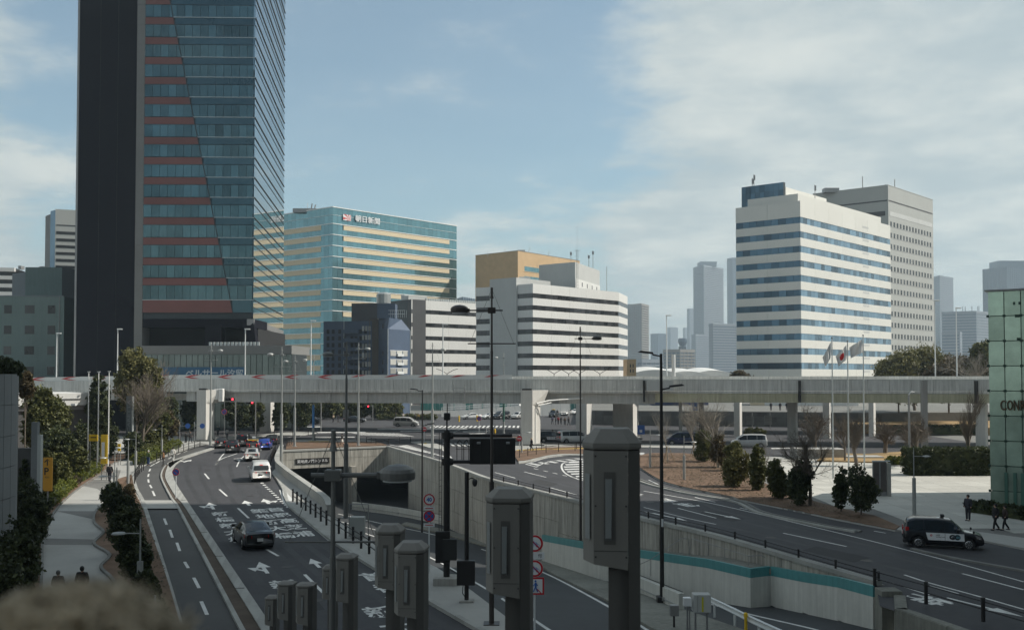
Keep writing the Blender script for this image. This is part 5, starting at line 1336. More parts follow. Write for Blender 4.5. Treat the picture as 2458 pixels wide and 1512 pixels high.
# garden walls and pylons beside it
PY = thing('stone_pylon', 'tall square granite pylon between the rounded building and the yellow parking sign', 'pylon', (XY(85, 62)[0], 62, 0), world=True)
w = Wall(XY(77, 62), XY(95.5, 62)); zt_ = ZT(1013, 62)
for k in range(5): ob('stone_block', w.box(0, w.L - .1, zt_ * k / 5 + .005, zt_ * (k + 1) / 5 - .005, -.3, 0), m_gran, PY)
ob('steel_edge', w.box(w.L - .09, w.L + .12, 0, zt_ - .8, -.3, .02), m_alu, PY)
GWL = thing('garden_wall', 'dark stone garden wall right behind the rounded building', 'wall', (XY(60, 64)[0], 64, 0), world=True)
w = Wall(XY(20, 64), XY(77, 64)); ztw = ZT(1075, 64)
for k in range(3):
    for i in range(2): ob('stone_block', w.box(w.L * i / 2 + .01, w.L * (i + 1) / 2 - .01, ztw * k / 3 + .01, ztw * (k + 1) / 3 - .01, -.4, 0), M('dark_granite', (.085, .085, .085), .7, var=.15, objvar=.1, world=True), GWL)
# low hall with a white roof band
HL = bldg('low_hall', 'low dark hall with a bright white roof band behind the dark tree', 'building', (XY(130, 118)[0], 118, 0))
w = Wall(XY(-60, 110), XY(214, 118)); ob('roof_band', w.box(0, w.L, ZT(973, 116), ZT(943.5, 116), -9, 0), m_wht, HL); ob('wall', w.box(0, w.L, 0, ZT(984, 116), -9, -.6), M('dark_granite', (1, 1, 1)), HL)
ob('gutter', w.box(0, w.L, ZT(984, 116), ZT(974, 116), -8, -.3), m_gry, HL); ob('handrail', w.box(w.s_px(150), w.s_px(196), ZT(958, 116), ZT(956.5, 116), .02, .12), m_gry, HL)
for x in (52, 140, 180): ob('floodlight', MB().box(XY(x, 116)[0], XY(x, 116)[0] + .5, 115, 115.4, ZT(973, 116), ZT(968, 116)), m_whites, HL)
# ------------------------------------------------------------------ elevated expressway
vpx = [(-160, 190), (60, 176), (300, 165), (475, 158), (750, 152), (1000, 149), (1250, 147), (1545, 145), (1900, 143), (2200, 141), (2560, 139)]
VF = smooth([Vector((*XY(a, b), 0)) for a, b in vpx], 60)
def vz(p): return 9.15 + 0.45 * min(1, max(0, (p.x + 85) / 30))
XW = thing('expressway', 'elevated grey expressway on painted piers with red chevrons along its barrier', 'expressway', (0, 148, 0), world=True)
NV_ = 66; VP = resample(VF, NV_ + 1)
xjoint = XY(1545, 145)[0]
def vseg(i, z0, z1, t0, t1, e=0.02, P=None):
    P = P or VP; a, b = P[i], P[i + 1]; d = (b - a).normalized(); n = Vector((d.y, -d.x, 0)); a = a + d * e; b = b - d * e
    q = [a + n * t1, b + n * t1, b + n * t0, a + n * t0]; zz = vz(P[i])
    if callable(z0): pass
    return MB().hexa([(p.x, p.y, z0 + zz) for p in q] + [(p.x, p.y, z1 + zz) for p in q])
for i in range(NV_):
    right = VP[i].x > xjoint - 1
    ob('fascia_panel', vseg(i, -1.72, -.10, -.3, 0.0), m_via, XW)
    ob('deck_edge', vseg(i, -2.05, -1.74, -1.2, -.06, 0), m_via, XW)
    lft = VP[i].x < XY(430, 158)[0]
    if not lft: ob('girder', vseg(i, -3.62 if not right else -3.35, -2.07, -1.0, -.55 if not right else -.12, 0), m_girdy if right else m_gird, XW)
    else: ob('girder', vseg(i, -2.4, -2.07, -1.4, -.8, 0), m_mull, XW)
    ob('deck', vseg(i, -2.04, -1.2, -12.0, -1.22, 0), m_via, XW)
    ob('second_deck', vseg(i, -3.3, -1.2, -42, -29, 0), m_via, XW)
    ob('inner_girder', vseg(i, -3.5, -2.08, -11, -10.4, 0), m_gird, XW); ob('inner_girder', vseg(i, -3.5, -2.08, -6, -5.4, 0), m_gird, XW)
    ob('barrier_rail', vseg(i, -.09, .0, -.22, .04, 0), m_alu, XW)
    ob('far_barrier', vseg(i, -1.18, .42, -12.0, -11.75, 0), m_via, XW)
for i in range(0, NV_, 2):
    ob('girder_stiffener', vseg(i, -3.3, -2.07, -.56, -.42, 1.15), m_gird, XW) if VP[i].x < xjoint and VP[i].x > -75 else None
# expansion joint plates
for px, Y in ((1545, 145), (1985 - 68, 143), (2340, 140)):
    p = XY(px, Y); ob('joint_plate', MB().box(p[0] - .12, p[0] + .12, Y - .75, Y - .0, 6.3, 9.4), m_blk, XW)
p = XY(1560, 145); ob('maintenance_box', MB().box(p[0] - .6, p[0] + 3.2, Y + 3.6, Y + 4.6, 7.9, 9.4), m_lgrey, XW)
# chevrons: each red bar a thin plate on the barrier
def vpt(px, t, z):
    """point on the barrier face at picture column px"""
    r = ray(px, 900); k = r.x / r.y
    for a, b in zip(VF, VF[1:]):
        fa = a.x - k * a.y; fb = b.x - k * b.y
        if fa * fb <= 0: 
            u = fa / (fa - fb); p = a.lerp(b, u); d = (b - a).normalized(); n = Vector((d.y, -d.x, 0)); return p + n * t + Vector((0, 0, z + vz(p)))
    return None
for i in range(NV_):
    if XY(45, 176)[0] < VP[i].x < XY(1185, 148)[0]: ob('chevron_board', vseg(i, .01, .62, -.18, -.12, .01), m_wht, XW)
k = 0; x = 72.0
def plate(pts, mat=m_red): 
    m = MB(); a = [Vector(p) for p in pts]; nn = (a[1] - a[0]).cross(a[2] - a[0]).normalized()
    if nn.y > 0: a = a[::-1]; nn = -nn
    n0 = len(a); m.v = [tuple(p) for p in a] + [tuple(p - nn * .04) for p in a]; m.f = [tuple(range(n0)), tuple(range(2 * n0 - 1, n0 - 1, -1))] + [((i + 1) % n0, i, n0 + i, n0 + (i + 1) % n0) for i in range(n0)]
    return m
while x < 1170:
    w_ = 30.0; zt0, zm, zb0 = .60, .30, .02
    up = [vpt(x, -.07, zm), vpt(x + 12, -.07, zm), vpt(x + w_ + 6, -.07, zt0), vpt(x + w_ - 12, -.07, zt0)]
    if all(up): ob('chevron', plate(up), m_red, XW)
    if x < 830:
        dn_ = [vpt(x, -.07, zm - .01), vpt(x + 12, -.07, zm - .01), vpt(x + w_ + 6, -.07, zb0), vpt(x + w_ - 12, -.07, zb0)]
        if all(dn_): ob('chevron', plate(dn_[::-1]), m_red, XW)
    x += 74 if x < 400 else 80
# piers: (left px, corner px, right px, depth, top)
PIERS = [(473, 495, 515, 152.6, 7.9, 'wide'), (624, 650, 659, 179, 6.0, ''), (1250, 1278, 1297, 142.8, 8.0, 'wide'), (1382, 1408, 1421, 172, 6.2, ''), (1471, 1519, 1529, 158, 6.2, 'wide'), (1629, 1629.5, 1637, 178, 6.0, ''), (1761, 1775, 1780.5, 164, 6.2, ''), (1889, 1909, 1914, 150, 6.1, ''), (1974, 1990, 1993, 160, 6.1, ''), (2084, 2096, 2101, 166, 6.1, ''), (2340, 2364, 2370, 141.5, 6.1, '')]
for i, (a, c, b, Y, zt_, kd) in enumerate(PIERS):
    p0, p1 = XY(a, Y), XY(c, Y); W_ = p1[0] - p0[0]; dpt = max(1.6, (b - c) * Y / FPX / max(.05, (-(c - 1229) / FPX) + .0) if c < 1229 else 2.0)
    # turned square section: front-left face and sunlit right face
    p2 = XY(b, Y + 2.2); q = [p0, p1, p2, (p0[0] + p2[0] - p1[0], p0[1] + 2.2)]
    m = MB().prism(q, -.2, zt_); o = ob('pier', m, m_pier, XW)
    if kd == 'wide':
        m = MB(); m.hexa([(p1[0], p1[1], 5.9), (p2[0] + .4, p2[1], 5.9), (p2[0] + .4, p2[1] + 9, 6.2), (p1[0], p1[1] + 9, 6.2), (p1[0], p1[1], zt_), (p2[0] + 1.2, p2[1], zt_), (p2[0] + 1.2, p2[1] + 9, zt_), (p1[0], p1[1] + 9, zt_)]); ob('pier_bracket', m, m_pier, XW)
    ob('bearing', MB().box(q[0][0] + .2, q[1][0] - .1, q[0][1] + .3, q[0][1] + 1.2, zt_ + .01, zt_ + .25), m_blk, XW)
    if kd == 'wide': ob('pier_plinth', MB().box(q[0][0] - .4, q[2][0] + .5, q[0][1] - .4, q[2][1] + .4, -.1, .32), m_kerbd, XW)
dp = MB(); p = XY(1287, 143.5); dp.path([(p[0] - .4, p[1], .6), (p[0] - .4, p[1], 5.6), (p[0] + .1, p[1], 6.1), (p[0] + 1.9, p[1] + 1, 6.5), (p[0] + 9, p[1] + 4, 6.9)], .11, 8); dp.path([(p[0] - .1, p[1], .4), (p[0] - .1, p[1], 5.4), (p[0] + .3, p[1], 5.8), (p[0] + 2.2, p[1] + 1, 6.2)], .09, 8); ob('drain_pipe', dp, m_white, XW)
ct = MB(); p = XY(1312, 146)
for k in range(6): ct.path([(p[0], 146, 6.0 + k * .13), (XY(1375, 148)[0], 148, 6.05 + k * .14), (XY(1435, 149)[0], 149, 6.4 + k * .1)], .045, 5)
ob('cable_tray', ct, m_gry, XW)
ob('cross_beam', MB().hexa([(*XY(1430, 160), 5.9), (*XY(1545, 150), 6.2), (*XY(1545, 154), 6.2), (*XY(1430, 164), 5.9), (*XY(1430, 160), 7.5), (*XY(1545, 150), 7.5), (*XY(1545, 154), 7.5), (*XY(1430, 164), 7.5)]), m_pier, XW)
for px, Y in ((1090, 148), (995, 149)):
    p = XY(px, Y); m = MB(); m.tube((p[0], Y - .9, 6.2), (p[0], Y - .9, 8.8), .05, n=5); m.tube((p[0] + 1.6, Y - .9, 6.2), (p[0] + 1.6, Y - .9, 8.8), .05, n=5)
    for k in range(5): m.tube((p[0], Y - .9, 6.3 + k * .5), (p[0] + 1.6, Y - .9, 6.3 + k * .5), .035, n=4)
    if px == 1090: ob('ladder', m, m_gry, XW)
# white equipment on the left pier
p = XY(516, 155); m = MB().bevbox(p[0] + .1, p[0] + .75, 154, 155, 6.4, 8.0, .05); m.bevbox(p[0] + .85, p[0] + 1.5, 154, 155, 6.1, 8.1, .05); ob('equipment_cabinet', m, m_white, XW)
p = XY(1537, 150); 
# retaining wall of the park behind, with its lawn terrace, and hoardings
PK = wall_panels('park_wall', [Vector((*XY(1405, 205), 0)), Vector((*XY(1640, 200), 0)), Vector((*XY(1900, 196), 0)), Vector((*XY(2110, 190), 0))], lambda y: 2.9, -.1, -1, M('moat_stone', (.12, .118, .11), .9, var=.3, scale=1.5, objvar=.25, bump=.5, bscale=3, world=True), 'dark stone moat wall behind the expressway on the right', w=1.9, h=.9, thick=.8)
for o in [o for o in bpy.data.objects if o.parent == PK and o.name.startswith('wall_panel')][0:0]: pass
struct('park_terrace', MB().prism([XY(1405, 206), XY(1640, 201), XY(1900, 197), XY(2115, 191), XY(2500, 196), XY(2500, 300), XY(1405, 300)], .0, 2.95), m_ground)
struct('park_lawn', MB().prism([XY(2030, 175), XY(2420, 168), XY(2420, 195), XY(2030, 190)], -.1, 1.3), m_dry)
WT = bldg('white_wall_building', 'long white windowless hall seen below the expressway on the right', 'building', (XY(1900, 235)[0], 235, 2.95))
ob('body', MB().prism([XY(1835, 238), XY(2060, 235), XY(2060, 250), XY(1835, 250)], 2.96, 9.0), m_wht, WT); ob('side_bay', MB().prism([XY(1800, 240), XY(1834.5, 238), XY(1834.5, 248), XY(1800, 248)], 2.96, 7), m_cream, WT); ob('parapet_cap', MB().prism([XY(1834, 237.6), XY(2061, 234.6), XY(2061, 235), XY(1834, 238)], 8.8, 9.2), m_alu, WT)
BW = bldg('white_wall_building', 'blue panelled hall seen between two piers under the expressway', 'building', (XY(1610, 240)[0], 240, 2.95))
ob('body', MB().prism([XY(1560, 240), XY(1700, 240), XY(1700, 252), XY(1560, 252)], 2.96, 8.2), M('blue_panels', (.05, .07, .16), .6, var=.2), BW); ob('canopy', MB().prism([XY(1595, 236), XY(1660, 236), XY(1660, 240), XY(1595, 240)], 5.6, 5.9), m_wht, BW)
WL = bldg('ramp_wall', 'white ramp wall with rails behind the queue of cars', 'wall', (XY(1180, 235)[0], 235, 0))
for i in range(14):
    x0, x1 = 1060 + i * 22, 1081.6 + i * 22; h0 = 1.2 + i * .16; a, b = XY(x0, 244 + i * .5), XY(x1, 244.5 + i * .5); m = MB().hexa([(a[0], a[1], 0), (b[0], b[1], 0), (b[0], b[1] + .3, 0), (a[0], a[1] + .3, 0), (a[0], a[1], h0), (b[0], b[1], h0 + .16), (b[0], b[1] + .3, h0 + .16), (a[0], a[1] + .3, h0)]); ob('wall_panel', m, m_wht, WL)
    for zz in (.5, 1.0): ob('rail', MB().tube((a[0], a[1], h0 + zz), (b[0], b[1], h0 + .16 + zz), .06, n=5), m_whites, WL)
    ob('rail_post', MB().tube((a[0], a[1], h0), (a[0], a[1], h0 + 1.05), .06, n=5), m_whites, WL)
m_hteal = M('teal_hoarding', (.05, .22, .20), .6, var=.12, objvar=.1); 
HO = thing('site_hoarding', 'teal and white construction hoarding behind the junction', 'hoarding', (XY(1200, 262)[0], 262, 0), world=True)
for i in range(46):
    a, b = XY(1010 + i * 9, 288), XY(1018.6 + i * 9, 288); mt_ = m_hteal if i < 6 or i % 9 in (3, 4) or i > 36 else (m_wht if i % 9 != 7 else m_lgrey); ob('hoarding_panel', MB().box(a[0], b[0], 288, 288.15, 0, 3.6 + (.9 if mt_ is m_wht else 0)), mt_, HO)
for i in range(9): p = XY(1090 + i * 34, 259); ob('hoarding_post', MB().tube((p[0], 259, 0), (p[0], 259, 6.5), .09, n=5), m_hteal, HO)
# ------------------------------------------------------------------ vehicles
def cpaint(name, c): return M('car_paint_' + name, c, .32, metal=.1, var=.03, coat=.7)
PW, PBK, PSL, PBL, PDG, PNV, PGN = cpaint('white', (.72, .72, .71)), cpaint('black', (.012, .012, .014)), cpaint('silver', (.48, .48, .47)), cpaint('blue', (.02, .06, .32)), cpaint('dark_grey', (.045, .045, .05)), cpaint('navy', (.015, .02, .06)), cpaint('dark_green', (.015, .035, .03))
m_plate = M('number_plate', (.72, .72, .70), .5, var=.05); m_trim = M('black_trim', (.02, .02, .02), .6, var=.1)
# profiles: (x along length 0 rear..1 front, half width factor, belt height, roof height, roof half width factor, sill z)
PROF = {
 'van':   dict(L=4.9, W=1.85, st=[(0, .88, 1.00, 1.02, .80, .42), (.012, .95, 1.08, 1.30, .84, .30), (.04, .985, 1.10, 1.80, .80, .26), (.12, 1, 1.10, 1.90, .79, .24), (.45, 1, 1.08, 1.93, .79, .22), (.66, 1, 1.05, 1.86, .78, .22), (.80, 1, 1.06, 1.48, .80, .22), (.88, .985, 1.08, 1.12, .82, .23), (.96, .93, .96, .97, .8, .25), (1, .80, .72, .74, .7, .34)], win=(.06, .83)),
 'sedan': dict(L=4.75, W=1.84, st=[(0, .82, .92, .95, .74, .40), (.02, .93, 1.0, 1.04, .80, .30), (.12, .98, 1.0, 1.08, .78, .22), (.20, .99, .98, 1.22, .74, .21), (.34, 1, .96, 1.42, .70, .2), (.48, 1, .94, 1.45, .70, .2), (.60, 1, .92, 1.36, .71, .2), (.72, .995, .93, .98, .80, .2), (.90, .95, .80, .82, .78, .22), (1, .78, .60, .62, .66, .32)], win=(.16, .72)),
 'suv':   dict(L=4.5, W=1.84, st=[(0, .86, .98, 1.0, .78, .45), (.015, .95, 1.04, 1.20, .82, .34), (.07, .985, 1.05, 1.56, .77, .28), (.16, 1, 1.03, 1.66, .76, .26), (.45, 1, 1.0, 1.68, .76, .25), (.58, 1, .98, 1.58, .76, .25), (.72, 1, 1.0, 1.06, .82, .25), (.92, .96, .94, .96, .80, .27), (1, .80, .70, .72, .68, .36)], win=(.05, .72)),
 'hatch': dict(L=4.1, W=1.70, st=[(0, .86, .92, .94, .78, .40), (.02, .95, .98, 1.12, .82, .30), (.10, .985, .98, 1.44, .76, .25), (.2, 1, .96, 1.50, .75, .23), (.45, 1, .94, 1.51, .75, .22), (.60, 1, .92, 1.40, .76, .22), (.76, .995, .94, .99, .82, .22), (.93, .94, .84, .86, .78, .24), (1, .8, .62, .64, .68, .34)], win=(.07, .74)),
 'taxi':  dict(L=4.4, W=1.70, st=[(0, .86, 1.00, 1.02, .80, .42), (.015, .95, 1.02, 1.22, .84, .32), (.06, .985, 1.03, 1.60, .80, .27), (.15, 1, 1.02, 1.72, .79, .25), (.45, 1, .99, 1.75, .79, .24), (.60, 1, .97, 1.68, .78, .24), (.75, 1, .98, 1.06, .84, .24), (.90, .97, .92, .94, .82, .26), (.975, .90, .80, .82, .76, .28), (1, .80, .60, .62, .68, .36)], win=(.05, .73)),
}
def vsec(S, W, t):
    """interpolate a station"""
    for a, b in zip(S, S[1:]):
        if t <= b[0]:
            u = (t - a[0]) / (b[0] - a[0]); return [a[k] + (b[k] - a[k]) * u for k in range(6)]
    return list(S[-1])
def car(kind, paint, label, group=None, lit=False, extras=None, cat='car', name=None, parts=True):
    P = PROF[kind]; L, W = P['L'], P['W']; S = P['st']; h = W / 2
    th = thing(name or ('minivan' if kind == 'van' else 'taxi' if kind == 'taxi' else 'car'), label, cat, group=group)
    wx = (.19 * L - L / 2, .81 * L - L / 2) ; wr_ = .335 if kind in ('van', 'suv') else .32
    ts = sorted(set([s[0] for s in S] + [i / 24 for i in range(25)])); mb = MB(); rings = []
    for t in ts:
        _, wf, b, r, rf, sz = vsec(S, W, t); x = t * L - L / 2; hw = h * wf; rw = h * rf * min(1, wf + .02)
        for wxx in wx:        # wheel arches
            dx = abs(x - wxx)
            if dx < wr_ + .06: sz = max(sz, math.sqrt(max(0, (wr_ + .07) ** 2 - dx * dx)) + wr_ - .02)
        if r - b < .08: rw = hw * .86
        mid = (sz + b) * .5
        half = [(hw * .90, sz), (hw * .985, sz + .05), (hw, mid), (hw * .985, b - .06), (hw * .955, b), (rw + (hw * .955 - rw) * .12, r - (r - b) * .12), (rw * .93, r - .012), (rw * .5, r + .012), (0, r + .02)]
        ring = [(x, -p[0], p[1]) for p in half] + [(x, p[0], p[1]) for p in reversed(half[:-1])]; k = len(mb.v); mb.v += ring; rings.append((k, len(ring)))
    for (a, n), (b, _) in zip(rings, rings[1:]):
        for i in range(n - 1): mb.f.append((a + i, a + i + 1, b + i + 1, b + i))
        mb.f.append((a + n - 1, a, b, b + n - 1))
    k, n = rings[0]; mb.f.append(tuple(range(k, k + n))[::-1] if False else tuple(range(k, k + n))); k, n = rings[-1]; mb.f.append(tuple(reversed(range(k, k + n))))
    mb.f = [tuple(reversed(f)) for f in mb.f]
    body = ob('body', mb, paint, th, smooth=True)
    # glazing
    g = MB(); w0, w1 = P['win']; cuts = [w0 + (w1 - w0) * u for u in ((0, .30, .66, 1) if kind != 'sedan' else (0, .16, .56, 1))]
    for sgn in (-1, 1):
        for c0_, c1_ in zip(cuts, cuts[1:]):
            n = 6; pr = None
            for i in range(n + 1):
                t = c0_ + (c1_ - c0_) * i / n + (.004 if i == 0 else -.004 if i == n else 0)
                _, wf, b, r, rf, sz = vsec(S, W, t); x = t * L - L / 2; hw = h * wf; rw = h * rf * min(1, wf + .02)
                if r - b < .1: r = b + .1
                lo = (x, sgn * (hw * .955 + .006 - (hw * .955 - rw) * .06), b + (r - b) * .07); hi = (x, sgn * (rw + (hw * .955 - rw) * .16 + .006), r - (r - b) * .16)
                if pr: (g.quad(pr[0], lo, hi, pr[1]) if sgn < 0 else g.quad(lo, pr[0], pr[1], hi))
                pr = (lo, hi)
    ob('side_windows', g, m_cglass, th)
    def shield(t0, t1, nm):
        g = MB(); n = 6; pr = None
        for i in range(n + 1):
            t = t0 + (t1 - t0) * i / n; _, wf, b, r, rf, sz = vsec(S, W, t); x = t * L - L / 2; rw = h * rf * min(1, wf + .02) * .9
            u = (r - b) / .8; row = [(x, y_ * rw, r + .022 - abs(y_) ** 3 * .035) for y_ in (-1, -.5, 0, .5, 1)]
            if pr:
                for a in range(4): g.quad(pr[a], row[a], row[a + 1], pr[a + 1])
            pr = row
        nrm = (Vector(g.v[1]) - Vector(g.v[0])).cross(Vector(g.v[3]) - Vector(g.v[0]))
        if nrm.z < 0: g.f = [tuple(reversed(f)) for f in g.f]
        ob(nm, g, m_cglass, th)
    fs = {'van': (.67, .865), 'sedan': (.565, .715), 'suv': (.575, .71), 'hatch': (.59, .75), 'taxi': (.60, .745)}[kind]; rs = {'van': (.008, .035), 'sedan': (.125, .32), 'suv': (.012, .066), 'hatch': (.016, .095), 'taxi': (.012, .056)}[kind]
    shield(fs[0], fs[1], 'windscreen'); 
    if kind == 'sedan': shield(rs[0], rs[1], 'rear_window')
    else:
        g = MB(); t0, t1 = rs; a = vsec(S, W, t0); b = vsec(S, W, t1); x0, x1 = t0 * L - L / 2 - .015, t1 * L - L / 2 - .015; zl = max(a[2], b[2]) + .04; zh = b[3] - .14; w_ = h * .76
        u0 = (zl - a[3]) / max(.01, b[3] - a[3]); u1 = (zh - a[3]) / max(.01, b[3] - a[3]); xa = x0 + (x1 - x0) * max(0, u0) - .02; xb = x0 + (x1 - x0) * u1 - .02
        g.hexa([(xa, -w_, zl), (xa + .05, -w_, zl), (xa + .05, w_, zl), (xa, w_, zl), (xb, -w_ * .93, zh), (xb + .05, -w_ * .93, zh), (xb + .05, w_ * .93, zh), (xb, w_ * .93, zh)]); ob('rear_window', g, m_cglass, th)
    # wheels
    for x in wx:
        for sgn in (-1, 1):
            y = sgn * (h - .12); t = MB().tube((x, y - sgn * .12, wr_), (x, y + sgn * .10, wr_), wr_, wr_, 20); tr = ob('wheel', t, m_rub, th, smooth=False)
            r_ = MB().tube((x, y + sgn * .101, wr_), (x, y + sgn * .115, wr_), wr_ * .66, wr_ * .60, 18)
            rim = ob('rim', r_, m_rim, tr)
            sp = MB()
            for i in range(8):
                a = i * math.pi / 4; sp.tube((x + math.cos(a) * .05, y + sgn * .118, wr_ + math.sin(a) * .05), (x + math.cos(a + .25) * wr_ * .6, y + sgn * .116, wr_ + math.sin(a + .25) * wr_ * .6), .022, .03, 4)
            ob('spokes', sp, m_trim, tr)
    a = MB()
    for x in wx: a.tube((x, -h + .2, wr_ + .02), (x, h - .2, wr_ + .02), wr_ + .03, n=12)
    a.box(-L / 2 + .3, L / 2 - .3, -h + .2, h - .2, .17, .42); ob('underbody', a, m_trim, th)
    # lamps, plate, bumper, mirrors
    rb = vsec(S, W, 0.0); zb = {'van': .92, 'sedan': .80, 'suv': .95, 'hatch': .92, 'taxi': .95}[kind]
    for sgn in (-1, 1):
        hh_ = .17 if kind != 'taxi' else .4; y0, y1 = sgn * h * .50, sgn * h * .95; m = MB(); xo = -L / 2 - .015
        m.hexa([(xo, min(y0, y1), zb - hh_ * .5), (xo + .18, min(y0, y1), zb - hh_ * .5), (xo + .18, max(y0, y1), zb - hh_ * .5), (xo, max(y0, y1), zb - hh_ * .5), (xo, min(y0, y1), zb + hh_ * .5), (xo + .18, min(y0, y1), zb + hh_ * .5), (xo + .18, max(y0, y1), zb + hh_ * .5), (xo, max(y0, y1), zb + hh_ * .5)])
        for i in range(len(m.v)):
            if abs(m.v[i][1]) > h * .9: m.v[i] = (m.v[i][0] + .16, m.v[i][1], m.v[i][2] + .06)
        ob('tail_lamp', m, m_lred if lit else m_lredoff, th)
        m = MB(); xo = L / 2 - .42; m.ell((xo + .12, sgn * h * .72, .68 if kind != 'van' else .74), (.20, .19, .085), 10, 6); ob('headlamp', m, m_lamp, th)
        m = MB(); xm = (fs[1] - .06) * L - L / 2; m.bevbox(xm - .09, xm + .09, sgn * (h + .10) - .10, sgn * (h + .10) + .10, 1.02, 1.20, .03); m.box(xm - .03, xm + .03, min(sgn * h * .9, sgn * (h + .02)), max(sgn * h * .9, sgn * (h + .02)), 1.02, 1.07); ob('mirror', m, paint, th)
    zp = .62 if kind in ('sedan',) else .80; m = MB().box(-L / 2 - .035, -L / 2 + .05, -.17, .17, zp - .09, zp + .09); ob('number_plate', m, m_plate, th); m = MB().box(L / 2 - .04, L / 2 + .02, -.17, .17, .42, .58); ob('number_plate', m, m_plate, th)
    m = MB(); m.bevbox(-L / 2 - .01, -L / 2 + .3, -h * .86, h * .86, .26, .44, .04); m.box(L / 2 - .3, L / 2 - .02, -h * .55, h * .55, .30, .42); ob('bumper_trim', m, m_trim, th)
    if lit: ob('brake_lamp', MB().box(rs[1] * L - L / 2 - .06, rs[1] * L - L / 2 + .02, -.14, .14, vsec(S, W, rs[1])[3] - .10, vsec(S, W, rs[1])[3] - .05), m_lred, th)
    if kind in ('van', 'sedan', 'taxi'):
        m = MB(); 
        for sgn in (-1, 1):
            for tt in (.42, .60): m.box(tt * L - L / 2, tt * L - L / 2 + .18, min(sgn * (h - .005), sgn * (h + .025)), max(sgn * (h - .005), sgn * (h + .025)), .86, .895)
        ob('door_handle', m, m_alu if paint in (PBK, PNV) else paint, th)
    if extras: extras(th, L, h)
    return th
def at(th, x, y, deg, z=0.0):
    p = G(x, y, z); th.location = (p.x, p.y, z + .006); th.rotation_euler = (0, 0, R(deg)); return th
def head(x, y): p = G(x, y); return math.degrees(math.atan2(p.y, p.x))
at(car('van', PW, 'white minivan alone behind the queue on the main road, seen from behind', lit=True), 624, 1151, 107)
at(car('sedan', PBK, 'shiny black hatchback sedan driving away over the lane lettering', lit=False), 606, 1306, 115)
at(car('sedan', PSL, 'silver sedan with lit brake lamps last in the waiting queue', lit=True), 605, 1104, 104)
def cab_top(th, L, h):
    ob('roof_lamp', MB().bevbox(-.15, .25, -.22, .22, 1.77, 1.95, .03), m_swht, th); ob('roof_band', MB().bevbox(-L / 2 + .14, -L / 2 + .40, -h * .80, h * .80, 1.56, 1.68, .03), m_yel, th)
at(car('taxi', PDG, 'dark taxi with a yellow rear roof band in the waiting queue', lit=True, extras=cab_top, cat='taxi'), 609, 1083, 102)
at(car('suv', PBK, 'black suv with lit brake lamps in the left lane of the queue', lit=True), 559, 1085, 104)
at(car('hatch', PBK, 'small black car at the kerb side head of the queue', lit=True), 530, 1074, 108)
at(car('van', PBK, 'black minivan at the front of the middle lane', lit=True), 585, 1070, 100)
at(car('hatch', PBL, 'bright blue hatchback in the right lane of the queue', lit=True), 637, 1078, 98)
at(car('sedan', PBK, 'dark sedan half hidden ahead of the blue hatchback', lit=True), 655, 1066, 95)
at(car('van', PSL, 'silver grey minivan crossing the junction towards the right'), 975, 1024, -8)
at(car('van', PBK, 'black minivan crossing behind the blue banded lamp pole'), 742, 1018, -6)
at(car('sedan', PDG, 'dark sedan following on the far side of the junction'), 852, 1014, -6)
at(car('hatch', PNV, 'navy car beside the second expressway pier'), 684, 1029, -8)
at(car('sedan', PNV, 'dark blue sedan passing under the expressway beside the first pier'), 581, 1028, -4)
at(car('van', PGN, 'dark green van behind the blue round signs under the expressway'), 452, 1036, 0)
at(car('sedan', PW, 'white sedan at the head of the far queue facing the camera'), 1131, 1006, 205)
at(car('sedan', PW, 'white saloon behind the first white sedan of the far queue'), 1178, 1005.5, 215)
at(car('van', PBK, 'black minivan facing the camera in the far queue'), 1204, 1006, 235)
at(car('suv', PSL, 'silver suv facing the camera beside the large pier'), 1243, 1005, 245)
fk = car('van', PW, 'white box truck cab above the silver suv in the far queue', cat='truck', name='truck'); at(fk, 1240, 993, 245)
ob('cargo_box', MB().bevbox(-2.6, .6, -1.05, 1.05, .9, 3.1, .03), m_white, fk)
at(car('taxi', PBK, 'black and white taxi waiting between the tall pier and the slim pier', cat='taxi', extras=lambda th, L, h: ob('roof_lamp', MB().bevbox(-.15, .3, -.3, .3, 1.77, 1.95, .03), m_yel, th)), 1329, 1001, 255)
at(car('suv', PSL, 'grey suv in the queue beyond the group of walkers'), 1358, 997, 250)
at(car('hatch', PW, 'white hatchback behind the grey suv beyond the walkers'), 1383, 995, 235)
at(car('sedan', PW, 'white sedan at the right end of the far queue by the slim pier'), 1409, 995, 220)
at(car('van', PW, 'white van seen from behind next to the tall lamp pole', lit=True), 1376, 1063, 22)
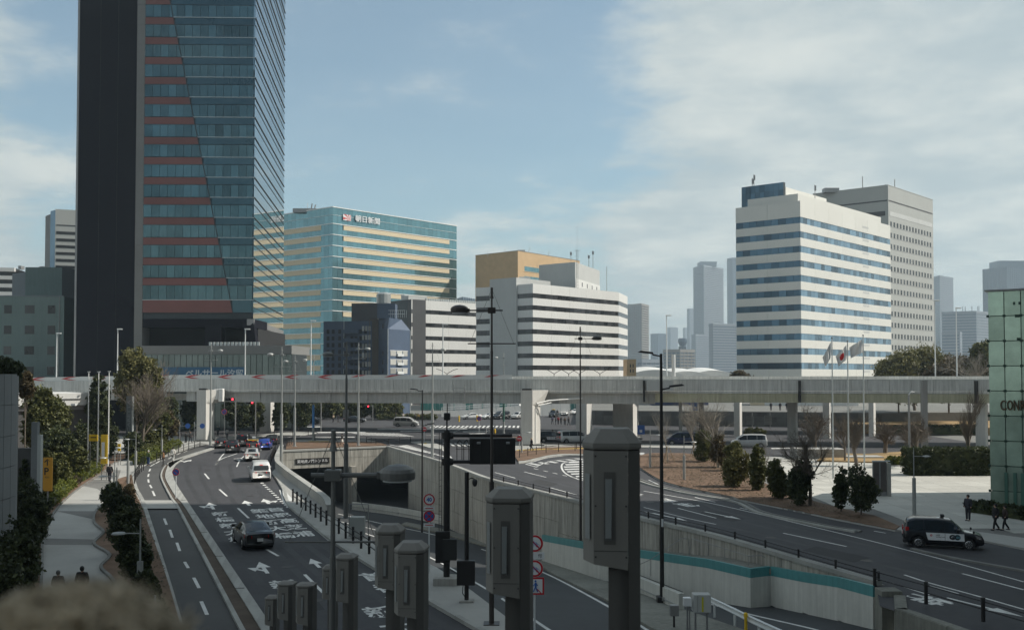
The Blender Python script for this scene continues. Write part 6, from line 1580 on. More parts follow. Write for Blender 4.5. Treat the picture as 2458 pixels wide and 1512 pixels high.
def go_side(th, L, h, small=False):
    s = -1   # right-hand side
    y = s * (h + .004)
    m = MB(); x0, x1 = -.95, 1.12
    m.hexa([(x0 + .12, y - .006, .50), (x1 + .02, y - .006, .50), (x1 + .02, y + .01, .50), (x0 + .12, y + .01, .50), (x0, y - .0, .93), (x1, y - .0, .93), (x1, y + .01, .93), (x0, y + .01, .93)]); m.v = [(a, b - (.004), c) for a, b, c in m.v]
    pnl = ob('door_panel', m, m_swht, th)
    ob('door_lettering', text_on('G', (.32, y - .014, .57), (.30, 0, 0), (0, 0, .30), bold=.09), M('ink_dark', (.02, .025, .03), .5), pnl)
    ob('door_emblem', MB().tube((.76, y - .012, .72), (.76, y - .020, .72), .165, n=24), M('ink_teal', (.10, .22, .26), .4, var=.3, scale=6), pnl); ob('emblem_crescent', text_on('C', (.60, y - .023, .58), (.26, 0, 0), (0, 0, .28), bold=.05), M('ink_dark', (1, 1, 1)), pnl)
    ob('door_small_print', text_on('TAXI', (-.42, y - .014, .76), (.22, 0, 0), (0, 0, .06), bold=.02), M('ink_dark', (1, 1, 1)), pnl); ob('door_small_print', text_on('TOKYO', (-.42, y - .014, .67), (.5, 0, 0), (0, 0, .05), bold=.02), M('ink_dark', (1, 1, 1)), pnl)
    ob('door_mark', text_on('o', (-.72, y - .014, .72), (.12, 0, 0), (0, 0, .12), bold=.03), m_sred, pnl)
    ob('door_seam', MB().box(.085, .10, y - .014, y - .008, .5, .93), m_trim, pnl)
    ob('roof_lamp', MB().bevbox(-.1, .12, -.2, .2, 1.765, 1.93, .03), m_trim, th); ob('fender_mirror', MB().bevbox(L / 2 - .62, L / 2 - .52, -h - .02, -h + .12, .98, 1.12, .02).bevbox(L / 2 - .62, L / 2 - .52, h - .12, h + .02, .98, 1.12, .02), m_trim, th)
def go2(th, L, h):
    m = MB(); m.box(-.95, 1.1, h + .0, h + .012, .5, .93); pnl = ob('door_panel', m, m_swht, th); ob('door_lettering', text_on('G', (.95, h + .016, .57), (-.30, 0, 0), (0, 0, .30), bold=.09), M('ink_dark', (1, 1, 1)), pnl); ob('door_lettering', text_on('O', (.60, h + .016, .57), (-.30, 0, 0), (0, 0, .30), bold=.09), M('ink_dark', (1, 1, 1)), pnl); go_side(th, L, h)
tx = car('taxi', PBK, 'black taxi with white lettered doors parked at the lower right', extras=go_side, cat='taxi'); at(tx, 2262, 1312, -19)
at(car('taxi', PBK, 'black taxi with white doors in the shade right of the wide pier', extras=go2, cat='taxi'), 1326, 1062, 2)
at(car('van', PSL, 'pale silver minivan driving left behind the young trees'), 1798, 1074, 172)
at(car('van', PNV, 'dark van driving left behind the bare tree at the kerb', lit=True), 1638, 1068, 172)
# bicycles stand by the pier
# ------------------------------------------------------------------ street furniture
def mast_lamp(label, px, ybase, ytop, side, Y=None, mat=None, basez=0.14, band=None, r=1.0):
    """pole with a lamp arm, a spar and stays, like a ship's mast; side -1: lamp on the left"""
    if Y is None: p = G(px, ybase, basez)
    else: q = XY(px, Y); p = Vector((q[0], q[1], basez))
    zt = A(px, ytop, p.y).z - p.z; mat = mat or m_grys; s = side
    th = thing('mast_lamp', label, 'street lamp', (p.x, p.y, p.z), group='mast lamps with stays')
    ob('base_plate', MB().box(-.32, .32, -.32, .32, 0, .03), mat, th)
    lo = zt * .42
    ob('pole', MB().tube((0, 0, .03), (0, 0, lo), .17 * r, .165 * r, 12).tube((0, 0, lo), (0, 0, zt - 2.6), .10 * r, .085 * r, 10).tube((0, 0, zt - 2.6), (0, 0, zt - .35), .07 * r, .055 * r, 8).lathe([(.09, zt - .45), (.05, zt - .3), (.05, zt - .02), (.02, zt)], 8), mat, th)
    if band: ob('colour_band', MB().tube((0, 0, lo * .35), (0, 0, lo * .98), .18, n=12), band, th)
    za = zt - .94
    ob('arm_collar', MB().bevbox(-.16, .16, -.12, .12, za - .12, za + .12, .02), mat, th)
    ob('arm', MB().tube((-s * .45, 0, za), (s * .95, 0, za), .03 if r > .8 or r < .7 else .05, n=8), mat, th)
    hd = MB(); n = 16; cxh = s * 1.32
    hd.lathe([(.24, -.12), (.36, -.11), (.37, .03), (.33, .10), (.20, .17), (.02, .20)], 20, (cxh, 0, za + .03)); 
    hd.box(min(s * .90, s * 1.02), max(s * .90, s * 1.02), -.07, .07, za - .07, za + .07); h_ = ob('lamp_head', hd, mat, th, smooth=False)
    ob('lamp_glass', MB().tube((cxh, 0, za - .10), (cxh, 0, za - .125), .30, n=20), m_swht, h_)
    zs = zt - 2.3
    ob('spar', MB().tube((-.98, 0, zs), (.98, 0, zs), .025, n=6), mat, th)
    for k in (-1, 1): ob('stay', MB().tube((k * .05, 0, zt - .18), (k * .90, 0, zs), .008, n=4), mat, th)
    return th
mast_lamp('dark mast lamp standing before the white striped office block, lamp to the left', 1180, 1496, 690, -1, mat=m_brn, r=.62)
mast_lamp('dark mast lamp behind the second largest grey post block, lamp to the right', 1393, 0, 784, 1, Y=78, mat=m_brn, basez=-4, r=.62)
mast_lamp('grey mast lamp on the guard post walkway, tallest left of the black gantry, lamp left', 830, 1243, 820, -1, mat=M('grey_brown_steel', (.15, .15, .145), .5, metal=.3))
mast_lamp('pale mast lamp at the corner of the tunnel portal wall, lamp left', 675, 1111, 832, -1)
mast_lamp('pale mast lamp on the brown bed behind the portal, lamp left', 707, 1071, 852, -1)
mast_lamp('pale mast lamp with a blue band behind the tunnel portal', 752, 1057, 850, -1, band=M('blue_band', (.04, .20, .50), .5))
mast_lamp('pale mast lamp above the portal corner, lamp to the right', 860, 1069, 822, 1)
mast_lamp('pale mast lamp on top of the retaining wall, lamp right', 1037.7, 1097.5, 822, 1)
mast_lamp('thin pale mast lamp behind the gantry sign with a green band', 1209, 1040, 846, -1, band=m_grn)
mast_lamp('pale mast lamp in front of the first expressway pier', 505, 1069, 826, 1)
mast_lamp('short pale mast lamp with a green band behind the largest post block', 1504, 1050, 920, -1, band=m_grn)
m_gryd = M('mid_grey_steel', (.15, .15, .145), .5, metal=.3, var=.1)
nl = mast_lamp('close grey mast lamp with a wide lamp head in front of the right tunnel mouth', 801, 0, 1030, 1, Y=20.5, mat=m_gryd, basez=0.0, r=.75)
def low_lamp(label, px, Y, side=-1, h=4.0):
    q = XY(px, Y); th = thing('path_lamp', label, 'street lamp', (q[0], q[1], .14), group='low mast lamps along the footpath')
    ob('pole', MB().tube((0, 0, 0), (0, 0, h * .55), .13, n=10).tube((0, 0, h * .55), (0, 0, h - .02), .045, .03, 8), m_grys, th)
    ob('arm', MB().tube((0, 0, h - .62), (side * .7, 0, h - .62), .025, n=6), m_grys, th)
    ob('lamp_head', MB().lathe([(.15, -.05), (.30, -.03), (.26, .03), (.04, .07)], 14, (side * .92, 0, h - .62)), m_grys, th)
    return th
for lab, px, Y in (('low path lamp nearest the bottom edge left of the cycle lane', 378, 27.7), ('low path lamp in the shaded shrub bed, second from the bottom', 341, 42.3), ('low path lamp beside the wavy stone edging', 283, 66), ('low path lamp left of the walker in black', 278, 80.7), ('low path lamp at the end of the shrub bed by the bend', 310, 92), ('low path lamp by the cycle lane railing', 328, 104), ('low path lamp in front of the clipped hedge', 390, 122)): low_lamp(lab, px, Y)
for lab, px, Y, yt in (('low path lamp with green post on the right plaza', 2191, 72, 1074), ('low path lamp standing in the brown mulch bed', 1641, 96, 1045), ('low path lamp at the kerb beside the dark gantry lamp', 1560, 108, 1030), ('low path lamp between the shrub and the bare tree', 1910, 84, 1100), ('low path lamp with green band by the pier and walking woman', 1252, 130, 1026)):
    q = XY(px, Y); low_lamp(lab, px, Y, 1, h=A(px, yt, Y).z - .14)
def high_lamp(label, px, Y, ytop, zb=9.6, right=True):
    q = XY(px, Y); zt = A(px, ytop, Y).z; th = thing('highway_lamp', label, 'street lamp', (q[0], q[1] + 1, zb), group='tall white lamps on the expressway'); s = 1 if right else -1
    ob('pole', MB().tube((0, 0, 0), (0, 0, zt - zb), .11, .07, 8), m_whites, th); ob('lamp_head', MB().bevbox(min(-s * .1, s * .75), max(-s * .1, s * .75), -.14, .14, zt - zb - .05, zt - zb + .14, .04), m_whites, th)
for lab, px, Y, yt in (('white highway lamp before the grey green block at the far left', 129, 172, 800), ('white highway lamp before the black tower flank', 276, 166, 790), ('white highway lamp before the glass podium', 584, 155, 790), ('white highway lamp before the newspaper office', 743, 152, 770), ('white highway lamp before the left striped block', 1062, 148, 778), ('white highway lamp among the far towers', 1603, 156, 757), ('white highway lamp before the grey block edge on the right', 2252, 152, 721), ('white highway lamp before the block with masts', 2304, 152, 739)): high_lamp(lab, px, Y, yt)
for x in (1073, 1365, 1330, 1390, 1440): 
    q = XY(x, 175); th = thing('curved_lamp', 'small double armed curved lamp on the far lanes of the expressway', 'street lamp', (q[0], 175, 7.0), group='small curved lamps on the far lanes'); m = MB(); H_ = 4.2
    m.tube((0, 0, 0), (0, 0, H_ - .8), .06, n=6); 
    for s in (-1, 1):
        pts = [(s * t * 1.9, 0, H_ - .8 + math.sin(t * 1.4) * .9) for t in (0, .3, .6, 1)]; m.path(pts, .05, 5)
    ob('pole', m, m_blk, th)
def led_pole(label, px, Y, ztop, zbase, arm_l, arm_r, r=.10):
    q = XY(px, Y); th = thing('led_street_lamp', label, 'street lamp', (q[0], q[1], zbase), group='black led street lamps'); H_ = ztop - zbase
    ob('pole', MB().tube((0, 0, 0), (0, 0, H_), r * 1.35, r * .8, 10), m_blk, th)
    for s, zz in ((-1, H_ - .05), (1, H_ - (ztop - arm_r))):
        ob('arm', MB().tube((0, 0, zz - .1), (s * .5, 0, zz), .045, n=6), m_blk, th)
        m = MB(); m.hexa([(min(s * .45, s * 1.35), -.13, zz - .03), (max(s * .45, s * 1.35), -.13, zz - .03), (max(s * .45, s * 1.35), .13, zz - .03), (min(s * .45, s * 1.35), .13, zz - .03), (min(s * .5, s * 1.2), -.09, zz + .09), (max(s * .5, s * 1.2), -.09, zz + .09), (max(s * .5, s * 1.2), .09, zz + .09), (min(s * .5, s * 1.2), .09, zz + .09)]); m.tf(Matrix.Translation((0, 0, zz)) @ Matrix.Rotation(-s * .12, 4, 'Y') @ Matrix.Translation((0, 0, -zz))); hd = ob('lamp_head', m, m_blk, th)
    return th
lp1 = led_pole('tall black led lamp pole standing at the end of the ramp barrier', 1587, 57.5, A(1583, 849, 57.5).z, GR(1542, 1387, 1.0).z + .02, 0, A(1583, 931, 57.5).z)
ob('base_box', MB().bevbox(-.3, .28, -.35, .3, -.9, .02, .02), m_blk, lp1); ob('label_plate', MB().box(-.05, .07, -.16, -.145, 4.0, 4.45), m_swht, lp1)
led_pole('thin black led lamp pole rising from the ramp barrier before the junction', 1014, 103, A(1014, 936, 103).z, GR(1014, 1243, 1.0).z, 0, A(1014, 1020, 103).z, r=.085)
# gantry
gp_ = G(1072, 1400, .15); GA = thing('sign_gantry', 'black steel gantry holding a big sign panel seen from its back', 'sign gantry', tuple(gp_)); H_ = A(1072, 1033, gp_.y).z - gp_.z
kx = gp_.y / FPX
ob('plinth', MB().bevbox(-.62, .62, -.5, .6, -.12, .34, .03), m_conc, GA); ob('post', MB().tube((0, 0, .34), (0, 0, H_), .155, n=16), m_blk, GA)
zu, zl2 = A(1072, 1045, gp_.y).z - gp_.z, A(1072, 1108, gp_.y).z - gp_.z
xe = (1236 - 1072) * kx; xs0 = (1127 - 1072) * kx
for zz in (zu, zl2): ob('cantilever_arm', MB().tube((.1, 0, zz), (xs0 + .4 if zz == zl2 else xe - .15, 0, zz), .085, n=10), m_blk, GA); ob('arm_flange', MB().tube((.1, 0, zz), (.32, 0, zz), .19, .15, 10), m_blk, GA); ob('arm_collar', MB().tube((0, 0, zz - .16), (0, 0, zz + .16), .24, n=12), m_blk, GA)
m = MB(); z0, z1 = A(1072, 1113, gp_.y).z - gp_.z, A(1072, 1052, gp_.y).z - gp_.z; m.bevbox(xs0, xe, -.24, -.02, z0, z1, .02); sp = ob('sign_panel', m, m_blk, GA)
ob('panel_rim', MB().box(xs0 - .03, xe + .03, -.27, .03, z1, z1 + .05), m_gry, GA)
for i in range(6): ob('panel_stiffener', MB().box(xs0 + .08 + i * (xe - xs0 - .2) / 5, xs0 + .13 + i * (xe - xs0 - .2) / 5, -.29, -.24, z0 + .04, z1 - .06), m_trim, GA)
for x in (xs0 + .35, xe - .45): ob('panel_lamp', MB().bevbox(x, x + .18, -.42, -.27, z1 - .25, z1 - .14, .02), m_gry, GA)
lad = MB()
for dx in (-.36, -.24): lad.tube((dx, -.12, 1.9), (dx, -.12, H_ - .1), .015, n=5)
for i in range(int((H_ - 2) / .3)): lad.tube((-.36, -.12, 2 + i * .3), (-.24, -.12, 2 + i * .3), .01, n=4)
ob('ladder', lad, m_blk, GA)
cg = MB()
for x in (.62, .95, 1.25): cg.path([(x - .12, -.2, zl2 + .1), (x - .12, -.2, zu - .35), (x, -.2, zu - .2), (x + .12, -.2, zu - .35), (x + .12, -.2, zl2 + .1)], .018, 5)
cg.path([(.45, -.2, (zu + zl2) / 2), (1.45, -.2, (zu + zl2) / 2)], .014, 5); ob('service_cage', cg, m_blk, GA)
ob('cabinet', MB().bevbox(-.52, .18, -.36, -.14, 1.05, 2.55, .02), m_blk, GA); ob('cabinet', MB().bevbox(-.16, .52, -.60, -.37, 1.22, 2.22, .02), m_trim, GA)
hm = MB().tube((0, 0, H_), (0, 0, H_ + .5), .04, n=6).bevbox(-.14, .16, -.15, .15, H_ + .5, H_ + .85, .03); ob('camera_housing', hm, m_blk, GA); ob('top_rod', MB().tube((.02, 0, H_ + .85), (.02, 0, A(1076, 968, gp_.y).z - gp_.z), .025, n=5), m_blk, GA)
cp = G(1120, 1443, .15); CPm = thing('camera_pole', 'thin black pole with a dome camera and a control box right of the gantry', 'camera pole', tuple(cp)); H2 = A(1120, 1133, cp.y).z - cp.z
ob('footing', MB().bevbox(-.32, .32, -.25, .35, -.02, .08, .02), m_conc, CPm); ob('post', MB().tube((0, 0, .08), (0, 0, H2), .10, n=12), m_blk, CPm); ob('control_box', MB().bevbox(-.42, .38, -.36, -.08, .78, 1.86, .02), m_blk, CPm); ob('conduit', MB().path([(-.15, -.1, .8), (-.18, -.1, .4), (-.05, -.1, .2)], .02, 5), m_blk, CPm)
ob('bracket', MB().path([(0, 0, H2 - .35), (.22, 0, H2 - .25), (.34, 0, H2 - .3)], .025, 6), m_blk, CPm); ob('dome_camera', MB().lathe([(.03, .12), (.1, .08), (.12, 0), (.11, -.1), (.06, -.2), (.01, -.22)], 14, (.36, 0, H2 - .42)), m_blk, CPm)
# signs
def sgn_disc(th, z, r, kind, y=-.05, x=0):
    def disc(rr, yy, mat, nm): return ob(nm, MB().tube((x, yy, z), (x, yy - .008, z), rr, n=28), mat, th)
    if kind == 'noentry': d = disc(r, y, m_sred, 'sign_disc'); ob('sign_bar', MB().box(x - r * .7, x + r * .7, y - .012, y - .009, z - r * .17, z + r * .17), m_swht, d); return
    d = disc(r, y, m_swht, 'sign_disc'); ring = disc(r * .97, y - .009, m_sred, 'sign_ring')
    inner = disc(r * .74, y - .018, m_blue if kind in ('nostop', 'nopark') else m_swht, 'sign_field')
    def bar(ang):
        c, s_ = math.cos(ang), math.sin(ang); w_ = r * .09; m = MB(); q = [(-r * .76, -w_), (r * .76, -w_), (r * .76, w_), (-r * .76, w_)]
        pts = [(x + a * c - b * s_, y - .028, z + a * s_ + b * c) for a, b in q]; nn = (Vector(pts[1]) - Vector(pts[0])).cross(Vector(pts[2]) - Vector(pts[0]))
        m.poly(pts if nn.y < 0 else pts[::-1]); ob('sign_bar', m, m_sred, d)
    if kind in ('nostop', 'nopark', 'bike', 'cart'): bar(R(-45))
    if kind == 'nostop': bar(R(45))
    if kind.isdigit(): ob('sign_number', text_on(kind, (x - r * .46, y - .028, z - r * .36), (r * .92, 0, 0), (0, 0, r * .72), bold=.045), m_blue, d)
    if kind in ('bike', 'cart'):
        m = MB()
        for dx in (-.3, .34): 
            for i in range(14):
                a0, a1 = i * math.pi / 7, (i + 1) * math.pi / 7; m.tube((x + r * (dx + .2 * math.cos(a0)), y - .026, z + r * (-.22 + .2 * math.sin(a0))), (x + r * (dx + .2 * math.cos(a1)), y - .026, z + r * (-.22 + .2 * math.sin(a1))), .006, n=4)
        for a, b in (((-.3, -.22), (-.05, .12)), ((-.05, .12), (.25, .1)), ((.25, .1), (.34, -.22)), ((-.05, .12), (.05, -.2)), ((.05, -.2), (.25, .1)), ((-.1, .3), (-.05, .12))): m.tube((x + r * a[0], y - .026, z + r * a[1]), (x + r * b[0], y - .026, z + r * b[1]), .008, n=4)
        ob('sign_pictogram', m, m_blue, d)
def sign_post(label, px, yb, discs, H=2.6, mat=None, z=.14, Y=None, lean=0):
    p = G(px, yb, z) if Y is None else Vector((*XY(px, Y), z)); th = thing('road_sign', label, 'road sign', tuple(p)); ob('post', MB().tube((0, 0, 0), (0, 0, H), .035, n=8), mat or m_whites, th)
    for z_, r_, k_ in discs: sgn_disc(th, z_, r_, k_)
    return th
s = sign_post('white pole with a 40 limit sign above a no stopping sign beside the gantry', 1030, 1373, [(A(1029, 1198, G(1030, 1373, .14).y).z - .14, .30, '40'), (A(1029, 1238, G(1030, 1373, .14).y).z - .14, .30, 'nostop')], H=A(1029, 1185, 50.8).z - .1)
for dz in (1198, 1238): zz = A(1029, dz, G(1030, 1373, .14).y).z - .14 - .45; ob('sub_plate', MB().box(-.28, .28, -.05, -.035, zz - .09, zz + .09), m_swht, s); ob('sub_arrow', MB().box(-.2, .2, -.055, -.051, zz - .02, zz + .02), m_sred, s)
sign_post('no parking sign on the mulch strip beside the cycle lane', 422, 1196, [(2.15, .30, 'nopark')], H=2.45)
sign_post('no entry sign left of the pale lamp pole on the small island', 1018.5, 1060, [(A(1018, 1028, G(1018, 1060).y).z - .14, .34, 'noentry')], H=3)
sign_post('no entry sign on the brown bed beside the wide pier', 1246.6, 1091, [(A(1246, 1050, G(1246, 1091).y).z - .14, .34, 'noentry')], H=A(1246, 1044, G(1246, 1091).y).z)
s = sign_post('red ringed round sign on a pole before the far queue', 1150, 1038, [(A(1150, 1003, G(1150, 1038).y).z - .14, .40, 'nopark')], H=4.2); 
s = sign_post('red ringed sign with a small plate before the first pier', 677, 1041, [(A(672, 985, G(677, 1041).y).z - .14, .45, 'nopark')], H=5, mat=m_gry) if False else sign_post('red ringed sign with a small plate before the first pier', 538, 1062, [(A(538, 987, G(538, 1062).y).z - .14, .42, 'nopark')], H=6.2, mat=m_gry)
# lower right cluster behind the big post
Ys_ = 35.0; q_ = XY(1283, Ys_); s = thing('road_sign', 'white pole with two red ringed prohibition signs above a square pedestrian sign', 'road sign', (q_[0], q_[1], .0)); ob('post', MB().tube((0, 0, 0), (0, 0, A(1283, 1286, Ys_).z), .035, n=8), m_whites, s)
kx2 = Ys_ / FPX
for yp, kd in ((1303, 'bike'), (1363, 'cart')): sgn_disc(s, A(1283, yp, Ys_).z, .30, kd, x=.0)
ob('sub_plate', MB().box(-.3, .34, -.06, -.045, A(1283, 1341, Ys_).z, A(1283, 1324, Ys_).z), m_swht, s); ob('plate_lettering', text_on('付', (.12, -.066, A(1283, 1337, Ys_).z), (.13, 0, 0), (0, 0, .14), bold=.01), m_blk, s)
zq = A(1283, 1405, Ys_).z; ob('sign_square', MB().box(-.30, .33, -.06, -.045, zq - .30, zq + .30), m_sred, s); ob('sign_field', MB().box(-.24, .27, -.065, -.061, zq - .24, zq + .24), m_swht, s)
m = MB(); m.ell((.03, -.07, zq + .17), (.035, .004, .04), 8, 6)
for a, b, r_ in (((.03, .12), (.03, -.02), .04), ((.03, -.02), (-.05, -.2), .022), ((.03, -.02), (.10, -.2), .022), ((.03, .1), (-.06, .0), .016), ((.03, .1), (.11, .02), .016)): m.tube((a[0], -.069, zq + a[1]), (b[0], -.069, zq + b[1]), r_, n=5)
ob('sign_pictogram', m, m_blue, s); m = MB().poly([(.10, -.075, zq - .09), (.24, -.075, zq - .24), (.20, -.075, zq - .24), (.07, -.075, zq - .12)]); ob('sign_bar', m, m_sred, s)
# blue round signs, blue direction sign, yellow boards
for lab, px, Y, y_, kd in (('blue round sign on a bracket before the first pier', 487, 151, 1022, 1), ('blue round sign left of the first pier', 452, 150, 1022, 1)):
    q = XY(px, Y); th = thing('road_sign', lab, 'road sign', (q[0], q[1], .12)); zz = A(px, y_, Y).z - .12; ob('post', MB().tube((-1.2, 0, 0), (-1.2, 0, zz + .6), .06, n=6), m_gry, th); ob('bracket', MB().tube((-1.2, 0, zz), (0, 0, zz), .03, n=5), m_gry, th); ob('sign_disc', MB().tube((0, -.05, zz), (0, -.07, zz), .38, n=20), m_blue, th)
for lab, px, Y, y0, y1, w_, mt_ in (('blue direction board beside the slim pier on the right', 1538, 150, 1020, 1042, .55, m_blue), ('blue and white panel sign below the expressway', 1668, 176, 965, 985, .5, m_blue), ('white notice board between the first two piers', 743 - 120, 190, 987, 1013, 1.1, m_lgrey), ('grey ticket board on a post by the lamp', 831 - 0, 190, 983, 1000, .6, m_lgrey)):
    q = XY(px, Y); th = thing('direction_sign', lab, 'sign', (q[0], q[1], .1)); z0, z1 = A(px, y1, Y).z - .1, A(px, y0, Y).z - .1; ob('post', MB().tube((0, 0, 0), (0, 0, z1), .05, n=6), m_gry, th); ob('board', MB().box(-w_, w_, -.12, -.06, z0, z1), mt_, th)
    if mt_ is m_blue: ob('board_mark', MB().box(-w_ * .4, w_ * .3, -.13, -.121, z0 + (z1 - z0) * .2, z0 + (z1 - z0) * .5), m_swht, th)
# parking sign
Yp = 76; w = Wall(XY(106, Yp), XY(128, Yp)); pk = thing('parking_sign', 'tall orange parking sign with an upward arrow', 'sign', w.p(0, 0, 0), world=True); zt_, zb_ = A(113, 1098, Yp).z, A(113, 1178, Yp).z
ob('board', w.box(0, w.L, zb_, zt_, -.12, 0), m_orange, pk); ob('board_letter', text_on('P', w.p(w.L * .16, .01, zb_ + (zt_ - zb_) * .48), w.d * w.L * .5, Vector((0, 0, (zt_ - zb_) * .22)), bold=.02), m_blk, pk); ob('board_arrow', text_on('↑', w.p(w.L * .12, .01, zb_ + (zt_ - zb_) * .76), w.d * w.L * .72, Vector((0, 0, (zt_ - zb_) * .20)), bold=.02), m_blk, pk); ob('post', MB().tube(w.p(w.L / 2, -.1, 0), w.p(w.L / 2, -.1, zb_), .06, n=6), m_gry, pk); ob('board_lettering', text_on('有料', w.p(w.L * .22, .01, zb_ + (zt_ - zb_) * .38), w.d * w.L * .5, Vector((0, 0, (zt_ - zb_) * .06)), bold=.0), m_blk, pk)
for lab, a_, b_, y0, y1, Y, kd in (('yellow landscape board on a flagpole foot', 215, 236, 1043, 1058.5, 100, 1), ('tall yellow poster stand with a white sheet', 244, 259, 1043, 1113, 96, 2), ('small yellow shop sign above the construction worker', 284, 291, 1065, 1082, 112, 3)):
    w = Wall(XY(a_, Y), XY(b_, Y)); th = thing('yellow_sign', lab, 'sign', w.p(0, 0, 0), world=True); zb_, zt_ = A(a_, y1, Y).z, A(a_, y0, Y).z; ob('board', w.box(0, w.L, zb_, zt_, -.1, 0), m_yel, th); ob('post', MB().tube(w.p(w.L * .1, -.12, 0), w.p(w.L * .1, -.12, zt_), .04, n=6).tube(w.p(w.L * .9, -.12, 0), w.p(w.L * .9, -.12, zt_), .04, n=6), m_gry, th)
    if kd == 2: ob('poster', w.box(w.L * .12, w.L * .62, zb_ + (zt_ - zb_) * .25, zb_ + (zt_ - zb_) * .74, .004, .01), m_swht, th)
    if kd == 1: ob('board_arrow', w.box(w.L * .2, w.L * .85, zb_ + (zt_ - zb_) * .5, zb_ + (zt_ - zb_) * .66, .004, .01), m_blk, th)
# stele
w = Wall(XY(303.5, 120), XY(317, 120)); st = thing('sign_pillar', 'tall grey metal sign pillar among the trees on the left', 'sign pillar', w.p(0, 0, 0), world=True); zt_ = A(310, 951, 120).z; ob('panel', w.box(0, w.L, .1, zt_, -.5, 0), M('brushed_panel', (.17, .185, .19), .5, metal=.2, var=.05), st); ob('edge', w.box(w.L, w.L + .09, .1, zt_, -.5, .0), m_alu, st)
ob('pillar_lettering', text_on('CARETTA', w.p(w.L * .22, .01, zt_ - 4.3), Vector((0, 0, 3.9)), -w.d * w.L * -.55 * -1 if False else w.d * 0 + Vector((0, 0, 0)) - w.d * (-w.L * .55) * -1, bold=.0), m_gry, st) if False else ob('pillar_lettering', text_on('CARETTA', w.p(w.L * .78, .01, zt_ - 4.3), Vector((0, 0, 3.9)), w.d * (-w.L * .55), bold=.02), M('faint_letters', (.30, .32, .33), .5), st)
# flagpoles
for lab, px, yb, yt in (('bare white flagpole, left one of the three by the yellow boards', 213, 0, 896), ('bare white flagpole, middle one of the three by the yellow boards', 237, 0, 896), ('bare white flagpole, right one of the three by the yellow boards', 262, 0, 895)):
    q = XY(px, 104); th = thing('flagpole', lab, 'flagpole', (q[0], q[1], .12), group='bare flagpoles'); H_ = A(px, yt, 104).z; ob('pole', MB().tube((0, 0, 0), (0, 0, H_), .07, .05, 8), m_white, th); ob('finial', MB().box(-.14, .14, -.05, .05, H_, H_ + .08), m_white, th)
m_flag = M('flag_cloth', (.72, .72, .72), .8, var=.03)
for lab, px, yb, yt, kd in (('steel flagpole with a drooping white flag, left one of three', 2000, 1148, 812, 0), ('steel flagpole with the red disc flag, middle one of three', 2037.5, 1142, 820, 1), ('steel flagpole with a white flag, right one of three', 2075, 1135, 806, 2)):
    p = G(px, yb, .14); th = thing('flagpole', lab, 'flagpole', tuple(p)); H_ = A(px - 6, yt, p.y).z - .14; ob('pole', MB().tube((0, 0, 0), (0, 0, H_), .085, .05, 10), m_alu, th); ob('finial', MB().lathe([(.05, 0), (.1, .05), (.02, .14)], 8, (0, 0, H_)), m_blk, th)
    m = MB(); nu, nv = 16, 12; V = []
    for i in range(nu + 1):
        for j in range(nv + 1):
            u, v_ = i / nu, j / nv; dr = (1.5, 1.1, .85)[kd]; wv = math.sin(u * 7 + v_ * 2 + kd) * .10 + math.sin(u * 13 - v_ * 4) * .05
            x = -(.08 + u * (.85, 1.1, 1.35)[kd] * (1 - .35 * v_ * (1 - kd * .4))); V.append((x, wv, H_ - .35 - v_ * 1.35 - u * dr * (1 - .25 * v_)))
    m.v = V; m.f = [(i * (nv + 1) + j, (i + 1) * (nv + 1) + j, (i + 1) * (nv + 1) + j + 1, i * (nv + 1) + j + 1) for i in range(nu) for j in range(nv)]
    if kd == 1:
        fl_ = MB(); fl_.v = list(V); fl_.f = [f for f in m.f if ((f[0] // (nv + 1) + .5) / nu - .5) ** 2 * 2.2 + ((f[0] % (nv + 1) + .5) / nv - .5) ** 2 < .075]; rest_ = [f for f in m.f if f not in fl_.f]; m.f = rest_
        ob('flag', m, m_flag, th, smooth=True); ob('red_disc', fl_, m_sred, th, smooth=True)
    else: ob('flag', m, m_flag, th, smooth=True)
# railings -----------------------------------------------------------
def railing(label, pts, spacing, h, mat=None, rails=(.45, .8), r=.05, name='railing', cat='railing', z=.14, rr=.03):
    th = thing(name, label, cat, (pts[0].x, pts[0].y, z), world=True); L = sum((b - a).length for a, b in zip(pts, pts[1:])); n = max(2, int(L / spacing) + 1); P = resample(pts, n); mat = mat or m_blk
    me = MB().tube((0, 0, 0), (0, 0, h), r, n=8).lathe([(r * 1.2, h), (r * 1.2, h + .03), (.01, h + .05)], 8).mesh('post', mat)
    for p in P: ob('post', me, None, th, loc=(p.x, p.y, z))
    for q in rails: ob('rail', MB().path([(p.x, p.y, z + q) for p in P], rr, 5), mat, th)
    return th
W3 = lambda px, z=.14: [Vector((p.x, p.y, 0)) for p in GP(px, z)]
railing('black guard post railing on the walkway beside the tunnel ramp', W3([(703, 1203), (735, 1226), (765, 1247), (795, 1268), (838, 1297), (877, 1322), (905, 1343)]), 1.9, .95, r=.075, rails=(.45, .78), rr=.035)
railing('black railing along the cycle lane, near section', W3([(323, 1160), (326, 1148), (336, 1135), (344, 1129)]), 1.6, .95)
railing('black railing along the cycle lane beside the clipped hedge', W3([(376, 1107), (388, 1101), (404, 1094), (425, 1087), (452, 1079), (480, 1072)]), 2.6, .95)
railing('low black railing behind the brown bed over the tunnel portal', W3([(650, 1112), (655, 1098), (662, 1085), (680, 1076), (700, 1066)]), 1.8, .95)
railing('black railing on the walkway north of the brown bed', W3([(705, 1058), (760, 1057), (830, 1057), (856, 1057)]), 2.8, .9)
railing('brown wooden style railing along the brown bed by the pier', W3([(1247, 1098), (1262, 1095), (1300, 1088), (1340, 1084), (1400, 1081), (1470, 1083)]), 2.6, .95, mat=M('brown_rail', (.055, .04, .03), .7))
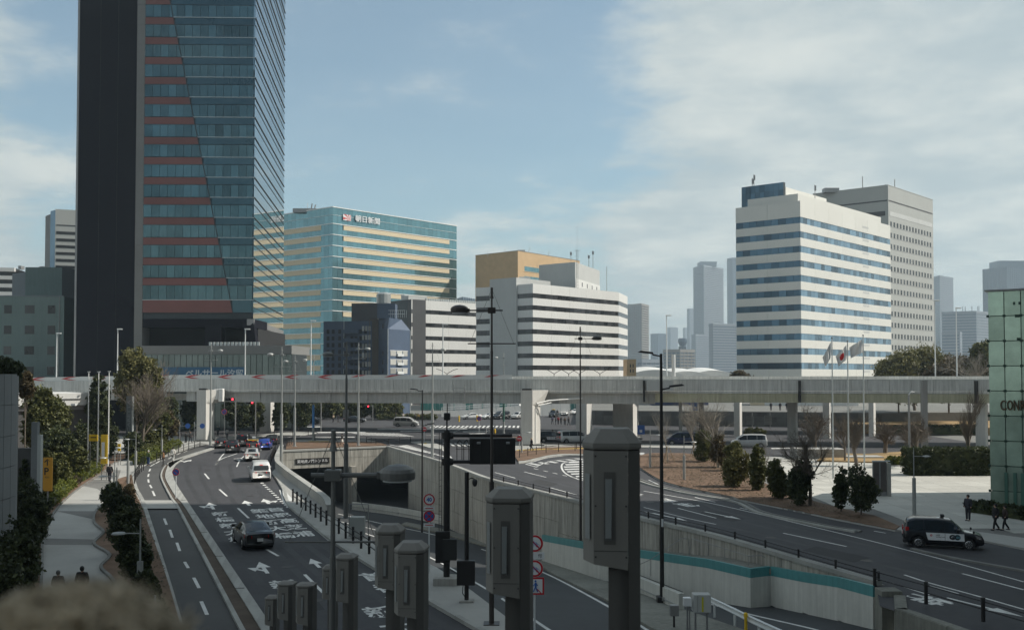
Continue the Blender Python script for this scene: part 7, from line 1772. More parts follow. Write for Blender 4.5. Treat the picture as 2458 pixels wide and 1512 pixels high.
railing('black railing with yellow end posts on the small island', W3([(1188 - 0, 1052), (1258, 1053)]), 1.9, .9)
railing('black guard railing in front of the far junction island', W3([(576, 1048), (640, 1045), (700, 1044), (740, 1045)]), 2.5, .9)
railing('grey railing curving round the far corner island', W3([(1166, 1049), (1168, 1040), (1185, 1036), (1220, 1037), (1250, 1038)]), 2.8, .95, mat=m_gry)
railing('grey railing behind the portal wall above the ramp corner', W3([(880, 1061), (905, 1066), (930, 1066), (985, 1062)]), 2.2, .8)
railing('dark railing in the shade right of the wide pier', W3([(1300, 1078), (1350, 1077), (1420, 1077), (1470, 1077)]), 2.4, .9)
lowr = railing('heavy black guard post railing at the lower right road edge', W3([(2100, 1413), (2163, 1430.6), (2238, 1453.6), (2321.5, 1479), (2411.6, 1507), (2520, 1540)], .12), 3.05, .95, r=.085, rails=(.5, .82), z=.12, rr=.03)
rw_r = offset([RW[i] for i in range(28, 60)], -.15)
railing('low dark guard rail on the coping of the long retaining wall', rw_r, 3.2, .42, z=.25, rails=(.15, .36), r=.06)
for x, y in ((1188, 1049), (1256, 1050), (1102, 1012), (1145, 1011)):
    p = G(x, y, .12); ob('delineator', MB().tube((0, 0, 0), (0, 0, 1.25), .16, n=10).lathe([(.16, 1.25), (.02, 1.36)], 10), m_yel, None, 'yellow delineator post, ' + {1188: 'left end of the small island railing', 1256: 'right end of the small island railing', 1102: 'left one before the white ramp wall', 1145: 'right one before the white ramp wall'}[x], 'bollard').location = p
# handrail in the noise wall ledge
th = thing('handrail', 'thin grey handrail stepping down behind the teal wall', 'handrail', (9, 66, -1), world=True); m = MB()
hp = [A(1493 + 12, 1392, 60.5), A(1505, 1368, 60.8), A(1562, 1342, 61.2), A(1636, 1291, 62.5), A(1652, 1293, 62.5), A(1657, 1340, 62.5)]; m.path([tuple(p) for p in hp], .022, 6)
hp2 = [A(1655, 1330, 62.5), A(1660, 1292, 62.3), A(1740, 1316, 59.5), A(1797, 1334, 57.5), A(1828, 1332, 57.3), A(1836, 1337, 57.3)]; m.path([tuple(p) for p in hp2], .022, 6)
for px_, y0, y1, Y in ((1562, 1342, 1382, 61.2), (1740, 1316, 1352, 59.5), (1797, 1334, 1365, 57.5), (1700, 1304, 1345, 61)): m.tube(tuple(A(px_, y0, Y)), tuple(A(px_, y1, Y)), .02, n=5)
ob('rail', m, m_gry, th)
# boxes and guard rail in the ramp
bxp = GR(1686, 1490, .12); Yb = 43.5; q = XY(1680, Yb); gz = zr(Yb) + .14
cb1 = thing('control_cabinet', 'grey roadside cabinet with a yellow strip on legs in the ramp', 'cabinet', (q[0], Yb, gz)); z0, z1 = A(1680, 1467, Yb).z - gz, A(1680, 1424, Yb).z - gz
ob('case', MB().bevbox(-.36, .38, -.25, .3, z0, z1, .02), m_lgrey, cb1); ob('yellow_strip', MB().box(-.02, .06, -.262, -.252, z0 + .05, z1 - .1), M('strip_yellow', (.55, .52, .03), .5), cb1); ob('door_seam', MB().box(-.2, -.19, -.256, -.252, z0 + .03, z1 - .05), m_trim, cb1)
for x in (-.25, .25): ob('leg', MB().tube((x, 0, 0), (x, 0, z0), .045, n=6), m_gry, cb1)
ob('side_box', MB().bevbox(-.78, -.45, -.18, .1, z0 + .25, z1 - .15, .02), m_swht, cb1); ob('conduit', MB().path([(-.6, 0, z0 + .25), (-.6, 0, 0)], .04, 6).path([(-.5, 0, z0 + .25), (-.5, 0, 0)], .03, 6), m_gry, cb1)
q = XY(1600, 47); cb2 = thing('junction_box', 'small grey junction box before the end of the ramp barrier', 'box', (q[0] + .25, 47, zr(47) + .14)); ob('case', MB().bevbox(-.15, .25, -.2, .1, .55, 1.05, .02), m_gry, cb2); ob('leg', MB().tube((.05, 0, 0), (.05, 0, .55), .05, n=6), m_blk, cb2)
gpts = [GR(x, y, .85) for x, y in ((1690, 1432), (1750, 1460), (1810, 1490), (1880, 1522))]; gr_ = thing('guard_rail', 'white crash barrier beam beside the right ramp', 'guard rail', tuple(gpts[0]), world=True); gp2 = resample(gpts + [gpts[-1] + (gpts[-1] - gpts[-2]).normalized() * 5], 10)
m = MB(); prof = [(-.02, .16), (.05, .11), (-.02, .04), (-.02, -.04), (.05, -.11), (-.02, -.16)]
for a, b in zip(gp2, gp2[1:]):
    d = (b - a); d.z = 0; d.normalize(); n = Vector((d.y, -d.x, 0)) * -1
    for (u0, z0), (u1, z1) in zip(prof, prof[1:]):
        m.quad(a - n * u0 + Vector((0, 0, z0)), b - n * u0 + Vector((0, 0, z0)), b - n * u1 + Vector((0, 0, z1)), a - n * u1 + Vector((0, 0, z1)))
ob('beam', m, m_whites, gr_)
for p in gp2[1::2]: ob('post', MB().tube((p.x + .1, p.y + .08, zr(p.y)), (p.x + .1, p.y + .08, p.z + .1), .06, n=8), m_whites, gr_)
p = GR(1793, 1512, .3); ob('delineator', MB().tube((0, 0, 0), (0, 0, .9), .07, n=10).lathe([(.09, .9), (.09, 1.05), (.02, 1.1)], 10), m_yel, None, 'yellow capped delineator at the bottom edge beside the crash barrier', 'bollard').location = (p.x - .05, p.y, zr(p.y) + .0)
# roadside cabinet by the guard posts
p = G(858, 1290, .14); c_ = thing('control_cabinet', 'pale green cabinet beside the lamp pole on the walkway', 'cabinet', tuple(p)); ob('case', MB().bevbox(-.45, .45, -.3, .3, .1, 1.3, .03), m_greyb, c_); ob('service_hoop', MB().path([(-.6, .5, 0), (-.6, .5, 2.0), (.6, .5, 2.0), (.6, .5, 0)], .03, 6), m_gry, c_)
# traffic signals
def signal(label, px, ytop, Y, lit=2, n=3, pole_px=None, yb=None, hor=True):
    q = XY(px, Y); th = thing('traffic_signal', label, 'traffic light', (q[0], q[1], .1)); zz = A(px, ytop, Y).z - .1; pp_ = (XY(pole_px, Y)[0] - q[0]) if pole_px else 0
    ob('post', MB().tube((pp_, 0, 0), (pp_, 0, zz + .3), .10, n=8), m_gry if pole_px else m_blk, th)
    if pole_px: ob('arm', MB().tube((pp_, 0, zz + .1), (0, 0, zz + .1), .05, n=6), m_gry, th)
    for s_ in (1,):
        ob('housing', MB().bevbox(-.68, .68, -.2, 0, zz - .24, zz + .24, .08), m_trim, th)
        for i in range(3):
            x = (i - 1) * .42; ob('lens', MB().tube((x, -.2, zz), (x, -.215, zz), .15, n=14), m_sigr if i == 2 else m_trim, th)
            ob('visor', MB().tube((x, -.2, zz + .04), (x, -.42, zz + .02), .18, .18, 10, caps=False), m_trim, th)
signal('traffic signal with red lit hanging beyond the second pier', 766, 957, 178, pole_px=771)
signal('traffic signal with red lit on a thin pole near the first pier', 610 - 9, 966, 170, pole_px=674 - 60)
signal('traffic signal with red lit on the far side by the green trees', 788 + 92, 975, 215, pole_px=895)
signal('unlit backs of signals before the white pier cabinets', 553, 958, 150, pole_px=566)
for th in []: pass
# info panels and plaza furniture
p = G(2113, 1190, .14); ip = thing('information_board', 'tall double notice board standing on the pale plaza', 'notice board', tuple(p)); H_ = A(2110, 1107, p.y).z - .14; kx = p.y / FPX; Wd = 36 * kx
mdk = M('board_poster', (.10, .085, .08), .5, var=.4, scale=3)
ob('frame', MB().box(-Wd / 2, Wd / 2 - .08, -.05, .05, 0, H_), m_gry, ip)
for i in range(2): ob('panel', MB().box(-Wd / 2 + .08 + i * Wd * .46, -Wd / 2 + Wd * .42 + i * Wd * .46, -.075, -.052, .35, H_ - .1), mdk, ip)
ob('side_pier', MB().box(Wd / 2 - .07, Wd / 2 + .18, -.3, .1, 0, H_ - .12), m_conc, ip); ob('cap', MB().box(-Wd / 2 - .03, Wd / 2 + .2, -.1, .1, H_ + .001, H_ + .07), m_swht, ip)
p = G(1935, 1100, .14); bw = thing('planter_wall', 'low pale stone wall block beside the bare tree on the plaza', 'wall', tuple(p)); ob('block', MB().bevbox(-1.2, 4.6, -.4, 2.6, 0, 1.15, .04), m_pave, bw); ob('hatch', MB().box(.9, 1.25, -.42, -.4, .25, .75), m_gry, bw); ob('step', MB().bevbox(4.7, 9.0, -1.2, 1.2, 0, .3, .03), m_pave, bw)
p = G(2212, 1138, .14); bn = thing('stone_stool', 'round topped dark stool on the plaza before the long hedge', 'stool', tuple(p)); ob('seat', MB().tube((0, 0, .62), (0, 0, .75), .42, n=16), m_gry, bn); ob('foot', MB().tube((0, 0, 0), (0, 0, .62), .2, n=10), m_blk, bn)
for x, y in ((2240, 1127), (2366, 1127)):
    p = G(x * .99 if x < 2300 else 2275 + 55, 1150 - 7, .14); ob('tree_pit', MB().lathe([(1.1, 0), (1.1, .02), (1.0, .03)], 20), m_soil, None, 'oval planting pit in the pale plaza, ' + ('left one' if x < 2300 else 'right one'), 'planting pit').location = (G(2248 + (0 if x < 2300 else 105), 1135, .14).x, G(2248, 1135, .14).y, .148)
for lab, px, Y, y0, y1 in (('dark louvred sign on a post under the expressway', 1800, 185, 998, 1032), ('grey slatted sign on a post beside the dark opening', 1843, 186, 996, 1030)):
    q = XY(px, Y); th = thing('slatted_sign', lab, 'sign', (q[0], Y, 0)); z0, z1 = A(px, 1018, Y).z, A(px, y0, Y).z; ob('post', MB().tube((.4, .1, 0), (.4, .1, z1 + .6), .08, n=6), m_gry, th)
    for k in range(6): ob('slat', MB().box(-.7, .7, -.05, .02, z0 + k * (z1 - z0) / 6, z0 + (k + .75) * (z1 - z0) / 6), m_greyb, th)
pl = [(1520, 1018), (1420, 1010)]
q = XY(1683, 178); th = thing('utility_pole', 'thick black pole before the moat wall', 'pole', (q[0], 178, 0)); ob('pole', MB().tube((0, 0, 0), (0, 0, 7), .45, n=10), m_blk, th)
q = XY(2218, 125); th = thing('utility_pole', 'tall dark grey square pole before the expressway at the right', 'pole', (q[0], 125, 0)); ob('pole', MB().box(-.35, .3, -.3, .3, 0, A(2214, 913, 125).z), m_gry, th)
q = XY(2181, 104); th = thing('utility_pole', 'grey pole with a small round sign at the end of the long hedge', 'pole', (q[0], 104, 0)); ob('pole', MB().tube((0, 0, 0), (0, 0, A(2180, 948, 104).z), .12, n=8), m_gry, th); ob('hook_lamp', MB().path([(0, 0, A(2180, 948, 104).z), (.2, 0, A(2180, 940, 104).z), (.6, 0, A(2180, 941, 104).z)], .06, 6), m_whites, th)
q = XY(1716, 165); th = thing('street_lamp', 'curved white lamp pole behind the largest post block', 'street lamp', (XY(1830, 180)[0] - 60, 180, 0)); 
th.location = (XY(1831 - 300, 186)[0], 186, 0); ob('pole', MB().path([(0, 0, 0), (0, 0, A(1531, 950, 186).z - .6), (.5, 0, A(1531, 950, 186).z), (1.2, 0, A(1531, 948, 186).z)], .09, 6), m_whites, th)
# ---- foreground: octagonal lamp columns of the deck stairs
m_post = M('post_grey_metal', (.20, .19, .175), .7, metal=.15, var=.08, scale=1.2, streak=.06, fine=.06); m_postd = M('post_dark_metal', (.105, .10, .094), .7, metal=.15, var=.1, fine=.06); m_slot = M('post_slot_lens', (.22, .23, .23), .35, var=.1)
POSTS = [(1395, 1540, 1027, 1079, 8.3, 1), (1165, 1280, 1170, 1208, 10.6, 1), (948, 1027, 1299, 1329, 15.6, 0), (902, 970, 1257, 1283, 18.1, 1), (806, 858, 1328, 1345, 23.2, 0), (776, 812, 1355, 1370, 26.5, 0), (714, 760, 1398, 1411, 27.5, 0), (670, 712, 1394, 1407, 30, 0), (640, 672, 1428, 1440, 33, 0), (735, 770, 1404, 1418, 29.4, 0)]
names_ = ['grey lamp column with a faceted cap, largest and nearest, right of centre', 'grey lamp column with a faceted cap, second largest, below the centre', 'grey lamp column with a faceted cap, third largest, lower edge', 'grey lamp column with a faceted cap standing left behind the third largest', 'small grey lamp column over the lane lettering with its cap just under the lamp spar', 'small grey lamp column half hidden left of another below the grey mast lamp', 'small grey lamp column in the far group, right one with a full cap', 'small grey lamp column in the far group, left one with a full cap', 'smallest grey lamp column at the left end of the row', 'small grey lamp column squeezed between the far group and the next']
for (x0, x1, yt, ye, Y, _), lab in zip(POSTS, names_):
    if x0 in (735,): continue
    k = Y / FPX; Wp = (x1 - x0) * k; q = XY((x0 + x1) / 2, Y); zt = A(1229, yt, Y).z; th = thing('lamp_column', lab, 'lamp column', (q[0], q[1], 0), rz=0, group='faceted lamp columns'); th.rotation_euler = (0, 0, R(-6)); h_ = Wp / 2 / (math.cos(R(6)) + math.sin(R(6))) * 1.02
    ze = A(1229, ye, Y - Wp / 2).z; P8 = [(-1, -.42), (-.62, -1), (.60, -1), (1, -.70), (1, 1), (-1, 1)]
    c = MB(); n6 = len(P8); c.v = [(x * h_ * f, y * h_ * f, z) for f, z in ((1.0, ze), (1.03, ze + .02), (1.03, ze + .05), (.60, zt)) for x, y in P8]
    c.f = [tuple(range(n6))[::-1], tuple(range(3 * n6, 4 * n6))] + [(q_ * n6 + i, q_ * n6 + (i + 1) % n6, (q_ + 1) * n6 + (i + 1) % n6, (q_ + 1) * n6 + i) for q_ in range(3) for i in range(n6)]
    ob('cap', c, m_post, th)
    Lh = 2.05 * h_ * 1.9; zl = ze - Lh; e = .012; PH = [(-1, -.42), (-.62, -1), (.56, -1), (.56, .4), (-1, .8)]; b = MB(); n5 = 5
    b.v = [(x * h_, y * h_, zl - (x + 1) * h_ * .16) for x, y in PH] + [(x * h_, y * h_, ze - e) for x, y in PH]; b.f = [(4, 3, 2, 1, 0), (5, 6, 7, 8, 9)] + [(i, (i + 1) % 5, 5 + (i + 1) % 5, 5 + i) for i in range(5)]; ob('housing', b, m_post, th)
    s_ = MB().prism([(h_ * .585, -h_ * .985), (h_ * .985, -h_ * .69), (h_ * .985, h_), (h_ * .585, h_)], 0, ze - e); s_.box(-h_ * .12, h_ * .58, -h_ * .62, h_ * .9, 0, zl - h_ * .30); ob('shaft', s_, m_postd, th)
    if Y < 20:
        bo = MB()
        for bx_ in (-.55, .5):
            for q_ in (.06, .5, .95): bo.tube((bx_ * h_, -h_ - .006, ze - Lh * q_), (bx_ * h_, -h_ + .01, ze - Lh * q_), .008, n=6)
        ob('bolts', bo, m_trim, th); ob('hatch_seam', MB().box(-h_ * .60, h_ * .55, -h_ - .002, -h_ + .01, ze - Lh * .90, ze - Lh * .895), m_trim, th)
    ob('light_slot', MB().box(-h_ * .26, h_ * .14, -h_ - .004, -h_ + .02, ze - Lh * .84, ze - Lh * .20), m_postd, th)
    ob('light_lens', MB().hexa([(-h_ * .20, -h_ - .03, ze - Lh * .78), (-h_ * .02, -h_ - .03, ze - Lh * .78), (h_ * .0, -h_ - .005, ze - Lh * .80), (-h_ * .22, -h_ - .005, ze - Lh * .80), (-h_ * .20, -h_ - .012, ze - Lh * .26), (h_ * .02, -h_ - .012, ze - Lh * .26), (h_ * .02, -h_ - .005, ze - Lh * .26), (-h_ * .22, -h_ - .005, ze - Lh * .26)]), m_slot, th)
    dx_, dy_ = .38 * h_, -.58 * h_; q0, q1 = (-h_ + dx_ * .3, -.42 * h_ + dy_ * .3), (-h_ + dx_ * .75, -.42 * h_ + dy_ * .75); n_ = Vector((dy_, -dx_, 0)).normalized() * .012
    ob('side_lens', MB().quad((q0[0] + n_.x, q0[1] + n_.y, ze - Lh * .8), (q1[0] + n_.x, q1[1] + n_.y, ze - Lh * .8), (q1[0] + n_.x, q1[1] + n_.y, ze - Lh * .22), (q0[0] + n_.x, q0[1] + n_.y, ze - Lh * .22)), m_slot, th)
# ------------------------------------------------------------------ vegetation
RNG = np.random.default_rng(11)
def leaf_mesh(name, centers, radii, nclump, nleaf, size, mat, seed=0, flatten=1.0, spread=.32, zmin=None, box=None):
    """small leaf quads gathered in clumps spread through ellipsoid volumes"""
    rg = np.random.default_rng(seed); C = []
    vol = np.array([r[0] * r[1] * r[2] for r in radii]) ** .67; vol = vol / vol.sum()
    pick = rg.choice(len(centers), nclump, p=vol); cen = np.array(centers)[pick]; rad = np.array(radii)[pick]
    if box:
        u = rg.uniform(-1, 1, (nclump, 3)); ax = rg.integers(0, 3, nclump); sg = rg.choice([-1, 1], nclump); u[np.arange(nclump), ax] = sg * rg.uniform(.8, 1, nclump); cl = cen + u * rad
    else:
        u = rg.normal(size=(nclump, 3)); u /= np.linalg.norm(u, axis=1)[:, None]; rr = rg.uniform(.45, 1.0, nclump) ** .6; rr *= rg.uniform(.86, 1.1, nclump); cl = cen + u * rad * rr[:, None]
    cr = rg.uniform(.6, 1.3, nclump)
    idx = np.repeat(np.arange(nclump), nleaf); n = len(idx)
    p = cl[idx] + rg.normal(size=(n, 3)) * (spread * cr[idx] * np.mean([r[0] for r in radii]) * .55)[:, None] * np.array([1, 1, .8])
    if zmin is not None: p[:, 2] = np.maximum(p[:, 2], zmin + rg.uniform(0, .2, n))
    a = rg.normal(size=(n, 3)); a /= np.linalg.norm(a, axis=1)[:, None]; b = rg.normal(size=(n, 3)); b -= (a * b).sum(1)[:, None] * a; b /= np.linalg.norm(b, axis=1)[:, None]
    s = size * rg.uniform(.6, 1.3, n)[:, None]
    V = np.empty((n, 4, 3)); V[:, 0] = p - a * s; V[:, 1] = p + b * s * .55; V[:, 2] = p + a * s; V[:, 3] = p - b * s * .55
    me = bpy.data.meshes.new(name); me.vertices.add(n * 4); me.vertices.foreach_set('co', V.reshape(-1).astype(np.float32)); me.loops.add(n * 4); me.loops.foreach_set('vertex_index', np.arange(n * 4, dtype=np.int32)); me.polygons.add(n); me.polygons.foreach_set('loop_start', np.arange(0, n * 4, 4, dtype=np.int32)); me.update(calc_edges=True); me.materials.append(mat); return me
def limbs(seed, H, spread=.5, levels=4, r0=.12, start=.25, up=.5, nb=3, upright=False):
    rg = random.Random(seed); trunk = MB(); tw = MB(); tips = []
    def grow(p, d, L, r, lv):
        n = 3; q = p
        for i in range(n):
            d2 = (d + Vector((rg.gauss(0, .10), rg.gauss(0, .10), rg.gauss(.02, .05)))).normalized(); e = q + d2 * (L / n); (trunk if lv < 1 else tw).tube(q, e, r * (1 - .25 * i / n), r * (1 - .25 * (i + 1) / n), 6 if lv < 2 else 3, caps=False)
            if lv < levels and (i > 0 or lv > 0):
                for k in range(nb if lv else nb + 1):
                    if lv and rg.random() < .33: continue
                    a = rg.uniform(0, 2 * math.pi); s = spread * rg.uniform(.6, 1.3); o = d2.orthogonal().normalized(); b = d2.cross(o); nd_ = (d2 * (1.0 if upright else .75) + (o * math.cos(a) + b * math.sin(a)) * s + Vector((0, 0, up * .35))).normalized()
                    grow(q.lerp(e, rg.uniform(.3, 1)), nd_, L * rg.uniform(.5, .72), r * .44, lv + 1)
            q = e; d = d2
        tips.append(q)
    grow(Vector((0, 0, 0)), Vector((0, 0, 1)), H * .62, r0 * 1.25, 0); return trunk, tw, tips
def bare_tree(label, loc, H, seed, mat=None, group=None, stakes=False, **k):
    th = thing('bare_tree', label, 'tree', loc, group=group); tr, tw, tips = limbs(seed, H, **k); mat = mat or m_barkl
    
    mz = max(v[2] for v in tw.v) / H; f = 1 / max(1, mz); tr.v = [(a * f, b * f, c * f) for a, b, c in tr.v]; tw.v = [(a * f, b * f, c * f) for a, b, c in tw.v]
    ob('trunk', tr, mat, th); ob('twigs', tw, mat, th)
    if stakes:
        for a in (0, 2.1, 4.2): ob('stake', MB().tube((math.cos(a) * .8, math.sin(a) * .8, 0), (math.cos(a) * .1, math.sin(a) * .1, 1.9), .035, n=5), m_wood, th)
    return th
def leafy(label, loc, centers, radii, nclump, nleaf, size, mat, seed, trunk_h=1.0, r=.12, name='tree', cat='tree', group=None, spread=.32, zmin=.1, stems=1):
    th = thing(name, label, cat, loc, group=group); rg = random.Random(seed); m = MB()
    for i in range(stems):
        x, y = (rg.uniform(-.4, .4), rg.uniform(-.4, .4)) if stems > 1 else (0, 0); top = max(c[2] for c in centers); m.tube((x, y, 0), (x * .6, y * .6, trunk_h), r, r * .8, 7); 
        for k in range(5):
            c = rg.choice(centers); m.tube((x * .6, y * .6, trunk_h * rg.uniform(.6, 1)), (c[0] + rg.uniform(-.3, .3), c[1] + rg.uniform(-.3, .3), c[2]), r * .5, r * .2, 5)
    ob('trunk', m, m_bark, th); me = leaf_mesh('crown', centers, radii, nclump, nleaf, size, mat, seed, spread=spread, zmin=zmin); ob('crown', me, None, th); return th
def PXY(px, Y, z=0.14): q = XY(px, Y); return (q[0], q[1], z)
def crown_px(label, px0, px1, ytop, ybot, Y, mat, seed, n=220, leaf=.16, nb=4, nl=34, trunk=True, name='evergreen_tree', cat='tree', group=None, z=.14, sp=.26):
    """a crown that fills the picture box at depth Y"""
    k = Y / FPX; W_ = (px1 - px0) * k; zt_ = A(1229, ytop, Y).z - z; zb_ = max(.2, A(1229, ybot, Y).z - z); rg = random.Random(seed); cs = []; rs = []; f_ = .84 if name in ('round_shrub', 'standard_shrub', 'park_tree') else .66
    for i in range(nb):
        t = i / max(1, nb - 1); zz = zb_ + (zt_ - zb_) * (.22 + .6 * t); w_ = W_ * .5 * (f_ + .2 * math.sin(math.pi * (t * .8 + .15))) ; cs.append((rg.uniform(-.22, .22) * W_, rg.uniform(-.12, .12) * W_, zz)); rs.append((w_ * rg.uniform(.75, 1), w_ * .85, (zt_ - zb_) * (.5 / nb + .16)))
    cs.append((0, 0, (zb_ + zt_) / 2)); rs.append((W_ * .50, W_ * .42, (zt_ - zb_) * .46))
    return leafy(label, PXY((px0 + px1) / 2, Y, z), cs, rs, n, nl, leaf, mat, seed, trunk_h=max(.6, zb_ + (zt_ - zb_) * .35), r=max(.06, W_ * .022), name=name, cat=cat, group=group, spread=sp)
# left side trees
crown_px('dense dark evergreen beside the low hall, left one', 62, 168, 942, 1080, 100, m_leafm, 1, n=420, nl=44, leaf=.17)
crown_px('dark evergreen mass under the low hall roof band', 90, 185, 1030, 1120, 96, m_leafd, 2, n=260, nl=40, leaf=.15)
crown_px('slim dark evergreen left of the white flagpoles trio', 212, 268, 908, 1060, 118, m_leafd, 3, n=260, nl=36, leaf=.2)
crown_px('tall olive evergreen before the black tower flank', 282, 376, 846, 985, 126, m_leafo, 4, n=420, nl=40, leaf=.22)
crown_px('olive evergreen right of the grey sign pillar', 330, 400, 955, 1060, 128, m_leafm, 5, n=260, nl=36, leaf=.2)
crown_px('round evergreen against the expressway fascia', 380, 428, 958, 1010, 136, m_leafd, 6, n=180, nl=34, leaf=.2)
crown_px('brownish shrub tree at the end of the clipped hedge', 372, 432, 990, 1050, 134, m_leafb, 7, n=200, nl=34, leaf=.18)
crown_px('roof garden tree above the rounded stone building', -30, 48, 862, 925, 60, m_leafd, 8, n=200, nl=34, leaf=.12)
crown_px('small tree just right of the rounded stone building', 40, 84, 895, 960, 90, m_leafb, 9, n=120, nl=30, leaf=.14)
for i, (a, b, t, bt, Y, mt_) in enumerate([(175, 235, 1020, 1120, 106, m_leafd), (238, 285, 1012, 1100, 118, m_leafd), (78, 138, 1085, 1185, 78, m_leafm), (118, 172, 1090, 1165, 88, m_leafm), (160, 212, 1080, 1145, 96, m_leafm), (300, 345, 1040, 1100, 118, m_leafd), (330, 372, 1025, 1085, 124, m_leafm), (345, 400, 1040, 1078, 128, m_leafm)]):
    crown_px(['dark shrub below the flagpoles', 'dark shrub left of the yellow shop sign', 'dark shrub behind the parking sign', 'olive shrub right of the parking sign', 'olive shrub above the walker in black', 'dark shrub behind the sign pillar foot', 'olive shrub right of the sign pillar', 'olive shrub behind the clipped hedge'][i], a, b, t, bt, Y, mt_, 20 + i, n=180, nl=36, leaf=.14, name='shrub', cat='shrub')
# clipped yellow green hedges
def hedge(label, px, Y0, Y1, h, w_, mat, seed, n=200, leaf=.09, name='clipped_hedge'):
    a = Vector((*XY(px[0], Y0), 0)); b = Vector((*XY(px[1], Y1), 0)); c = (a + b) / 2; L = (b - a).length; ang = math.atan2(b.y - a.y, b.x - a.x); nb = max(2, int(L / (w_ * .8))); cs = [(L * ((i + .5) / nb - .5), 0, h * .5) for i in range(nb)]; rs = [(L / nb * .62, w_ * .5, h * .52)] * nb
    th = thing(name, label, 'hedge', (c.x, c.y, .14), rz=ang); ob('stems', MB().box(-L / 2 + .2, L / 2 - .2, -w_ * .3, w_ * .3, 0, h * .7), m_leafd, th); ob('foliage', leaf_mesh('foliage', cs, rs, n, 40, leaf, mat, seed, spread=.16, zmin=.02), None, th); return th
hedge('bright yellow green clipped hedge beside the walker in black', (186, 236), 94, 105, 1.0, 1.8, m_leafy, 41, n=240)
hedge('bright yellow green clipped hedge at the parking sign foot', (112, 168), 76, 90, 1.0, 2.0, m_leafy, 42, n=240)
hedge('long clipped hedge rising towards the expressway along the cycle lane', (335, 425), 112, 140, 1.3, 2.2, m_leafy, 43, n=420)
hedge('rounded clipped hedge left of the path lamp', (330, 380), 118, 128, 1.8, 3, m_leafm, 44, n=200)
hedge('brown low ground shrub between the two yellow hedges', (170, 184), 90, 93, .7, 1.2, m_leafb, 45, n=80)
# shaded left hedge mass and shrub bed
for i, (a, b, t, bt, Y) in enumerate([(50, 128, 1170, 1290, 58), (30, 112, 1210, 1330, 50), (0, 98, 1255, 1390, 42), (-20, 95, 1300, 1450, 36), (-80, 90, 1350, 1540, 30), (48, 84, 1120, 1240, 64), (62, 104, 1165, 1225, 66)]):
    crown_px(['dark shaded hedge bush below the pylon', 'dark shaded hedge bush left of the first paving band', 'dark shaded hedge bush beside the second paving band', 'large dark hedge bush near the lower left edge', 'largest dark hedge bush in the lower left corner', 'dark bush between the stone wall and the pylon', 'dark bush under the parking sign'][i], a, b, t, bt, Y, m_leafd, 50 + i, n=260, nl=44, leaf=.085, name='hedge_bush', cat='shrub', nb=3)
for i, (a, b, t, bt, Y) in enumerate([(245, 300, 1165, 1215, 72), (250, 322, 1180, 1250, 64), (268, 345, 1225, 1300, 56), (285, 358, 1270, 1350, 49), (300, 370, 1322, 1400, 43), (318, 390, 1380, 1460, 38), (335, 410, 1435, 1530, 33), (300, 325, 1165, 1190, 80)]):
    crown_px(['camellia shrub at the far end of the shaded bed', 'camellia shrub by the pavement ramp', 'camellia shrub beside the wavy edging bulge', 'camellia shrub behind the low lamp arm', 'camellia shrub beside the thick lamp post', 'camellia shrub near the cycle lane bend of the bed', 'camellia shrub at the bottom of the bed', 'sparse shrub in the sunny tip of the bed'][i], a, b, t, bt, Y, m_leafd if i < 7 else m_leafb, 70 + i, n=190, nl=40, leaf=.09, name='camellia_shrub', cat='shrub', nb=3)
# bare tree by the expressway, left
bare_tree('bare multi branched tree before the blue banner', PXY(402, 138), 13, 5, mat=m_bark, spread=.55, r0=.28, levels=4, up=.8)
bare_tree('bare grey tree mixed into the olive evergreen', PXY(345, 122), 11.5, 6, mat=m_bark, spread=.6, r0=.22, levels=4, up=.7)
# right bed young trees and shrubs
def byb(label, px, yb, ytop, seed, **k):
    p = G(px, yb, .14); H_ = A(px, ytop, p.y).z - .14; return bare_tree(label, tuple(p), H_ * 1.0, seed, **k)
byb('pale bare young tree with stakes left of the dark van', 1668, 1095, 938, 11, spread=.42, r0=.11, levels=4, stakes=True, up=.6)
byb('pale bare young tree with stakes, tallest on the mulch bed', 1725, 1123, 935, 12, spread=.6, r0=.15, levels=4, stakes=True, up=.55)
byb('thin bare sapling with stakes at the left of the mulch bed', 1603, 1110, 975, 13, spread=.3, r0=.06, levels=3, stakes=True)
byb('thin bare sapling between the round shrubs', 1833, 1170, 1040, 14, spread=.3, r0=.05, levels=3, stakes=True)
byb('dark bare tree right of the paired round shrubs', 1945, 1213, 1000, 15, spread=.7, r0=.15, levels=4, mat=m_bark, up=.4, nb=3)
byb('dark bare tree on the plaza behind the stone block', 1958, 1092, 960, 16, spread=.75, r0=.3, levels=4, mat=m_bark, up=.5)
byb('dark bare tree between the steel flagpoles', 2057, 1118, 972, 17, spread=.5, r0=.25, levels=4, mat=m_bark, up=.8)
byb('low dark bare tree behind the notice board', 2125, 1090, 1000, 18, spread=.8, r0=.3, levels=4, mat=m_bark, up=.5)
byb('dark bare tree before the left end of the long hedge', 2198, 1118, 990, 19, spread=.7, r0=.25, levels=4, mat=m_bark, up=.5)
byb('tall upright bare tree before the right end of the long hedge', 2322, 1135, 925, 20, spread=.32, r0=.2, levels=4, mat=m_bark, up=1.2, upright=True)
byb('slender bare tree behind the left steel flagpole', 2028, 1108, 985, 21, spread=.5, r0=.12, levels=4, mat=m_bark, up=.6)
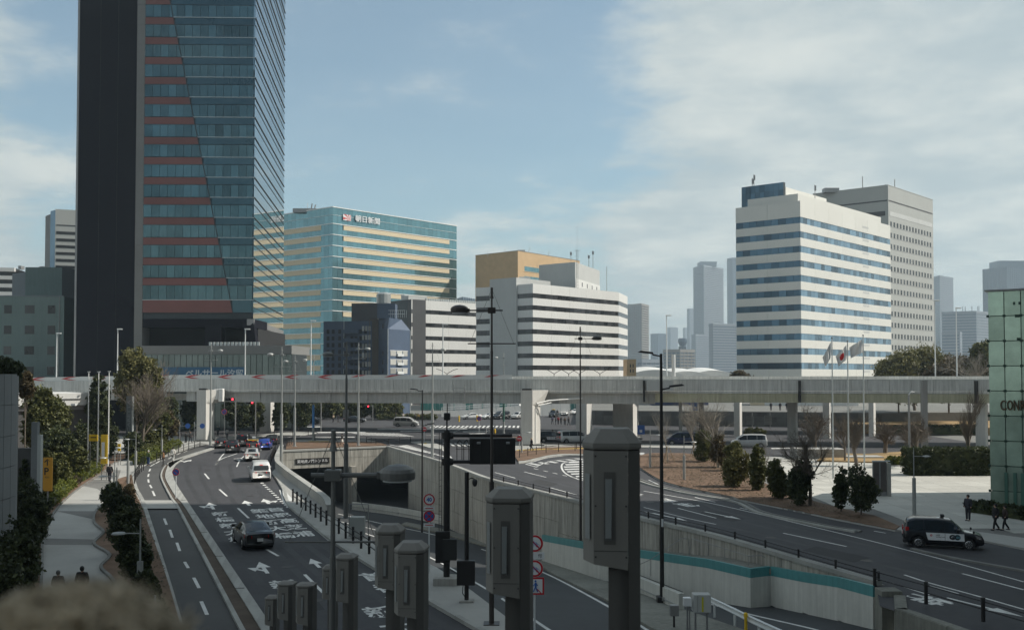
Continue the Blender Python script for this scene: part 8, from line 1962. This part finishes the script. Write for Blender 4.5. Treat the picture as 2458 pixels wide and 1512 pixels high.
for i, (a, b, t, bt, yb, mt_) in enumerate([(1668, 1712, 1040, 1105, 1108, m_leafm), (1738, 1796, 1088, 1164, 1168, m_leafo), (1797, 1836, 1080, 1172, 1177, m_leafm), (1838, 1888, 1112, 1192, 1196, m_leafm), (1886, 1944, 1112, 1208, 1212, m_leafd), (1700, 1745, 1050, 1110, 1122, m_leafb), (1742, 1778, 1065, 1100, 1130, m_leafm)]):
    Y = G(1700, yb, .14).y; crown_px(['olive shrub at the head of the mulch bed', 'round bright olive shrub, fullest on the mulch bed', 'narrow dark shrub in the middle of the mulch bed', 'dark oval shrub, left one of the touching pair', 'dark oval shrub, right one of the touching pair', 'brownish shrub behind the tallest young tree', 'small olive shrub behind the round bright one'][i], a, b, t, bt, Y, mt_, 90 + i, n=260, nl=42, leaf=.10, name='round_shrub', cat='shrub', nb=3)
for i, (a, b, t, bt, yb) in enumerate([(1998, 2034, 1133, 1215, 1228), (2030, 2098, 1130, 1218, 1236)]):
    Y = G(2040, yb, .14).y; crown_px(['dark standard shrub with a thin stem, left one before the notice board', 'dark standard shrub with a thin stem, right one before the notice board'][i], a, b, t, bt, Y, m_leafd, 100 + i, n=220, nl=36, leaf=.10, name='standard_shrub', cat='shrub', nb=3)
# long clipped hedge, box shaped
a = G(2185, 1142, .14); w_px = 200 * a.y / FPX
th = thing('long_hedge', 'long tall dark boxy hedge at the back of the plaza', 'hedge', (a.x + w_px / 2, a.y + 1, .14)); hh_ = A(2185, 1077, a.y).z - .14
ob('stems', MB().box(-w_px / 2 + .3, w_px / 2 - .3, -.7, .7, 0, hh_ - .3), m_leafd, th); ob('foliage', leaf_mesh('foliage', [(0, 0, hh_ / 2)], [(w_px / 2, .95, hh_ / 2)], 900, 34, .11, m_leafd, 111, spread=.05, box=True, zmin=.02), None, th)
hedge('low dark hedge under the green glass building', (2322, 2480), 74, 69, .95, 1.5, m_leafd, 112, n=300)
# domed park trees above the expressway
for i, (a, b, t, Y) in enumerate([(2112, 2200, 850, 190), (2160, 2262, 843, 196), (2225, 2328, 862, 188), (2330, 2400, 822, 180), (1752, 1800, 896, 200)]):
    crown_px(['domed park evergreen above the expressway, left one', 'domed park evergreen above the expressway, highest in the middle', 'domed brownish park tree above the expressway, right one', 'dark park tree beside the green glass building', 'small round treetop peeking over the expressway rail'][i], a, b, t, 960, Y, (m_leafo, m_leafo, m_leafb, m_leafm, m_leafb)[i], 120 + i, n=480, nl=44, leaf=.26, name='park_tree', nb=5, z=3.0 if i < 4 else 6.5)
bare_tree('bare treetop above the domed park trees', PXY(2195, 204, 3), 15, 131, mat=m_bark, spread=.7, r0=.3, levels=4, up=.5); bare_tree('bare pale tree beside the dark park tree', PXY(2345, 178, 3), 12, 132, spread=.7, r0=.25, levels=4, up=.4)
# trees seen under the expressway
for i in range(13):
    px = 655 + i * 24 + RNG.uniform(-4, 4); crown_px('dark green street tree seen under the expressway left of centre', px - 20, px + 22, 962, 1000, 232 + RNG.uniform(-8, 10), (m_leafm, m_leafd, m_leafm)[i % 3], 140 + i, n=110, nl=26, leaf=.3, name='street_tree', nb=3, group='street trees under the expressway')
hedge('low hedge at the foot of the far street trees', (905, 1050), 226, 226, 1.2, 3, m_leafm, 160, n=160, leaf=.2); hedge('low hedge under the far trees beside the junction', (560, 760), 205, 215, 1.0, 3, m_leafb, 161, n=160, leaf=.2)
hedge('round bush beside the painted pier on the right', (1788, 1832), 160, 160, 1.6, 3, m_leafm, 162, n=120, leaf=.14); hedge('yellow green bush line on the lawn terrace', (2130, 2180), 112, 112, 1.0, 2, m_leafy, 163, n=100, leaf=.12); hedge('dark planting along the foot of the terrace', (2140, 2360), 170, 170, 1.6, 3, m_leafd, 164, n=260, leaf=.18)
for i, (a, b, t, Y, mt_) in enumerate([(536, 600, 958, 174, m_leafd), (590, 632, 965, 176, m_leafm), (655, 700, 962, 176, m_leafd), (434, 478, 955, 172, m_leafd), (690, 745, 964, 178, m_leafd)]): crown_px(['dark tree in the shade behind the first pier', 'olive tree between the first two piers', 'dark tree right of the second pier', 'dark tree left of the first pier', 'dark tree where the podium ends'][i], a, b, t, 1022, Y, mt_, 170 + i, n=170, nl=34, leaf=.24, name='street_tree', nb=3)
# dry grass tufts on the mulch so it is not bare
def litter(label, polypx, n, seed, mat, s=.05, z=.18):
    rg = random.Random(seed); P = [(p.x, p.y) for p in GP(polypx)]; xs_ = [p[0] for p in P]; ys_ = [p[1] for p in P]; m = MB(); k = 0
    while k < n:
        x, y = rg.uniform(min(xs_), max(xs_)), rg.uniform(min(ys_), max(ys_))
        if not inside(x, y, P): continue
        k += 1; a = rg.uniform(0, 6.28); c, s_ = math.cos(a) * s, math.sin(a) * s; q = rg.uniform(0, .06); m.quad((x - c, y - s_, z + q), (x + s_ * .6, y - c * .6, z), (x + c, y + s_, z + q * .3), (x - s_ * .6, y + c * .6, z + .01))
    o = ob('leaf_litter', m, mat); o['kind'] = 'stuff'; o['label'] = label; return o
litter('fallen brown leaves on the mulch bed with young trees', [(1541, 1128), (1641, 1171), (1777, 1201), (2004, 1248), (2149, 1272), (2000, 1225), (1880, 1180), (1745, 1122), (1640, 1092), (1560, 1092)], 5000, 5, m_leafb, s=.09)
litter('fallen brown leaves in the shaded shrub bed', [(316, 1140), (326, 1186), (340, 1215), (395, 1373), (430, 1512), (330, 1512), (290, 1391), (262, 1278), (262, 1204)], 3000, 6, m_leafb, s=.06)
# ------------------------------------------------------------------ people
def person_meshes(pose, H=1.7, seed=0):
    """body grown from a skeleton with the Skin modifier: one continuous figure; clothes are thicker skins of their own"""
    s = H / 1.7; walk = pose == 'walk'; st = .20 if walk else .02; arm = .14 if walk else .0
    J = {'pel': (0, 0, .92), 'chest': (0, .0, 1.28), 'neck': (0, .0, 1.44), 'head': (0, .03, 1.53), 'top': (0, .02, 1.67),
         'lsh': (-.19, 0, 1.38), 'lel': (-.24, -arm * .5, 1.10), 'lha': (-.22, arm * .6 + .06, .86), 'rsh': (.19, 0, 1.38), 'rel': (.24, arm * .3, 1.10), 'rha': (.22, -arm + .06, .86),
         'lhip': (-.09, 0, .88), 'lkn': (-.10, st * .7, .48), 'lan': (-.10, st * 1.0, .08), 'lto': (-.11, st * 1.0 + .16, .04), 'rhip': (.09, 0, .88), 'rkn': (.10, -st * .2, .48), 'ran': (.10, -st * 1.5, .10), 'rto': (.11, -st * 1.5 + .15, .04)}
    def grow(edges, rad, nm, mat, sub=1):
        names = []; 
        for a, b in edges:
            for q in (a, b):
                if q not in names: names.append(q)
        me = bpy.data.meshes.new(nm); me.from_pydata([tuple(c * s for c in J[q]) for q in names], [(names.index(a), names.index(b)) for a, b in edges], []); o = bpy.data.objects.new(nm, me); COL.objects.link(o)
        md_ = o.modifiers.new('s', 'SKIN'); me.skin_vertices[0].data if me.skin_vertices else None
        if not me.skin_vertices:
            bm = __import__('bmesh').new(); bm.from_mesh(me); bm.verts.layers.skin.verify(); bm.to_mesh(me); bm.free()
        for i, q in enumerate(names): r_ = rad[q]; me.skin_vertices[0].data[i].radius = (r_[0] * s, r_[1] * s) if isinstance(r_, tuple) else (r_ * s, r_ * s); me.skin_vertices[0].data[i].use_root = (i == 0)
        o.modifiers.new('u', 'SUBSURF').levels = sub; dg = bpy.context.evaluated_depsgraph_get(); dg.update(); out = bpy.data.meshes.new_from_object(o.evaluated_get(dg)); bpy.data.objects.remove(o); out.materials.clear(); out.materials.append(mat)
        for p in out.polygons: p.use_smooth = True
        return out
    E = [('pel', 'chest'), ('chest', 'neck'), ('neck', 'head'), ('head', 'top'), ('chest', 'lsh'), ('lsh', 'lel'), ('lel', 'lha'), ('chest', 'rsh'), ('rsh', 'rel'), ('rel', 'rha'), ('pel', 'lhip'), ('lhip', 'lkn'), ('lkn', 'lan'), ('lan', 'lto'), ('pel', 'rhip'), ('rhip', 'rkn'), ('rkn', 'ran'), ('ran', 'rto')]
    Rb = dict(pel=(.13, .10), chest=(.14, .10), neck=.05, head=(.075, .09), top=(.065, .08), lsh=.055, lel=.042, lha=.035, rsh=.055, rel=.042, rha=.035, lhip=.09, lkn=.06, lan=.042, lto=.035, rhip=.09, rkn=.06, ran=.042, rto=.035)
    body = grow(E, Rb, 'body', m_skin)
    return J, grow, Rb, s, body
_pp = {}
def person(label, x, y, deg, coat=(.03, .03, .035), legs=(.03, .03, .04), hair=(.012, .01, .01), pose='walk', H=1.7, z=.14, group=None, long=False, loc=None, bag=None, skirt=None, hood=False):
    key = (pose, H)
    if key not in _pp: _pp[key] = person_meshes(pose, H)
    J, grow, Rb, s, body = _pp[key]; p = Vector(loc) if loc else G(x, y, z)
    th = thing('person', label, 'person', tuple(p), rz=R(deg - 90), group=group); ob('body', body, None, th)
    cm = M('cloth_%d_%d_%d' % tuple(int(c * 255) for c in coat), coat, .9, var=.1, scale=8); lm = M('cloth_%d_%d_%d' % tuple(int(c * 255) for c in legs), legs, .9, var=.1, scale=8); hm = M('hair_%d' % int(hair[0] * 999), hair, .6, var=.2, scale=12)
    k2 = key + (long, skirt is not None)
    if k2 not in _pp:
        R2 = dict(Rb); 
        for q, a in (('pel', (.17, .14)), ('chest', (.185, .135)), ('lsh', .085), ('rsh', .085), ('lel', .065), ('rel', .065), ('lha', .05), ('rha', .05), ('neck', .07)): R2[q] = a
        J['lw'] = tuple(J['lel'][i] * .25 + J['lha'][i] * .75 for i in range(3)); J['rw'] = tuple(J['rel'][i] * .25 + J['rha'][i] * .75 for i in range(3)); J['hem'] = (0, -.01, .62 if long else .80); R2['lw'] = R2['rw'] = .05; R2['hem'] = (.20, .16) if long else (.18, .14)
        coat_me = grow([('chest', 'neck'), ('chest', 'pel'), ('pel', 'hem'), ('chest', 'lsh'), ('lsh', 'lel'), ('lel', 'lw'), ('chest', 'rsh'), ('rsh', 'rel'), ('rel', 'rw')], R2, 'coat', cm)
        R3 = dict(Rb); 
        for q, a in (('pel', (.15, .12)), ('lhip', .105), ('rhip', .105), ('lkn', .078), ('rkn', .078), ('lan', .066), ('ran', .066)): R3[q] = a
        if skirt is not None: J['sk'] = (0, 0, .25); R3['sk'] = (.30, .26); leg_me = grow([('pel', 'sk')], R3, 'skirt', lm)
        else: leg_me = grow([('pel', 'lhip'), ('lhip', 'lkn'), ('lkn', 'lan'), ('pel', 'rhip'), ('rhip', 'rkn'), ('rkn', 'ran')], R3, 'trousers', lm)
        hr = MB(); hr.ell((0, .0, 1.60 * s), (.092 * s, .108 * s, .115 * s), 12, 8); hr.v = [(a, b - .015 * s if b > .03 else b - .02, c) for a, b, c in hr.v]
        fc = MB(); fc.tube((0, .115 * s, 1.58 * s), (0, .135 * s, 1.55 * s), .010, .014, 5)
        for sx_ in (-1, 1): fc.ell((sx_ * .032 * s, .112 * s, 1.60 * s), (.010, .006, .006), 6, 4)
        _pp[k2] = (coat_me, leg_me, hr, fc)
    coat_me, leg_me, hr, fc = _pp[k2]
    def recol(me, mt_, nm):
        c = me.copy(); c.materials.clear(); c.materials.append(mt_); return ob(nm, c, None, th)
    recol(coat_me, cm, 'coat'); recol(leg_me, lm, 'trousers' if skirt is None else 'skirt')
    ob('hair', hr, hm if not hood else cm, th, smooth=True); ob('face', fc, m_skin, th)
    sh = MB(); 
    for q, t in (('lan', 'lto'), ('ran', 'rto')): sh.ell(((J[q][0]) * s, (J[q][1] + .07) * s, J[t][2] * s + .005), (.052, .15, .05), 8, 6)
    ob('shoes', sh, m_trim, th, smooth=True)
    if bag: ob('bag', MB().bevbox(-.16, .16, -.32, -.16, 1.02, 1.42, .04) if bag == 'back' else MB().bevbox(.24, .36, -.12, .18, .50, .80, .03), M('bag_black', (.02, .02, .022), .8), th)
    return th
person('person in a black hooded coat with a backpack walking away on the footpath', 263, 1157, 98, coat=(.012, .012, .014), hair=(.012, .01, .01), bag='back', H=1.75, z=.12)
person('person with grey hair seen from behind at the bottom left, left one of the two', 0, 0, 92, coat=(.03, .03, .04), hair=(.10, .10, .10), loc=(*XY(146, 43.5), .12), H=1.62)
person('person with dark hair seen from behind at the bottom left, right one of the two', 0, 0, 92, coat=(.014, .014, .018), loc=(*XY(203, 43.8), .12), H=1.74)
person('worker in a green vest and blue jeans on the pavement by the yellow boards', 356, 1117, 250, coat=(.10, .14, .05), legs=(.03, .06, .14), hair=(.5, .5, .48), H=1.7, pose='stand', z=.12)
person('person in a light brown coat standing beside the path lamp', 392, 1118, 200, coat=(.28, .14, .06), legs=(.05, .05, .05), z=.12, long=True, pose='stand')
person('person in a white coat behind the second path lamp', 415, 1108, 100, coat=(.62, .60, .56), legs=(.5, .5, .48), z=.12, long=True)
ped = person('person with blond hair in a black coat carrying a bag past the wide pier', 1276, 1081.5, 200, coat=(.01, .01, .012), legs=(.012, .012, .014), hair=(.55, .40, .24), long=True, bag='hand', z=.12)
person('woman with long dark hair in a white skirt on the bed behind the portal', 821, 1067, 150, coat=(.03, .03, .03), legs=(.65, .62, .56), skirt=1, z=.14, H=1.62)
person('man in a dark jacket standing on the plaza edge at the right', 2324, 1250, 215, coat=(.035, .035, .045), legs=(.02, .02, .025), z=.12, H=1.82, pose='stand')
person('person in black with a white scarf striding past the low hedge', 2390, 1272, 185, coat=(.012, .012, .014), legs=(.012, .012, .014), z=.12, H=1.72)
person('person in a dark brown jacket walking right of the white scarf', 2413, 1272, 178, coat=(.05, .035, .03), legs=(.015, .015, .018), z=.12, H=1.62)
rg = random.Random(3)
grp = [('person waiting beside the white pier under the expressway', 505 + 40, 1054, (.3, .3, .3)), ('person at the far kerb before the black minivan', 800, 1013, (.32, .25, .18)), ('person in grey at the far kerb beside a small tree', 812, 1014, (.1, .1, .11)), ('person on the far pavement left of the hoarding', 950, 1008, (.05, .05, .06)), ('cyclist like figure in ochre on the far pavement', 1004, 1010, (.3, .2, .06)), ('person on the far pavement next to the ochre coat', 997, 1010, (.08, .08, .09)), ('pale dressed person before the far street trees', 968, 1009, (.45, .4, .35)), ('person in black before the far street trees', 978, 1009, (.02, .02, .02)),
       ('walker in red in the group beyond the wide pier', 1340, 1019, (.40, .05, .06)), ('walker in black left of the red one', 1334, 1019, (.02, .02, .02)), ('walker in grey right of the red one', 1347, 1020, (.12, .11, .1)), ('walker in brown at the right of the far group', 1356, 1021, (.14, .1, .07)), ('walker in dark blue at the left end of the far group', 1326, 1018, (.05, .05, .09)), ('lone dark figure right of the far group', 1365, 1021, (.02, .02, .02)),
       ('standing figure under the expressway by the green fence', 652 - 0 - 129 + 0, 1046, (.03, .06, .06)), ('dark figure on the median by the dark sedan', 863, 1022, (.02, .02, .03)), ('person in black beside the clipped hedge end, left one', 431, 1060, (.015, .015, .02)), ('person in black beside the clipped hedge end, right one', 446, 1062, (.02, .02, .02)), ('person in grey beside the clipped hedge end behind the railing', 457, 1062, (.03, .03, .03))]
for lab, x, y, c in grp: person(lab, x, y, rg.uniform(0, 360), coat=c, legs=(.03, .03, .035), pose='walk' if rg.random() < .6 else 'stand', H=1.7)
for i, x in enumerate((1499, 1506, 1850, 1872, 1888)): person(['person leaning on the park wall, left one of a pair', 'person leaning on the park wall, right one of a pair', 'dark figure on the park terrace beside the white hall', 'dark figure on the park terrace, middle of three', 'dark figure on the park terrace, right of three'][i], 0, 0, 270, coat=(.02, .02, .025), pose='stand', loc=(*XY(x, 203), 2.96))
# the blond head close to the lens, out of focus
Yh = 0.82; hx = -.36; hz = A(150, 1378, Yh).z - .012
th = thing('person', 'person with tousled blond hair right before the camera, out of focus at the lower left', 'person', (hx, Yh, hz - 1.62), rz=0)
J, grow, Rb, s, body = person_meshes('stand', 1.62); ob('body', body, None, th)
R2 = dict(Rb)
for q, a in (('pel', (.17, .14)), ('chest', (.185, .135)), ('lsh', .085), ('rsh', .085), ('lel', .065), ('rel', .065), ('lha', .05), ('rha', .05), ('neck', .07)): R2[q] = a
ob('coat', grow([('chest', 'neck'), ('chest', 'pel'), ('chest', 'lsh'), ('lsh', 'lel'), ('lel', 'lha'), ('chest', 'rsh'), ('rsh', 'rel'), ('rel', 'rha')], R2, 'coat', M('coat_dark', (.03, .03, .03), .9)), None, th)
ob('trousers', grow([('pel', 'lhip'), ('lhip', 'lkn'), ('lkn', 'lan'), ('pel', 'rhip'), ('rhip', 'rkn'), ('rkn', 'ran')], {**Rb, 'lhip': .105, 'rhip': .105, 'lkn': .078, 'rkn': .078, 'lan': .066, 'ran': .066}, 'trousers', M('coat_dark', (1, 1, 1))), None, th)
m_hair = M('blond_hair', (.46, .38, .27), .55, var=.5, scale=30, objvar=.35); rg = random.Random(9); m = MB(); c0 = Vector((0, -.0, 1.62 - .115)); m.ell((c0.x, c0.y, c0.z), (.092, .105, .10), 14, 10)
for i in range(900):
    a = rg.uniform(0, 6.28); e = rg.uniform(-.2, 1.5); d = Vector((math.cos(a) * math.cos(e), math.sin(a) * math.cos(e), math.sin(e))); p = c0 + Vector((d.x * .09, d.y * .10, d.z * .098)); t = d.cross(Vector((rg.gauss(0, 1), rg.gauss(0, 1), rg.gauss(0, 1)))).normalized(); pts = [p]; curl = rg.uniform(-2, 2)
    for k in range(4):
        d2 = (d * .55 + t * (.8 + .3 * curl * k * .2) + Vector((0, 0, -.22 * k))).normalized(); pts.append(pts[-1] + d2 * .013)
    for k in range(4): m.tube(pts[k], pts[k + 1], .0022 * (1 - k * .15), .0022 * (1 - (k + 1) * .15), 3, caps=False)
ob('hair', m, m_hair, th)
dk = MB().box(-3.5, 3.5, -6, 1.9, hz - 1.62 - .35, hz - 1.62); struct('pedestrian_deck', dk, m_pave)
# ------------------------------------------------------------------ air
hz_ = MB().box(-2400, 2400, -260, 3700, -9.2, 255); hm_ = bpy.data.materials.new('haze_air'); hm_.use_nodes = True; t = hm_.node_tree
for n in list(t.nodes): t.nodes.remove(n)
v = t.nodes.new('ShaderNodeVolumePrincipled'); v.inputs['Color'].default_value = (.72, .88, 1.0, 1); v.inputs['Density'].default_value = 0.00026; v.inputs['Anisotropy'].default_value = .2
o = t.nodes.new('ShaderNodeOutputMaterial'); t.links.new(v.outputs[0], o.inputs['Volume']); hz = ob('haze', hz_, hm_); hz['kind'] = 'stuff'
for o in COL.objects:
    if 'label' in o.keys() and o.parent is None and not o.get('kind') and not o.get('category'): o['category'] = o.name.split('.')[0].replace('_', ' ')
